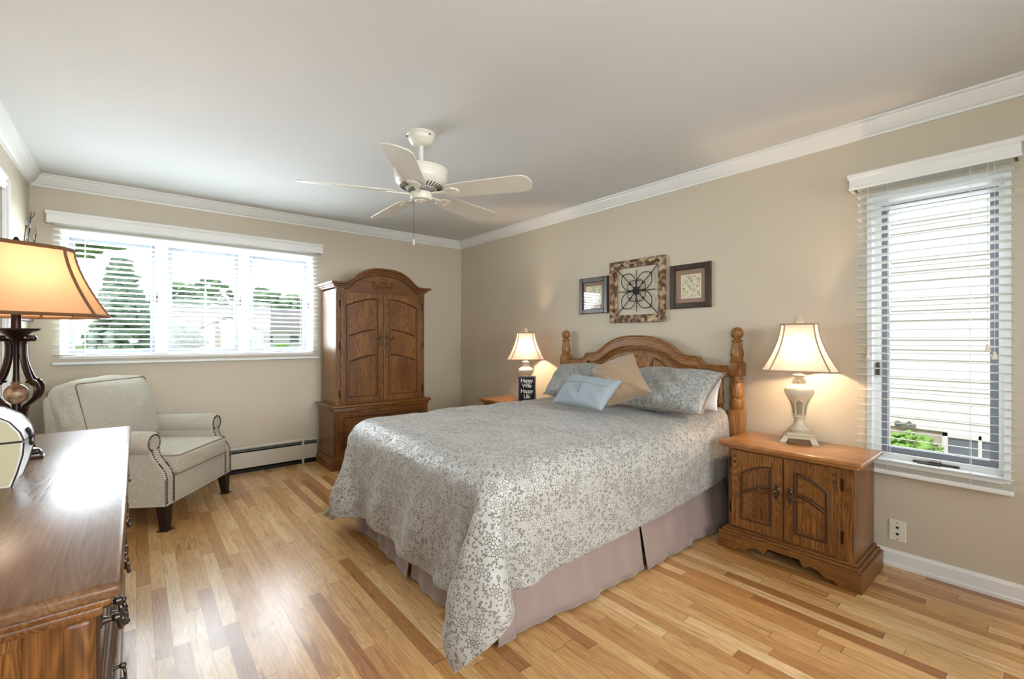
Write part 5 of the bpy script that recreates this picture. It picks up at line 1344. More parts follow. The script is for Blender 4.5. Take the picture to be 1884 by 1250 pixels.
ss = comf.modifiers.new('sub', 'SUBSURF')
ss.levels = ss.render_levels = 2


# ------------------------------------------------------------------ pillows
def pillow(name, corners, T, mat, label, group=None, pinch=.10, seed=1, crease=None, n=26, uvs=1.0):
    """corners: top-left, top-right, bottom-right, bottom-left seen from the front"""
    tl, tr, br, bl = [Vector(c) for c in corners]
    nv = ((tr - tl).cross(bl - tl)).normalized() * -1
    W = ((tr - tl).length + (br - bl).length) / 2
    H = ((tl - bl).length + (tr - br).length) / 2
    rng = random.Random(seed)
    ph = [rng.uniform(0, 6) for _ in range(6)]
    verts, uv, faces = [], [], []
    idx = {}
    for side in (1, -1):
        for i in range(n + 1):
            for k in range(n + 1):
                u, w = -1 + 2 * i / n, -1 + 2 * k / n
                edge = i in (0, n) or k in (0, n)
                if edge and side == -1:
                    idx[(side, i, k)] = idx[(1, i, k)]
                    continue
                uu = u * (1 - pinch * (1 - w * w) * u * u)
                ww = w * (1 - pinch * (1 - u * u) * w * w)
                a, c = (uu + 1) / 2, (ww + 1) / 2
                p = (bl * (1 - a) + br * a) * (1 - c) + (tl * (1 - a) + tr * a) * c
                t = T * max(0, (1 - u ** 2) * (1 - w ** 2)) ** .42
                wr = .10 * math.sin(u * 6 + ph[0] + w * 3) * math.sin(w * 5 + ph[1]) + .05 * math.sin(u * 13 + w * 9 + ph[2])
                t *= 1 + wr
                idx[(side, i, k)] = len(verts)
                verts.append(p + nv * t * side * .5)
                uv.append((u * W / 2 * uvs + seed, w * H / 2 * uvs + seed * .37))
    for side in (1, -1):
        for i in range(n):
            for k in range(n):
                q = (idx[(side, i, k)], idx[(side, i + 1, k)], idx[(side, i + 1, k + 1)], idx[(side, i, k + 1)])
                faces.append(q if side == 1 else q[::-1])
    root_c = (tl + tr + br + bl) / 4
    me = bpy.data.meshes.new(name)
    me.from_pydata([tuple(x - root_c) for x in verts], [], faces)
    me.polygons.foreach_set('use_smooth', [True] * len(faces))
    ul = me.uv_layers.new(name='UVMap')
    for lp in me.loops:
        ul.data[lp.index].uv = uv[lp.vertex_index]
    me.materials.append(mat)
    o = bpy.data.objects.new(name, me)
    o.location = root_c
    COL.objects.link(o)
    tag(o, label, 'pillow', group)
    o.modifiers.new('sub', 'SUBSURF').render_levels = 1
    front = [[root_c * 0 + Vector(verts[idx[(1, i, k)]]) - root_c for k in range(n + 1)] for i in range(n + 1)]
    ring = [Vector(verts[idx[(1, i, 0)]]) - root_c for i in range(n)] + [Vector(verts[idx[(1, n, k)]]) - root_c for k in range(n)] + \
        [Vector(verts[idx[(1, n - i, n)]]) - root_c for i in range(n)] + [Vector(verts[idx[(1, 0, n - k)]]) - root_c for k in range(n)]
    return o, front, ring, nv


o, fr, rg_, nv = pillow('pillow_sham', ((2.93, 2.03, 1.005), (2.95, 1.375, 1.005), (2.63, 1.365, .765), (2.62, 2.05, .765)), .20, M['damask_sham'],
                        'silver floral sham pillow leaning on the headboard nearest the tall blind', 'floral shams', seed=3, pinch=.07)
MB().tube(rg_, .004, 6, closed=True).build('welt', M['pipe_taupe'], o, world=False, smooth=True)
o, fr, rg_, nv = pillow('pillow_sham', ((2.93, 2.85, .985), (2.93, 2.24, 1.01), (2.64, 2.2, .765), (2.62, 2.74, .765)), .20, M['damask_sham'],
                        'silver floral sham pillow behind the blue cushion, on the far side of the bed', 'floral shams', seed=5, pinch=.07)
MB().tube(rg_, .004, 6, closed=True).build('welt', M['pipe_taupe'], o, world=False, smooth=True)
pillow('white_pillow', ((3.015, 2.00, .96), (3.015, 1.42, .96), (2.90, 1.395, .755), (2.89, 2.0, .755)), .06, M['sheet'],
       'plain white pillow peeking out behind the near floral sham', seed=7, pinch=.05)
o, fr, rg_, nv = pillow('throw_pillow', ((2.624, 2.236, .992), (2.683, 1.891, 1.128), (2.508, 1.618, .885), (2.43, 1.934, .768)), .20, M['tan_satin'],
                        'bronze tan satin throw pillow standing on its corner in the middle of the bed', seed=2, pinch=.12)
o, fr, rg_, nv = pillow('lumbar_pillow', ((2.436, 2.250, .972), (2.436, 1.797, .956), (2.275, 1.845, .764), (2.285, 2.312, .768)), .13, M['blue_linen'],
                        'small pale blue linen lumbar cushion with a stitched monogram at the front', seed=4, pinch=.08)
N_ = 26
MB().tube([fr[i][17] + nv * .001 for i in range(1, N_)], .0012, 5).build('stitched_seam', M['piping_dark'], o, world=False)
mono = spline([fr[12][18] + nv * .002, fr[12][16] + nv * .003, fr[13][13] + nv * .003, fr[13][10] + nv * .003, fr[14][9] + nv * .003], 4)
MB().tube(mono, .0026, 6).build('monogram', M['gasket'], o, world=False)


# ------------------------------------------------------------------ nightstands
def handle_mb(P, up=1, L=.085):
    """ornate back plate and curved lever; P maps (out, along, z) to coordinates"""
    plate = MB()
    pts = [(0, .034), (.010, .026), (.006, .018), (.014, .010), (.010, 0), (.014, -.010), (.006, -.018), (.010, -.026), (0, -.036), (-.010, -.026), (-.006, -.018), (-.014, -.010), (-.010, 0), (-.014, .010), (-.006, .018), (-.010, .026)]
    a = [plate.bm.verts.new(P(0, y, z)) for y, z in pts]
    c = [plate.bm.verts.new(P(.003, y * .85, z * .9)) for y, z in pts]
    plate.bm.faces.new(a)
    plate.bm.faces.new(c[::-1])
    for i in range(len(pts)):
        j = (i + 1) % len(pts)
        plate.bm.faces.new((a[j], a[i], c[i], c[j]))
    lever = MB()
    pts = spline([(.003, 0, .006), (.024, .004, .004), (.030, .02, -.004), (.028, .045, -.012), (.026, .062, -.006), (.024, .066, .006), (.023, .058, .012)], 5)
    lever.tube([P(q[0], q[1] * L / .066, q[2]) for q in pts], [.006 - .004 * i / len(pts) for i in range(len(pts))], 8)
    lever.ball(P(.012, 0, .006), .008, 10, 6)
    return plate, lever


def cab_door(parent, name, yf, P, u0, u1, z0, z1, toward, archs, mat, mat_panel, rise):
    """door leaf whose front is on the plane; P maps (out,u,z). toward: +1 if centre of the cabinet lies at u1"""
    b = MB()

    def slab(mb, o0, o1, a0, a1, h0, h1, bev=.003):
        c = [P(o, a, h) for o in (o0, o1) for a in (a0, a1) for h in (h0, h1)]
        lo = [min(q[i] for q in c) for i in range(3)]
        hi = [max(q[i] for q in c) for i in range(3)]
        mb.box(lo[0], hi[0], lo[1], hi[1], lo[2], hi[2], bev)
    st = .055
    slab(b, -.018, .0, u0, u1, z0, z1)
    slab(b, -.001, .008, u0, u0 + st, z0, z1)
    slab(b, -.001, .008, u1 - st, u1, z0, z1)
    slab(b, -.001, .008, u0 + st, u1 - st, z0, z0 + st)

    def curve(zc, n=12):
        out = []
        for k in range(n + 1):
            t = k / n
            s = t if toward > 0 else 1 - t
            out.append((u0 + st + (u1 - u0 - 2 * st) * t, zc - rise + rise * math.sin(s * PI / 2)))
        return out
    zt = archs[0]
    cv = curve(zt)
    n = len(cv)
    for i in range(n - 1):          # arched top rail of the door
        lo = [P(-.001, cv[i][0], cv[i][1]), P(-.001, cv[i + 1][0], cv[i + 1][1]), P(-.001, cv[i + 1][0], z1), P(-.001, cv[i][0], z1)]
        hi = [P(.008, cv[i][0], cv[i][1]), P(.008, cv[i + 1][0], cv[i + 1][1]), P(.008, cv[i + 1][0], z1), P(.008, cv[i][0], z1)]
        b.hexa(lo, hi)
    door = b.build(name, mat, parent, smooth=False)
    mould = MB()
    loop = [(u0 + st, z0 + st), (u1 - st, z0 + st)] + cv[::-1]
    mould.tube([P(.006, a, h) for a, h in loop], .0065, 6, closed=True)
    mould.build('moulding', M['oak_dark'], door, smooth=True)
    # raised fields between the arched bars
    bars = [curve(a)[1:-1] for a in archs[1:]]
    lows = [[(a, z0 + st + .02) for a, h in cv[1:-1]]] + [[(a, h + .014) for a, h in q] for q in reversed(bars)]
    tops = [[(a, h - .014) for a, h in q] for q in reversed(bars)] + [[(a, h - .022) for a, h in cv[1:-1]]]
    for lo_, hi_ in zip(lows, tops):
        mb = MB()
        for i in range(len(lo_) - 1):
            mb.hexa([P(-.001, *lo_[i]), P(-.001, *lo_[i + 1]), P(-.001, *hi_[i + 1]), P(-.001, *hi_[i])],
                    [P(.006, *lo_[i]), P(.006, *lo_[i + 1]), P(.006, *hi_[i + 1]), P(.006, *hi_[i])])
        mb.build('raised_field', mat_panel, door, weld=True)
    for q in bars:
        mb = MB()
        mb.tube([P(.006, a, h) for a, h in q], .006, 6)
        mb.build('arched_bar', M['oak_dark'], door, smooth=True)
    return door


NX0, NX1, NY0, NY1 = 2.665, 3.085, .590, 1.283
ns = thing('nightstand', 'two-door oak nightstand in full view between the bed and the tall blind', 'nightstand', ((NX0 + NX1) / 2, (NY0 + NY1) / 2, 0), group='matching oak nightstands')
b = MB().box(NX0, NX1, NY0, NY1, .602, .627, .010, 3)
b.box(NX0 + .018, NX1 - .002, NY0 + .018, NY1 - .018, .586, .604, .008, 2)
b.build('top', M['stand_top_lamplit'], ns, smooth=True)
MB().box(NX0 + .04, NX1 - .006, NY0 + .04, NY1 - .04, .10, .588, .003).build('body', M['oak_z'], ns)
b = MB()
yc = (NY0 + NY1) / 2
hw = (NY1 - NY0) / 2
shape = [(-hw, 0), (-hw, .098), (hw, .098), (hw, 0), (hw - .10, 0), (hw - .115, .022), (hw - .15, .02), (hw - .185, .046), (hw - .22, .052), (hw - .25, .034), (hw - .27, .07)]
shape += [(-p[0], p[1]) for p in reversed(shape[4:])]
b.prism([(yc + p[0], p[1]) for p in shape], NX0, NX0 + .022, 'x')
for y0 in (NY0, NY1 - .022):
    b.box(NX0 + .02, NX1 - .006, y0, y0 + .022, 0, .098)
b.box(NX0 + .012, NX1 - .006, NY0 + .012, NY1 - .012, .094, .112, .006)
b.box(NX0 + .026, NX1 - .006, NY0 + .026, NY1 - .026, .11, .124, .005)
b.box(NX0 + .03, NX1 - .02, NY0 + .03, NY1 - .03, .075, .10)
b.build('plinth', M['oak_y'], ns, bevel=.003)
FXn = NX0 + .04


def Pn(o, u, z):
    return (FXn - o, u, z)


ymid = yc + .008
d1 = cab_door(ns, 'door', FXn, lambda o, u, z: Pn(o + .004, u, z), NY0 + .095, ymid - .003, .135, .578, 1, (.515, .40), M['oak_z'], M['oak_z'], .065)
d2 = cab_door(ns, 'door', FXn, lambda o, u, z: Pn(o + .004, u, z), ymid + .003, NY1 - .062, .135, .578, -1, (.515, .40), M['oak_z'], M['oak_z'], .065)
for d, y, s in ((d1, ymid - .032, -1), (d2, ymid + .032, 1)):
    pl, lv = handle_mb(lambda o, a, z, y=y, s=s: (FXn - .012 - o, y + s * a, .39 + z * 1.3))
    pl.build('handle_plate', M['pewter'], d, smooth=True)
    lv.build('lever_handle', M['brass'], d, smooth=True)
    yo = NY0 + .118 if s < 0 else NY1 - .085
    for z in (.545, .51):
        MB().lathe([(.008, 0), (.008, .002), (.005, .004)], (FXn - .016, yo, z), 12, 'x').build('peg', M['oak_dark'], d)
    for z in (.24, .50):
        yh = NY0 + .088 if s < 0 else NY1 - .056
        MB().box(FXn - .010, FXn - .001, yh - .005, yh + .005, z - .03, z + .03, .002).build('hinge', M['bronze'], d)
dup(ns, (2.875, 3.39, 0), 0, 'oak nightstand in the far corner between bed and wardrobe, mostly hidden by the bed')


# ------------------------------------------------------------------ bedside lamps
def oct_ring(hx, hy, c):
    return [(hx, -hy + c), (hx, hy - c), (hx - c, hy), (-hx + c, hy), (-hx, hy - c), (-hx, -hy + c), (-hx + c, -hy), (hx - c, -hy)]


def shade_mb(parent, z0, z1, bot, top, mat, pmat, pipe=.004, power=1.7, lip=0.0, n=10):
    """bell shade with cut corners; bot, top = (half x, half y, corner cut)"""
    b = MB()
    rings = []
    for k in range(n + 1):
        t = k / n
        f = (1 - t) ** power
        hx, hy, c = [top[i] + (bot[i] - top[i]) * f for i in range(3)]
        rings.append([(x, y, z0 + (z1 - z0) * t) for x, y in oct_ring(hx, hy, c)])
    vs = [[b.bm.verts.new(p) for p in r] for r in rings]
    for a, c in zip(vs, vs[1:]):
        for k in range(8):
            b.bm.faces.new((a[k], a[(k + 1) % 8], c[(k + 1) % 8], c[k]))
    sh = b.build('lamp_shade', mat, parent, world=False)
    for k in range(8):
        MB().tube([r[k] for r in rings], pipe, 6).build('piping', pmat, sh, world=False, smooth=True)
    t = MB().tube(rings[0], pipe * 1.3, 6, closed=True)
    if lip:
        t = MB().tube(rings[0], pipe * 1.3, 6, closed=True)
    t.build('rim', pmat, sh, world=False)
    MB().tube(rings[-1], pipe * 1.5, 6, closed=True).build('rim', pmat, sh, world=False)
    # wire spider that carries the shade
    t = MB()
    zt = z1 - .012
    t.tube([rings[-1][0][:2] + (zt,), (0, 0, zt), rings[-1][4][:2] + (zt,)], .0016, 5)
    t.tube([rings[-1][2][:2] + (zt,), (0, 0, zt), rings[-1][6][:2] + (zt,)], .0016, 5)
    t.build('spider', M['brass'], sh, world=False)
    return sh


def bulb(parent, name, z, energy, col, r=.03):
    l = bpy.data.lights.new(name, 'POINT')
    l.energy = energy
    l.color = col
    l.shadow_soft_size = r
    o = bpy.data.objects.new(name, l)
    COL.objects.link(o)
    o.parent = parent
    o.location = (0, 0, z)
    return o


WARM = (1.0, .73, .49)
TLX, TLY = 3.0, 0.965
tl = thing('table_lamp', 'lit cream urn lamp with bell shade on the nightstand beside the tall blind', 'lamp', (TLX, TLY, .627), R(17), group='matching cream bedside lamps')
b = MB()
b.box(-.080, .080, -.080, .080, .022, .038, .005)
b.box(-.066, .066, -.066, .066, .036, .054, .007)
for sx in (-1, 1):
    for sy in (-1, 1):
        b.hexa([(sx * .080 - .017, sy * .080 - .017, 0), (sx * .080 + .017, sy * .080 - .017, 0), (sx * .080 + .017, sy * .080 + .017, 0), (sx * .080 - .017, sy * .080 + .017, 0)],
               [(sx * .066 - .016, sy * .066 - .016, .030), (sx * .066 + .016, sy * .066 - .016, .030), (sx * .066 + .016, sy * .066 + .016, .030), (sx * .066 - .016, sy * .066 + .016, .030)])
b.build('foot', M['cream'], tl, world=False, bevel=.003)
b = MB().lathe([(.055, .05), (.055, .056), (.050, .06), (.052, .072), (.046, .080), (.034, .092), (.027, .105), (.025, .122), (.030, .138), (.036, .142), (.036, .148), (.030, .152)], (0, 0, 0), 28)
for k in range(22):
    a = 2 * PI * k / 22
    b.ball((.0525 * math.cos(a), .0525 * math.sin(a), .066), .006, 6, 5)
b.build('pedestal', M['cream'], tl, world=False, smooth=True)
b = MB().lathe([(.029, .15), (.030, .18), (.034, .21), (.046, .238), (.062, .258), (.073, .278), (.076, .296), (.072, .312), (.060, .324), (.052, .328), (.050, .334), (.034, .338)], (0, 0, 0), 32)
urn = b.build('urn_body', M['cream'], tl, world=False, smooth=True)
for k in range(4):
    a = k * PI / 2
    t = MB()
    u = [(-.016, .158), (-.018, .20), (-.022, .225), (-.012, .242), (0, .248), (.012, .242), (.022, .225), (.018, .20), (.016, .158)]

    def rad(z):
        return .030 + (.016 * max(0, (z - .18)) / .058 if z < .238 else .016 + (z - .238) * .8)
    t.tube([(rad(z) + .0015, x, z) for x, z in u], .0035, 6)
    t.xform(Matrix.Rotation(a, 4, 'Z'))
    t.build('leaf_relief', M['cream'], urn, world=False, smooth=True)
    t = MB()
    t.tube([(rad(z) + .0008, 0, z) for z in (.16, .18, .20, .22, .236)], [.009, .010, .011, .011, .006], 8, flat=(1, .25))
    t.xform(Matrix.Rotation(a, 4, 'Z'))
    t.build('leaf_recess', M['cream_dark'], urn, world=False, smooth=True)
b = MB().lathe([(.036, .336), (.032, .342), (.027, .352), (.030, .362), (.022, .366), (.022, .374), (.030, .380), (.034, .388), (.022, .392), (.016, .395), (.015, .44), (.015, .46)], (0, 0, 0), 20)
for k in range(8):
    a = 2 * PI * k / 8
    b.ball((.028 * math.cos(a), .028 * math.sin(a), .352), .009, 6, 5, (1, 1, 1.4))
b.build('neck', M['cream'], tl, world=False, smooth=True)
shade_mb(tl, .414, .686, (.118, .190, .042), (.060, .092, .021), M['shade_cream'], M['pipe_taupe'], .0042)
fin = MB().lathe([(.004, .67), (.004, .69), (.022, .692), (.022, .706), (.014, .710), (.018, .718), (.014, .732), (.005, .738), (.006, .745), (.002, .748)], (0, 0, 0), 16)
fin.build('finial', M['cream'], tl, world=False, smooth=True)
MB().lathe([(.012, .46), (.014, .49), (.026, .53), (.030, .555), (.024, .58), (.008, .59)], (0, 0, 0), 14).build('bulb', M['sheet'], tl, world=False, smooth=True).visible_shadow = True
bulb(tl, 'lamp_light', .53, 38, WARM, .035)
tl2 = dup(tl, (2.955, 3.34, .627), R(48), 'lit cream lamp behind the chalkboard sign on the far nightstand', .96)

# sign
sg = thing('word_sign', 'small black block sign with white words on the far nightstand', 'sign', (2.80, 3.15, .627), R(-42))
MB().box(-.083, .083, -.018, .018, 0, .252, .002).build('board', M['dark'], sg, world=False)
b = MB()
for k in range(16):
    z = .008 + .0157 * k
    for x in (-.077, .077):
        if k % 2 == 0 or True:
            b.box(x - .0035 + (.002 if k % 2 else -.002), x + .0035 + (.002 if k % 2 else -.002), -.0195, -.017, z - .0036, z + .0036)
for k in range(10):
    x = -.07 + .0155 * k
    b.box(x - .0035, x + .0035, -.0195, -.017, .243, .249)
b.build('dotted_border', M['white'], sg, world=False)
for txt, z, sz, dx in (('Happy', .196, .050, .0), ('Wife', .148, .050, .0), ('Happy', .098, .050, .0), ('Life', .048, .050, .0)):
    cu = bpy.data.curves.new('lettering', 'FONT')
    cu.body = txt
    cu.size = sz
    cu.extrude = .0008
    cu.align_x = 'CENTER'
    cu.space_character = .86
    cu.offset = .0012
    fo = bpy.data.objects.new('lettering', cu)
    COL.objects.link(fo)
    fo.parent = sg
    fo.location = (dx, -.0190, z)
    fo.rotation_euler = (PI / 2, 0, 0)
    bpy.context.view_layer.update()
    lm = bpy.data.meshes.new_from_object(fo.evaluated_get(bpy.context.evaluated_depsgraph_get()))
    lo = bpy.data.objects.new('lettering', lm)
    COL.objects.link(lo)
    lo.parent = sg
    lo.location = fo.location
    lo.rotation_euler = fo.rotation_euler
    bpy.data.objects.remove(fo)
    lm.materials.clear()
    lm.materials.append(M['white'])

# ------------------------------------------------------------------ wardrobe (armoire)
am = thing('armoire', 'tall oak armoire with arched carved top standing beside the wide window', 'wardrobe', (1.905, 4.50, 0))
AX0, AX1, AYF, AYB = 1.443, 2.373, 4.322, 4.715
AXC = (AX0 + AX1) / 2
# base
b = MB().box(1.41, 2.395, 4.285, AYB, .09, .54, .003)
b.build('base_body', M['oak_z'], am)
b = MB().box(1.38, 2.425, 4.255, AYB + .003, .0, .085, .006)
b.box(1.392, 2.413, 4.267, AYB + .002, .08, .104, .008)
b.build('plinth', M['oak_x'], am, bevel=.002)
b = MB().box(1.38, 2.42, 4.25, AYB + .003, .572, .602, .011, 3)
b.box(1.396, 2.404, 4.266, AYB + .002, .555, .574, .007)
b.box(1.404, 2.398, 4.276, AYB + .001, .538, .558, .006)
b.build('waist_ledge', M['oak_x'], am, smooth=True)
for k, (u0, u1) in enumerate(((1.45, 2.355),)):
    d = MB().box(u0, u1, 4.272, 4.29, .13, .52, .004).build('drawer', M['oak_x'], am)
    MB().tube([(u0 + .05, 4.270, .17), (u1 - .05, 4.270, .17), (u1 - .05, 4.270, .48), (u0 + .05, 4.270, .48)], .007, 6, closed=True).build('moulding', M['oak_dark'], d, smooth=True)
    for x in (1.68, 2.12):
        MB().tube(spline([(x - .05, 4.268, .34), (x - .045, 4.25, .325), (x, 4.245, .305), (x + .045, 4.25, .325), (x + .05, 4.268, .34)], 5), .005, 8).build('bail_handle', M['brass'], d, smooth=True)
# upper cabinet
MB().box(AX0, AX1, AYF, AYB, .60, 1.715, .003).build('cabinet_body', M['oak_z'], am)
half = [Vector(q) for q in ((0, 1.895), (.07, 1.893), (.14, 1.882), (.20, 1.862), (.26, 1.828), (.305, 1.792), (.335, 1.763), (.37, 1.742), (.40, 1.735), (.465, 1.735))]
half = spline(half, 3)
topl = [(AXC - q[0], q[1]) for q in reversed(half)] + [(AXC + q[0], q[1]) for q in half[1:]]
poly = [(AX0 + .002, 1.69)] + [(x, z - .012) for x, z in topl] + [(AX1 - .002, 1.69)]
fr_ = MB()
fr_.strip([(x, z - .01) for x, z in topl], [(x, 1.675) for x, z in topl], AYF - .004, AYF + .03, 'y')
fr_.strip([(x, z - .01) for x, z in topl], [(x, 1.70) for x, z in topl], AYF + .03, AYB, 'y')
ped = fr_.build('arched_pediment', M['oak_x'], am, weld=True)
# cornice moulding swept along the arch on the front and straight back along the sides
cor = MB()
for o, z0, z1 in ((.020, -.022, -.004), (.036, -.006, .010), (.056, .008, .030)):
    x0 = AX0 - o
    x1 = AX1 + o
    tl_ = [(x0, topl[0][1])] + topl[1:-1] + [(x1, topl[-1][1])]
    cor.strip([(x, z + z1) for x, z in tl_], [(x, z + z0) for x, z in tl_], AYF - o, AYF + .02, 'y')
    for xa, xb in ((x0, AX0 + .02), (AX1 - .02, x1)):
        cor.box(xa, xb, AYF - .01, AYB, 1.735 + z0, 1.735 + z1)
cor.build('cornice', M['oak_x'], am, bevel=.004, weld=True)
b = MB()
b.tube([(x, AYF - .006, z - .040) for x, z in topl if abs(x - AXC) < .40], .005, 6)
b.build('pediment_bead', M['oak_dark'], ped, smooth=True)
b = MB()
for k in range(5):
    a = R(90 + (k - 2) * 42)
    b.ball((AXC + .030 * math.cos(a), AYF - .006, 1.785 + .030 * math.sin(a)), .017, 12, 8, (1, .5, 1))
b.ball((AXC, AYF - .010, 1.785), .010, 10, 6)
for s in (-1, 1):
    b.tube([(AXC + s * q[0], AYF - .006, q[1]) for q in spline([(.0, 1.745), (.03, 1.758), (.065, 1.748), (.095, 1.755), (.112, 1.772), (.10, 1.788), (.082, 1.782)], 4)], .008, 8)
    b.tube([(AXC + s * q[0], AYF - .006, q[1]) for q in spline([(.0, 1.728), (.035, 1.735), (.07, 1.727), (.10, 1.735)], 4)], .006, 8)
b.build('carved_flower', M['oak_y'], ped, smooth=True)
DY = AYF - .004


def Pa(o, u, z):
    return (u, DY - o, z)


dA = cab_door(am, 'door', DY, Pa, 1.485, 1.904, .612, 1.672, 1, (1.622, 1.318, 1.068), M['oak_z'], M['oak_z'], .075)
dB = cab_door(am, 'door', DY, Pa, 1.911, 2.338, .612, 1.672, -1, (1.622, 1.318, 1.068), M['oak_z'], M['oak_z'], .075)
for d, x, s in ((dA, 1.876, -1), (dB, 1.94, 1)):
    pl, lv = handle_mb(lambda o, a, z, x=x, s=s: (x + s * a, DY - .008 - o, 1.235 + z * (2.3 if abs(z) > .02 else 1.2)), L=.075)
    pl.build('handle_plate', M['brass'], d, smooth=True)
    lv.build('lever_handle', M['brass'], d, smooth=True)
    xo = 1.512 if s < 0 else 2.312
    for z in (1.645, 1.612):
        MB().lathe([(.008, 0), (.008, -.002), (.005, -.004)], (xo, DY - .008, z), 12, 'y').build('peg', M['oak_dark'], d)
    xh = 1.478 if s < 0 else 2.345
    for z in (.70, 1.16, 1.56):
        MB().box(xh - .006, xh + .006, DY - .010, DY, z - .035, z + .035, .002).build('hinge', M['bronze'], d)

# ------------------------------------------------------------------ dresser
DX0, DX1, DY0, DY1, DZ = -.575, -.018, 1.055, 2.925, .80
dz_ = thing('dresser', 'long low oak dresser with glossy top along the left wall', 'dresser', ((DX0 + DX1) / 2, (DY0 + DY1) / 2, 0))
MB().box(DX0, DX1, DY0, DY1, .772, DZ, .011, 3).build('top', M['dresser_top'], dz_, smooth=True)
b = MB().box(DX0, DX1 - .014, DY0 + .014, DY1 - .014, .756, .774, .007)
b.box(DX0, DX1 - .026, DY0 + .024, DY1 - .024, .738, .758, .006)
b.build('top_moulding', M['oak_y'], dz_, smooth=True)
BX1 = DX1 - .052
MB().box(DX0, BX1, DY0 + .045, DY1 - .045, .10, .742, .003).build('carcase', M['oak_z'], dz_)
for y0, y1 in ((DY0 + .036, DY0 + .05), (DY1 - .05, DY1 - .036)):
    b = MB()
    b.box(DX0 + .002, DX0 + .07, y0, y1, .11, .738)
    b.box(BX1 - .075, BX1 - .02, y0, y1, .11, .738)
    b.box(DX0 + .07, BX1 - .075, y0, y1, .11, .19)
    b.box(DX0 + .07, BX1 - .075, y0, y1, .715, .738)
    b.build('end_frame', M['oak_z'], dz_, bevel=.003)
    b = MB().box(BX1 - .03, BX1 + .014, y0 - .004 if y0 < 2 else y0 - .02, y1 + .02 if y0 < 2 else y1 + .004, .11, .738, .012, 3)
    b.build('corner_post', M['oak_z'], dz_, smooth=True)
b = MB().box(DX0, BX1 + .030, DY0 + .012, DY1 - .012, .0, .085, .008)
b.box(DX0, BX1 + .018, DY0 + .024, DY1 - .024, .08, .112, .008)
b.build('plinth', M['oak_y'], dz_)
cw = (DY1 - DY0 - .16) / 2
for c in range(2):
    for r in range(3):
        y0 = DY0 + .08 + cw * c + .006
        y1 = y0 + cw - .012
        z0 = .125 + .203 * r
        d = MB().box(BX1 - .01, BX1 + .012, y0, y1, z0, z0 + .193, .005).build('drawer', M['oak_y'], dz_)
        MB().tube([(BX1 + .012, y0 + .03, z0 + .03), (BX1 + .012, y1 - .03, z0 + .03), (BX1 + .012, y1 - .03, z0 + .163), (BX1 + .012, y0 + .03, z0 + .163)], .006, 6, closed=True).build('moulding', M['oak_dark'], d, smooth=True)
        for y in (y0 + .19, y1 - .19):
            zc = z0 + .10
            t = MB().box(BX1 + .011, BX1 + .016, y - .05, y + .05, zc - .012, zc + .012, .002)
            for s in (-1, 1):
                t.lathe([(.010, 0), (.007, .008), (.005, .016), (.009, .022), (.008, .030), (.003, .034)], (BX1 + .014, y + s * .04, zc), 12, 'x')
                t.ball((BX1 + .014, y + s * .05, zc + .02), .008, 8, 6, (.5, 1, 1.6))
            t.tube(spline([(BX1 + .040, y - .042, zc), (BX1 + .044, y - .04, zc - .02), (BX1 + .046, y - .02, zc - .034), (BX1 + .048, y, zc - .030), (BX1 + .046, y + .02, zc - .034), (BX1 + .044, y + .04, zc - .02), (BX1 + .040, y + .042, zc)], 4), .0045, 8)
            t.ball((BX1 + .048, y, zc - .036), .008, 8, 6, (.8, 2.0, .8))
            t.build('bail_handle', M['pewter'], d, smooth=True)

def mottled(name, a, c, sc):
    t = NT(name)
    tc = t.n('ShaderNodeTexCoord')
    nz = t.n('ShaderNodeTexNoise', Vector=tc.outputs['Object'], Scale=sc, Detail=4.0)
    t.set(Base_Color=t.ramp(nz.outputs[0], [(.38, srgb(*a)), (.62, srgb(*c))]), Roughness=.3)
    return t.m


M['stone'] = mottled('mottled_stone_ball', (92, 64, 46), (182, 152, 122), 34)


# lamp on the dresser
LX, LY = -.335, 2.42
dl = thing('dresser_lamp', 'lit amber bell-shade lamp with dark scrolled metal legs on the long dresser', 'lamp', (LX, LY, DZ), R(25))
b = MB().lathe([(.066, 0), (.066, .012), (.058, .020), (.04, .026), (.025, .034), (.018, .05), (.012, .07), (.012, .20)], (0, 0, 0), 32)
b.build('base', M['bronze'], dl, world=False, smooth=True)
MB().lathe([(.010, .19), (.018, .198), (.029, .211), (.033, .227), (.030, .244), (.021, .256), (.012, .262), (.015, .272)], (0, 0, 0), 24).build('stone_ball', M['stone'], dl, world=False, smooth=True)
b = MB().lathe([(.010, .27), (.008, .30), (.008, .40), (.012, .425), (.028, .44), (.040, .452), (.062, .460), (.064, .466), (.050, .466), (.014, .468), (.0135, .475), (.0135, .55), (.015, .552), (.015, .56), (.008, .562)], (0, 0, 0), 28)
b.build('column', M['bronze'], dl, world=False, smooth=True)
for k in range(4):
    a = R(20 + 90 * k)
    t = MB()
    up_ = spline([(.052, .438), (.058, .432), (.054, .424), (.040, .426), (.028, .42), (.026, .38), (.032, .34), (.046, .30), (.062, .272), (.074, .262), (.080, .268)], 5)
    t.tube([(q[0], 0, q[1]) for q in up_], .0075, 8, flat=(1.5, .7))
    lo_ = spline([(.050, .272), (.066, .276), (.080, .262), (.084, .24), (.076, .215), (.055, .196), (.035, .18), (.024, .14), (.03, .09), (.045, .05), (.055, .018)], 5)
    t.tube([(q[0], 0, q[1]) for q in lo_], .0075, 8, flat=(1.5, .7))
    t.ball((.056, 0, .432), .010, 8, 6)
    t.xform(Matrix.Rotation(a, 4, 'Z'))
    t.build('scroll_leg', M['bronze'], dl, world=False, smooth=True)
b = MB()
for s in (-1, 1):
    b.tube([(s * q[0], 0, q[1]) for q in ((.0, .548), (.03, .546), (.045, .562), (.05, .60), (.045, .70), (.02, .735), (0, .74))], .0018, 6)
b.build('harp', M['bronze'], dl, world=False)
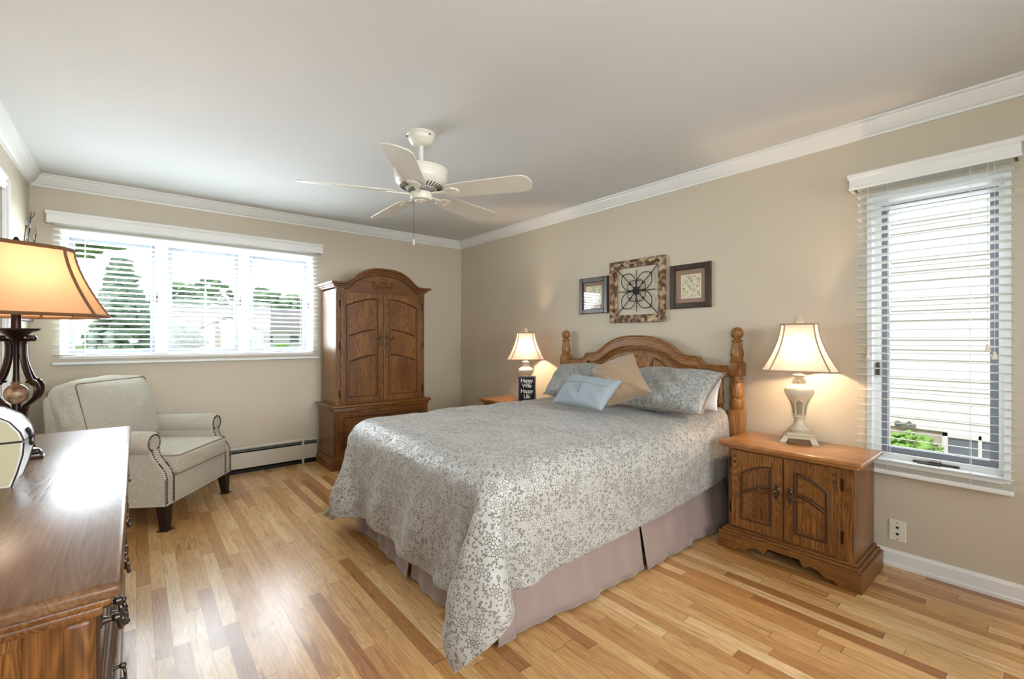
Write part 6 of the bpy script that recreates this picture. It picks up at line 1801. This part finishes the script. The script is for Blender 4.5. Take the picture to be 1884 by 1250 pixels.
shade_mb(dl, .515, .762, (.215, .215, .075), (.128, .128, .042), M['shade_amber'], M['pipe_brown'], .0052, 1.5)
MB().lathe([(.004, .735), (.010, .765), (.008, .775), (.012, .785), (.004, .80)], (0, 0, 0), 12).build('finial', M['bronze'], dl, world=False, smooth=True)
bulb(dl, 'lamp_light', .64, 3.8, (1.0, .83, .63), .04)

# domed box
cb = thing('domed_box', 'cream domed keepsake box with black edges on the near end of the dresser', 'box', (-.435, 2.02, DZ))
pr = [(-.158, 0), (-.170, .04), (-.181, .09), (-.183, .125), (-.176, .155), (-.155, .188), (-.118, .214), (-.065, .231), (0, .237)]
pr = pr + [(-x, z) for x, z in reversed(pr[:-1])]
lidz = .128
body = [(x, z) for x, z in pr if z <= .126] 
bx_ = [( -.158, 0), (-.170, .04), (-.181, .09), (-.183, .125), (.183, .125), (.181, .09), (.170, .04), (.158, 0)]
lid_ = [(-.183, .131), (-.176, .155), (-.155, .188), (-.118, .214), (-.065, .231), (0, .237), (.065, .231), (.118, .214), (.155, .188), (.176, .155), (.183, .131)]


M['box_face'] = mottled('box_marbled_face', (206, 208, 210), (238, 238, 236), 22)
M['box_end'] = plain('box_cream_end', (202, 194, 160), .35, noise=.06)
yA, yB = -.088, .088


def worldify(poly):
    return [(x - .435, z + DZ) for x, z in poly]


cbody = MB().prism(worldify(bx_), 2.02 + yA, 2.02 + yB, 'y').build('box_body', M['box_face'], cb)
clid = MB().prism(worldify(lid_), 2.02 + yA, 2.02 + yB, 'y').build('lid', M['box_face'], cb, smooth=True)
for y0, y1 in ((2.02 + yA - .002, 2.02 + yA + .001), (2.02 + yB - .001, 2.02 + yB + .002)):
    MB().prism(worldify([(x * .965, max(z, .004)) for x, z in bx_]), y0, y1, 'y').build('end_panel', M['box_end'], cbody)
    MB().prism(worldify([(x * .965, .131 + (z - .131) * .95) for x, z in lid_]), y0, y1, 'y').build('end_panel', M['box_end'], clid)
for y in (2.02 + yA, 2.02 + yB):
    MB().tube([(x, y, z) for x, z in worldify(bx_[:4])], .0022, 6).build('edge_band', M['pewter'], cbody, smooth=True)
    MB().tube([(x, y, z) for x, z in worldify(bx_[4:])], .0022, 6).build('edge_band', M['pewter'], cbody, smooth=True)
    MB().tube([(x, y, z) for x, z in worldify(lid_)], .0022, 6).build('edge_band', M['pewter'], clid, smooth=True)
MB().box(-.435 - .178, -.435 + .178, 2.02 + yA + .004, 2.02 + yB - .004, DZ + .122, DZ + .134).build('seam', M['dark'], cbody)
t = MB()
for yy, zz in ((2.005, .150), (2.022, .150), (2.012, .128), (2.03, .128), (2.02, .108), (2.016, .138)):
    t.ball((-.435 + (.187 if zz < .13 else .180), yy, DZ + zz), .008, 8, 6, (.6, 1, 1))
t.tube([(-.252, 2.02, DZ + .15), (-.249, 2.02, DZ + .128), (-.252, 2.02, DZ + .105)], .004, 6)
t.build('clasp', M['iron'], cbody, smooth=True)

# little dark clip lying behind the box
tr = thing('trinket_holder', 'tiny dark metal holder on the dresser just behind the domed box', 'trinket', (-.285, 2.345, DZ))
b = MB().box(-.315, -.255, 2.325, 2.365, DZ, DZ + .010, .002)
b.build('tray', M['pewter'], tr)
b = MB()
b.tube([(-.31, 2.345, DZ + .008), (-.30, 2.345, DZ + .03), (-.27, 2.345, DZ + .03), (-.26, 2.345, DZ + .008)], .004, 6)
b.build('loop', M['iron'], tr, smooth=True)

# ------------------------------------------------------------------ armchair (local: +x front, y across)
O_ = (.052, 4.141)
ac = thing('armchair', 'beige linen armchair with nailhead scrolled arms in the corner by the wide window', 'armchair', (O_[0], O_[1], 0), R(-34.7))
LW = dict(world=False, smooth=True)
b = MB().box(-.36, .372, -.315, .315, .165, .335, .02, 3)
b.build('seat_frame', M['linen'], ac, **LW)
MB().tube([(.373, -.33, .335), (.376, 0, .335), (.373, .33, .335)], .004, 6).build('welt', M['piping_dark'], ac, **LW)
prof_front = [(.378, .165), (.378, .33)] + [(q[0], q[1]) for q in spline([(.376, .345), (.362, .385), (.330, .43), (.300, .475), (.288, .52), (.286, .575)], 3)]
for s, nm in ((-1, 'near'), (1, 'far')):
    y0, y1 = (s * .300, s * .385)
    ya, yb = min(y0, y1), max(y0, y1)
    poly = [(-.36, .165)] + prof_front + [(-.36, .575)]
    arm = MB().prism(poly, ya, yb, 'y').build('arm', M['linen'], ac, world=False, bevel=.010)
    # rolled top
    yc_ = s * .355
    t = MB()
    n = 20
    st = []
    for x, r in ((-.38, .066), (-.30, .072), (.10, .074), (.24, .074), (.278, .070), (.290, .060)):
        st.append((r, x))
    t.lathe([(.001, -.38)] + st + [(.001, .292)], (0, yc_, .562), 24, 'x')
    t.build('arm_roll', M['linen'], arm, **LW)
    # front facing panel edges with nailheads
    t = MB()
    path = []
    scroll = [(.294, yc_ + s * .052 * math.cos(R(a)), .562 + .052 * math.sin(R(a))) for a in range(-60, 250, 14)]
    inner = [(q[0] + .004, s * .312, q[1]) for q in reversed(prof_front) if q[1] < .53]
    outer = [(q[0] + .004, s * .374, q[1]) for q in reversed(prof_front) if q[1] < .53]
    for pth in (scroll, inner, outer):
        pv = [Vector(p) for p in pth]
        L = 0
        for p, q in zip(pv, pv[1:]):
            d = (q - p).length
            k = max(1, int(round(d / .0125)))
            for i in range(k):
                t.ball(p + (q - p) * i / k, .0052, 6, 4)
    t.build('nailhead_trim', M['nail'], arm, **LW)
    w_ = MB().tube([(.382, s * .302, .165), (.382, s * .302, .335)], .003, 6).tube([(.382, s * .388, .165), (.382, s * .388, .33)], .003, 6)
    w_.build('arm_piping', M['piping_dark'], arm, **LW)
MB().box(-.38, .38, -.388, .388, .160, .172, .004).build('base_welt', M['linen'], ac, **LW)
# outer back, slightly raked
bp = [(-.30, .17), (-.24, .50), (-.285, .845), (-.315, .872), (-.36, .868), (-.392, .84), (-.372, .50), (-.375, .17)]
MB().prism(bp, -.335, .335, 'y').build('back_frame', M['linen'], ac, world=False, bevel=.02)


def cushion(name, mat, x0, x1, y0, y1, z0, z1, mtx, crown=.03, n=14, rnd=.035, wr=.004, seed=0):
    """boxed cushion: six bowed faces, rounded"""
    t = bmesh.new()
    bmesh.ops.create_cube(t, size=2)
    bmesh.ops.subdivide_edges(t, edges=t.edges[:], cuts=n - 1, use_grid_fill=True)
    hx, hy, hz = (x1 - x0) / 2, (y1 - y0) / 2, (z1 - z0) / 2
    c = Vector(((x0 + x1) / 2, (y0 + y1) / 2, (z0 + z1) / 2))
    mn = min(hx, hy, hz)
    r = min(rnd, mn * .9)
    for v in t.verts:
        u = v.co.copy()
        p = Vector((u.x * hx, u.y * hy, u.z * hz))
        core = Vector((max(-hx + r, min(hx - r, p.x)), max(-hy + r, min(hy - r, p.y)), max(-hz + r, min(hz - r, p.z))))
        d = p - core
        if d.length > 1e-6:
            p = core + d.normalized() * r
        ax = max(range(3), key=lambda i: abs(u[i]))
        o = [i for i in range(3) if i != ax]
        f = (1 - u[o[0]] ** 2) * (1 - u[o[1]] ** 2)
        p[ax] += math.copysign(crown * f * (1 if (hx, hy, hz)[ax] == mn else .45), u[ax])
        p[ax] += wr * math.sin(u[o[0]] * 7 + seed) * math.sin(u[o[1]] * 5 + seed * 2) * f
        v.co = p + c
    bmesh.ops.transform(t, matrix=mtx, verts=t.verts[:])
    q = MB()
    q._add(t)
    o = q.build(name, mat, ac, **LW)
    lines = MB()
    mnax = [hx, hy, hz].index(mn)
    for s in (-1, 1):
        e = .012
        A, B_ = [i for i in range(3) if i != mnax]
        H = (hx, hy, hz)
        cs = []
        for a, bb in ((-1, -1), (1, -1), (1, 1), (-1, 1)):
            for m1, m2 in ((a * (1 - .06), bb), (a, bb * (1 - .06))) if (a * bb > 0) == False or True else ():
                p = [0, 0, 0]
                p[mnax] = s * (H[mnax] - r * .28)
                p[A] = m1 * (H[A] - r * .28)
                p[B_] = m2 * (H[B_] - r * .28)
                cs.append((a, bb, Vector(p) + c))
        order = [cs[0], cs[1], cs[3], cs[2], cs[4], cs[5], cs[7], cs[6]]
        order = [cs[1], cs[0], cs[2], cs[3], cs[5], cs[4], cs[6], cs[7]]
        lines.tube([mtx @ w[2] for w in order], .0042, 6, closed=True)
    lines.build('piping', M['piping_dark'], o, **LW)
    return o


cushion('seat_cushion', M['linen'], -.27, .405, -.296, .296, .335, .470, Matrix(), .022, rnd=.03, seed=1)
mt_ = Matrix.Translation((-.185, 0, .455)) @ Matrix.Rotation(R(-14), 4, 'Y')
cushion('back_cushion', M['linen'], -.105, .105, -.325, .325, 0, .49, mt_, .06, rnd=.06, wr=.010, seed=2)
for x, y in ((.345, -.345), (.345, .345), (-.33, -.33), (-.33, .33)):
    sx = .012 if x > 0 else -.02
    sy = .008 if y > 0 else -.008
    t = .033
    q = .021
    bt = [(x + sx - q, y + sy - q, .004), (x + sx + q, y + sy - q, .004), (x + sx + q, y + sy + q, .004), (x + sx - q, y + sy + q, .004)]
    tp = [(x - t, y - t, .168), (x + t, y - t, .168), (x + t, y + t, .168), (x - t, y + t, .168)]
    lg = MB().hexa(bt, tp).build('leg', M['leg_dark'], ac, world=False, bevel=.002)
    MB().box(x + sx - .032, x + sx + .032, y + sy - .032, y + sy + .032, 0, .006, .002).build('floor_pad', M['leg_dark'], lg, world=False)


# ------------------------------------------------------------------ pictures on the right wall
def frame_mb(y0, y1, z0, z1, w, d, step=None):
    b = MB()
    for a0, a1, h0, h1 in ((y0, y0 + w, z0, z1), (y1 - w, y1, z0, z1), (y0 + w, y1 - w, z0, z0 + w), (y0 + w, y1 - w, z1 - w, z1)):
        b.box(XR - d, XR - .001, a0, a1, h0, h1)
    return b


def art_mat(name, base, stops, sc):
    t = NT(name)
    tc = t.n('ShaderNodeTexCoord')
    v = t.n('ShaderNodeTexVoronoi', Vector=tc.outputs['Object'], Scale=sc)
    nz = t.n('ShaderNodeTexNoise', Vector=tc.outputs['Object'], Scale=sc * .6, Detail=4.0, Distortion=1.5)
    f = t.math('ADD', t.math('MULTIPLY', v.outputs[0], .35), t.math('MULTIPLY', nz.outputs[0], .7))
    t.set(Base_Color=t.ramp(f, stops), Roughness=.7)
    return t.m


M['frame_dark'] = plain('dark_walnut_frame', (58, 38, 28), .3, noise=.35, nscale=40)
M['frame_gilt'] = plain('bronze_frame_edge', (128, 100, 72), .35, .4, .3)
M['mat_brown'] = plain('taupe_brown_mat_board', (152, 122, 100), .8, noise=.05)
M['mat_cream'] = plain('cream_mat_bevel', (226, 218, 198), .8, noise=.03)
M['print'] = art_mat('botanical_print', None, [(.3, srgb(120, 128, 116)), (.45, srgb(186, 180, 150)), (.62, srgb(222, 212, 182))], 38)
M['print2'] = art_mat('muted_print', None, [(.3, srgb(120, 110, 96)), (.55, srgb(176, 164, 140)), (.7, srgb(212, 202, 180))], 30)
M['rustic'] = art_mat('distressed_painted_wood', None, [(.36, srgb(58, 40, 28)), (.50, srgb(116, 88, 64)), (.60, srgb(172, 146, 114)), (.74, srgb(206, 190, 162))], 26)
M['pic_glass'] = glass_mat('picture_glass')


def picture(label, y0, y1, z0, z1, w, inner):
    p = thing('framed_picture', label, 'picture', (XR, (y0 + y1) / 2, (z0 + z1) / 2))
    b = frame_mb(y0, y1, z0, z1, w, .024)
    b.build('frame', M['frame_dark'], p, bevel=.005)
    b = frame_mb(y0 + w - .006, y1 - w + .006, z0 + w - .006, z1 - w + .006, .006, .016)
    b.build('inner_lip', M['frame_gilt'], p)
    b = frame_mb(y0 - .002, y1 + .002, z0 - .002, z1 + .002, .006, .014)
    b.build('outer_lip', M['frame_gilt'], p)
    MB().box(XR - .008, XR - .002, y0 + w - .004, y1 - w + .004, z0 + w - .004, z1 - w + .004).build('mat_board', M['mat_brown'], p)
    i0, i1, h0, h1 = inner
    MB().box(XR - .0095, XR - .003, i0 - .008, i1 + .008, h0 - .008, h1 + .008).build('mat_bevel', M['mat_cream'], p)
    MB().box(XR - .0105, XR - .004, i0, i1, h0, h1).build('print', M['print'], p)
    MB().box(XR - .0145, XR - .0130, y0 + w - .003, y1 - w + .003, z0 + w - .003, z1 - w + .003).build('glazing', M['pic_glass'], p)
    return p


picture('smaller dark-framed picture at the far side of the iron scroll panel', 2.478, 2.802, 1.452, 1.774, .042, (2.56, 2.72, 1.54, 1.69))
picture('dark-framed brown-matted picture nearer the tall blind than the iron scroll panel', 1.568, 1.885, 1.455, 1.780, .040, (1.650, 1.790, 1.535, 1.695))
Y0, Y1, Z0, Z1 = 1.925, 2.447, 1.362, 1.876
wp = thing('scroll_wall_panel', 'distressed wooden frame holding black iron scrollwork, central piece above the headboard', 'wall art', (XR, (Y0 + Y1) / 2, (Z0 + Z1) / 2))
frame_mb(Y0, Y1, Z0, Z1, .036, .034).build('outer_frame', M['rustic'], wp, bevel=.005)
frame_mb(Y0 + .032, Y1 - .032, Z0 + .032, Z1 - .032, .030, .024).build('inner_frame', M['rustic'], wp, bevel=.004)
yc2, zc2 = (Y0 + Y1) / 2, (Z0 + Z1) / 2
XS = XR - .016
b = MB()
hy, hz = (Y1 - Y0) / 2 - .058, (Z1 - Z0) / 2 - .058
for s in (-1, 1):
    b.tube([(XS, yc2 - hy, zc2 - s * hz), (XS, yc2 + hy, zc2 + s * hz)], .0036, 6)
b.tube([(XS, yc2, zc2 - hz * .86), (XS, yc2, zc2 + hz * .86)], .0036, 6)
b.tube([(XS, yc2 - hy * .86, zc2), (XS, yc2 + hy * .86, zc2)], .0036, 6)
b.build('iron_bars', M['iron'], wp, smooth=True)
b = MB()
for sy in (-1, 1):
    for sz in (-1, 1):
        hp = [(.018, .075), (.055, .048), (.098, .040), (.132, .058), (.150, .098), (.145, .135)]
        a = spline([(0, .028), (.012, .052), (.028, .062), (.038, .052), (.030, .042)], 4)
        out = spline([(.003, .01), (.004, .06), (.018, .105), (.060, .142), (.110, .142), (.142, .128)], 5)
        b.tube([(XS - .003, yc2 + sy * q[0], zc2 + sz * q[1]) for q in out], .0036, 6)
        b.tube([(XS - .003, yc2 + sy * q[1], zc2 + sz * q[0]) for q in out], .0036, 6)
        b.tube([(XS - .003, yc2 + sy * q[0], zc2 + sz * (q[1] + .01)) for q in spline([(.004, .07), (.03, .075), (.055, .07), (.068, .055), (.060, .042), (.05, .048)], 4)], .003, 6)
        b.tube([(XS - .003, yc2 + sy * (q[1] + .01), zc2 + sz * q[0]) for q in spline([(.004, .07), (.03, .075), (.055, .07), (.068, .055), (.060, .042), (.05, .048)], 4)], .003, 6)
b.build('iron_scrolls', M['iron'], wp, smooth=True)
b = MB()
for k in range(8):
    a = 2 * PI * k / 8
    b.ball((XS - .008, yc2 + .024 * math.cos(a), zc2 + .024 * math.sin(a)), .014, 10, 6, (.5, 1, 1))
for k in range(5):
    a = 2 * PI * k / 5 + .3
    b.ball((XS - .014, yc2 + .011 * math.cos(a), zc2 + .011 * math.sin(a)), .010, 8, 6, (.6, 1, 1))
b.build('iron_flower', M['iron'], wp, smooth=True)

# twig decoration on the left wall
tw = thing('twig_wall_art', 'black metal twig decoration with grey leaves on the left wall behind the amber lamp', 'wall art', (XL, 4.45, 1.70))
rng = random.Random(11)
M['leaf_grey'] = plain('grey_metal_leaf', (96, 100, 98), .6, 0, .25)
for k, (yb, yt, zt) in enumerate(((4.34, 4.36, 1.98), (4.48, 4.55, 2.11), (4.50, 4.47, 1.86), (4.66, 4.74, 1.98), (4.70, 4.62, 1.92))):
    pts = spline([(XL + .02, yb, 1.36), (XL + .035, yb + .02, 1.55), (XL + .03, (yb + yt) / 2 - .01, 1.55 + (zt - 1.55) * .5), (XL + .04, yt, zt)], 5)
    st = MB().tube(pts, [.006 - .004 * i / len(pts) for i in range(len(pts))], 6)
    lv = MB()
    for i in range(6, len(pts) - 1, 2):
        p = pts[i]
        s = rng.choice((-1, 1))
        e = p + Vector((.012, s * rng.uniform(.02, .05), rng.uniform(.02, .06)))
        st.tube([p, e], .0022, 5)
        t = MB()
        t.lathe([(.001, 0), (.009, .012), (.011, .022), (.006, .036), (.001, .044)], (0, 0, 0), 8, sx=.25)
        t.xform(Matrix.Translation(e) @ Matrix.Rotation(-s * rng.uniform(.2, .9), 4, 'X'))
        lv._add(t.bm)
    o = st.build('twig', M['leg_dark'], tw, smooth=True)
    lv.build('leaves', M['leaf_grey'], o, smooth=True)
MB().box(XL + .0, XL + .03, 4.30, 4.74, 1.35, 1.372, .003).build('mounting_bar', M['iron'], tw)

# ------------------------------------------------------------------ outdoors
GZ = -.32
M['lawn'] = plain('lawn_grass', (136, 160, 104), .9, noise=.3, nscale=8)
M['gravel'] = mottled('gravel_bed', (140, 128, 116), (196, 186, 172), 30)
M['drive'] = plain('pale_concrete_drive', (206, 202, 196), .8, noise=.08, nscale=4)
M['siding'] = plain('white_vinyl_siding', (236, 236, 232), .6, noise=.02)
M['found'] = plain('concrete_foundation', (196, 186, 172), .8, noise=.1, nscale=12)
M['roof'] = plain('grey_roof_shingle', (150, 148, 146), .9, noise=.2, nscale=6)
M['leaf_bright'] = plain('bright_green_leaves', (150, 196, 96), .6, noise=.35, nscale=9)
M['leaf_mid'] = plain('mid_green_leaves', (150, 180, 136), .7, noise=.4, nscale=5)
M['leaf_deep'] = plain('deep_green_needles', (150, 176, 154), .75, noise=.4, nscale=6)
M['bark'] = plain('brown_bark', (104, 84, 66), .9, noise=.3, nscale=12)
M['dark_glass'] = plain('shaded_window_glass', (120, 130, 138), .15, noise=.05)
gl = MB().box(-60, 70, 4.96, 130, GZ - .1, GZ).build('ground_lawn', M['lawn'])
struct(gl)
struct(MB().box(3.32, 60, -30, 4.955, GZ - .1, GZ).build('ground_gravel', M['gravel']))
struct(MB().box(-60, 3.32, -60, 4.955, GZ - .1, GZ).build('ground_yard', M['lawn']))
struct(MB().box(-30, 60, 40, 47, GZ - .05, GZ + .02).build('street', M['drive']))
struct(MB().box(5.5, 10.5, 47, 58.5, GZ - .05, GZ + .03).build('driveway', M['drive']))

# neighbour's wall seen through the tall window
nb = thing('neighbor_house', 'white sided neighbour house close outside the tall window', 'house', (7.2, .6, GZ))
b = MB()
for k in range(30):
    z = .18 + k * .115
    b.prism([(6.985, z), (7.0, z + .115), (7.3, z + .115), (7.3, z)], -8, 9, 'y')
b.build('siding', M['siding'], nb)
MB().box(7.02, 7.3, -8, 9, GZ, .19).build('foundation', M['found'], nb)
b = MB()
for y0, y1, z0, z1 in ((.22, .82, -.12, -.07), (.22, .82, .13, .18), (.22, .27, -.12, .18), (.77, .82, -.12, .18), (.505, .535, -.12, .18)):
    b.box(6.975, 7.03, y0, y1, z0, z1, .004)
wf = b.build('basement_window_frame', M['white'], nb)
MB().box(7.005, 7.03, .25, .79, -.09, .15).build('basement_pane', M['dark_glass'], wf)
b = MB().tube([(7.0, 1.10, .24), (6.94, 1.10, .24), (6.93, 1.10, .19)], .018, 8)
b.tube([(6.96, 1.04, .22), (6.96, 1.19, .22)], .016, 8)
b.ball((6.95, 1.2, .22), .035, 8, 6)
b.build('spigot', M['heater_grey'], nb, smooth=True)
rng = random.Random(5)


def clump_mb(c, rad, n, rng, leaf=.05, flat=.8):
    b = MB()
    for k in range(n):
        u = rng.uniform(0, 2 * PI)
        w = rng.uniform(-.4, 1)
        q = math.sqrt(max(0, 1 - w * w))
        r = rad * rng.uniform(.55, 1.0)
        p = (c[0] + r * q * math.cos(u), c[1] + r * q * math.sin(u), c[2] + r * w * flat)
        s = leaf * rng.uniform(.7, 1.4)
        b.ico(p, s, 1, (1, rng.uniform(.5, 1), rng.uniform(.35, .8)), rng, .25)
    return b


bu = thing('bush', 'bright green bush outside the tall window at the foot of the white house', 'bush', (6.55, 1.02, GZ))
clump_mb((6.55, 1.02, GZ + .27), .27, 230, rng, .045, .95).build('foliage', M['leaf_bright'], bu)
MB().tube([(6.55, 1.02, GZ), (6.56, 1.03, GZ + .2)], .02, 6).build('stem', M['bark'], bu)

# house over the street
hs = thing('house', 'low pale gabled house across the street seen through the wide blind', 'house', (10.0, 61, GZ))
MB().box(2.5, 20, 62, 70, GZ, 2.4).build('wall', M['siding'], hs)
MB().prism([(61.2, 2.35), (66, 5.0), (70.8, 2.35)], 2.0, 20.5, 'x').build('roof', M['roof'], hs)
b = MB().prism([(5.6, GZ), (10.4, GZ), (10.4, 2.3), (8.0, 3.5), (5.6, 2.3)], 59, 63, 'y')
b.build('garage_gable', M['siding'], hs)
b = MB().prism([(5.2, 2.25), (8.0, 3.65), (10.8, 2.25), (10.8, 2.4), (8.0, 3.85), (5.2, 2.4)], 58.7, 66, 'y')
b.build('gable_roof', M['roof'], hs)
MB().box(6.2, 9.8, 58.95, 59.0, GZ, 1.9).build('garage_door', M['plate'], hs)
for x in (12.5, 15.5, 18.0):
    f_ = MB().box(x - .6, x + .6, 61.93, 62.0, .7, 1.9).build('window', M['white'], hs)
    MB().box(x - .5, x + .5, 61.9, 61.95, .8, 1.8).build('pane', M['dark_glass'], f_)


def tree(name, label, x, y, h, w, mat, n, leaf, cone=False, group=None, base=.25):
    t = thing(name, label, 'tree', (x, y, GZ), 0, group)
    b = MB()
    for k in range(n):
        f = rng.uniform(base, 1)
        u = rng.uniform(0, 2 * PI)
        if cone:
            r = w * (1.02 - f) ** .8 * rng.uniform(.5, 1)
        else:
            r = w * math.sqrt(max(.02, 1 - ((f - (1 + base) / 2) / ((1 - base) / 2)) ** 2)) * rng.uniform(.35, 1)
        b.ico((x + r * math.cos(u), y + r * math.sin(u), GZ + h * f), leaf * rng.uniform(.6, 1.4), 1, (1, 1, .6), rng, .3)
    b.build('foliage', mat, t)
    MB().tube([(x, y, GZ), (x, y, GZ + h * .6)], [w * .07, w * .04], 7).build('trunk', M['bark'], t)
    return t


tree('evergreen_tree', 'broad dark evergreen filling the left pane of the wide window', -.25, 13.5, 3.3, .95, M['leaf_deep'], 420, .13, True, base=.06)
tree('leafy_tree', 'tall leafy tree whose crown fills the top of the left pane', -2.0, 17.5, 6.2, 2.0, M['leaf_mid'], 300, .26, base=.62)
tree('round_shrub', 'small clipped dark shrub low in the left pane beside the evergreen', -1.05, 12.0, 1.15, .33, M['leaf_deep'], 120, .08, base=.1)
tree('hedge_shrub', 'square dark shrub at the left edge of the middle pane', 1.3, 22, 1.95, 1.0, M['leaf_deep'], 200, .2, base=.05)
tree('light_shrub', 'pale green feathery shrub low in the right pane', 2.75, 12.0, 1.35, .62, M['leaf_bright'], 200, .1, base=.05)
for k, (x, y, h, w) in enumerate(((4.5, 78, 9.0, 3.2), (9.6, 92, 11.5, 4.6), (15.0, 78, 9.0, 3.4), (23.0, 92, 9.5, 4.4))):
    tree('distant_tree', ('green treetop farthest left behind the house roof', 'tallest green treetop behind the middle of the house roof', 'green treetop behind the right part of the house roof',
                          'green treetop past the right end of the house')[k], x, y, h, w, M['leaf_mid'], 160, .7, base=.2, group='trees behind the house')
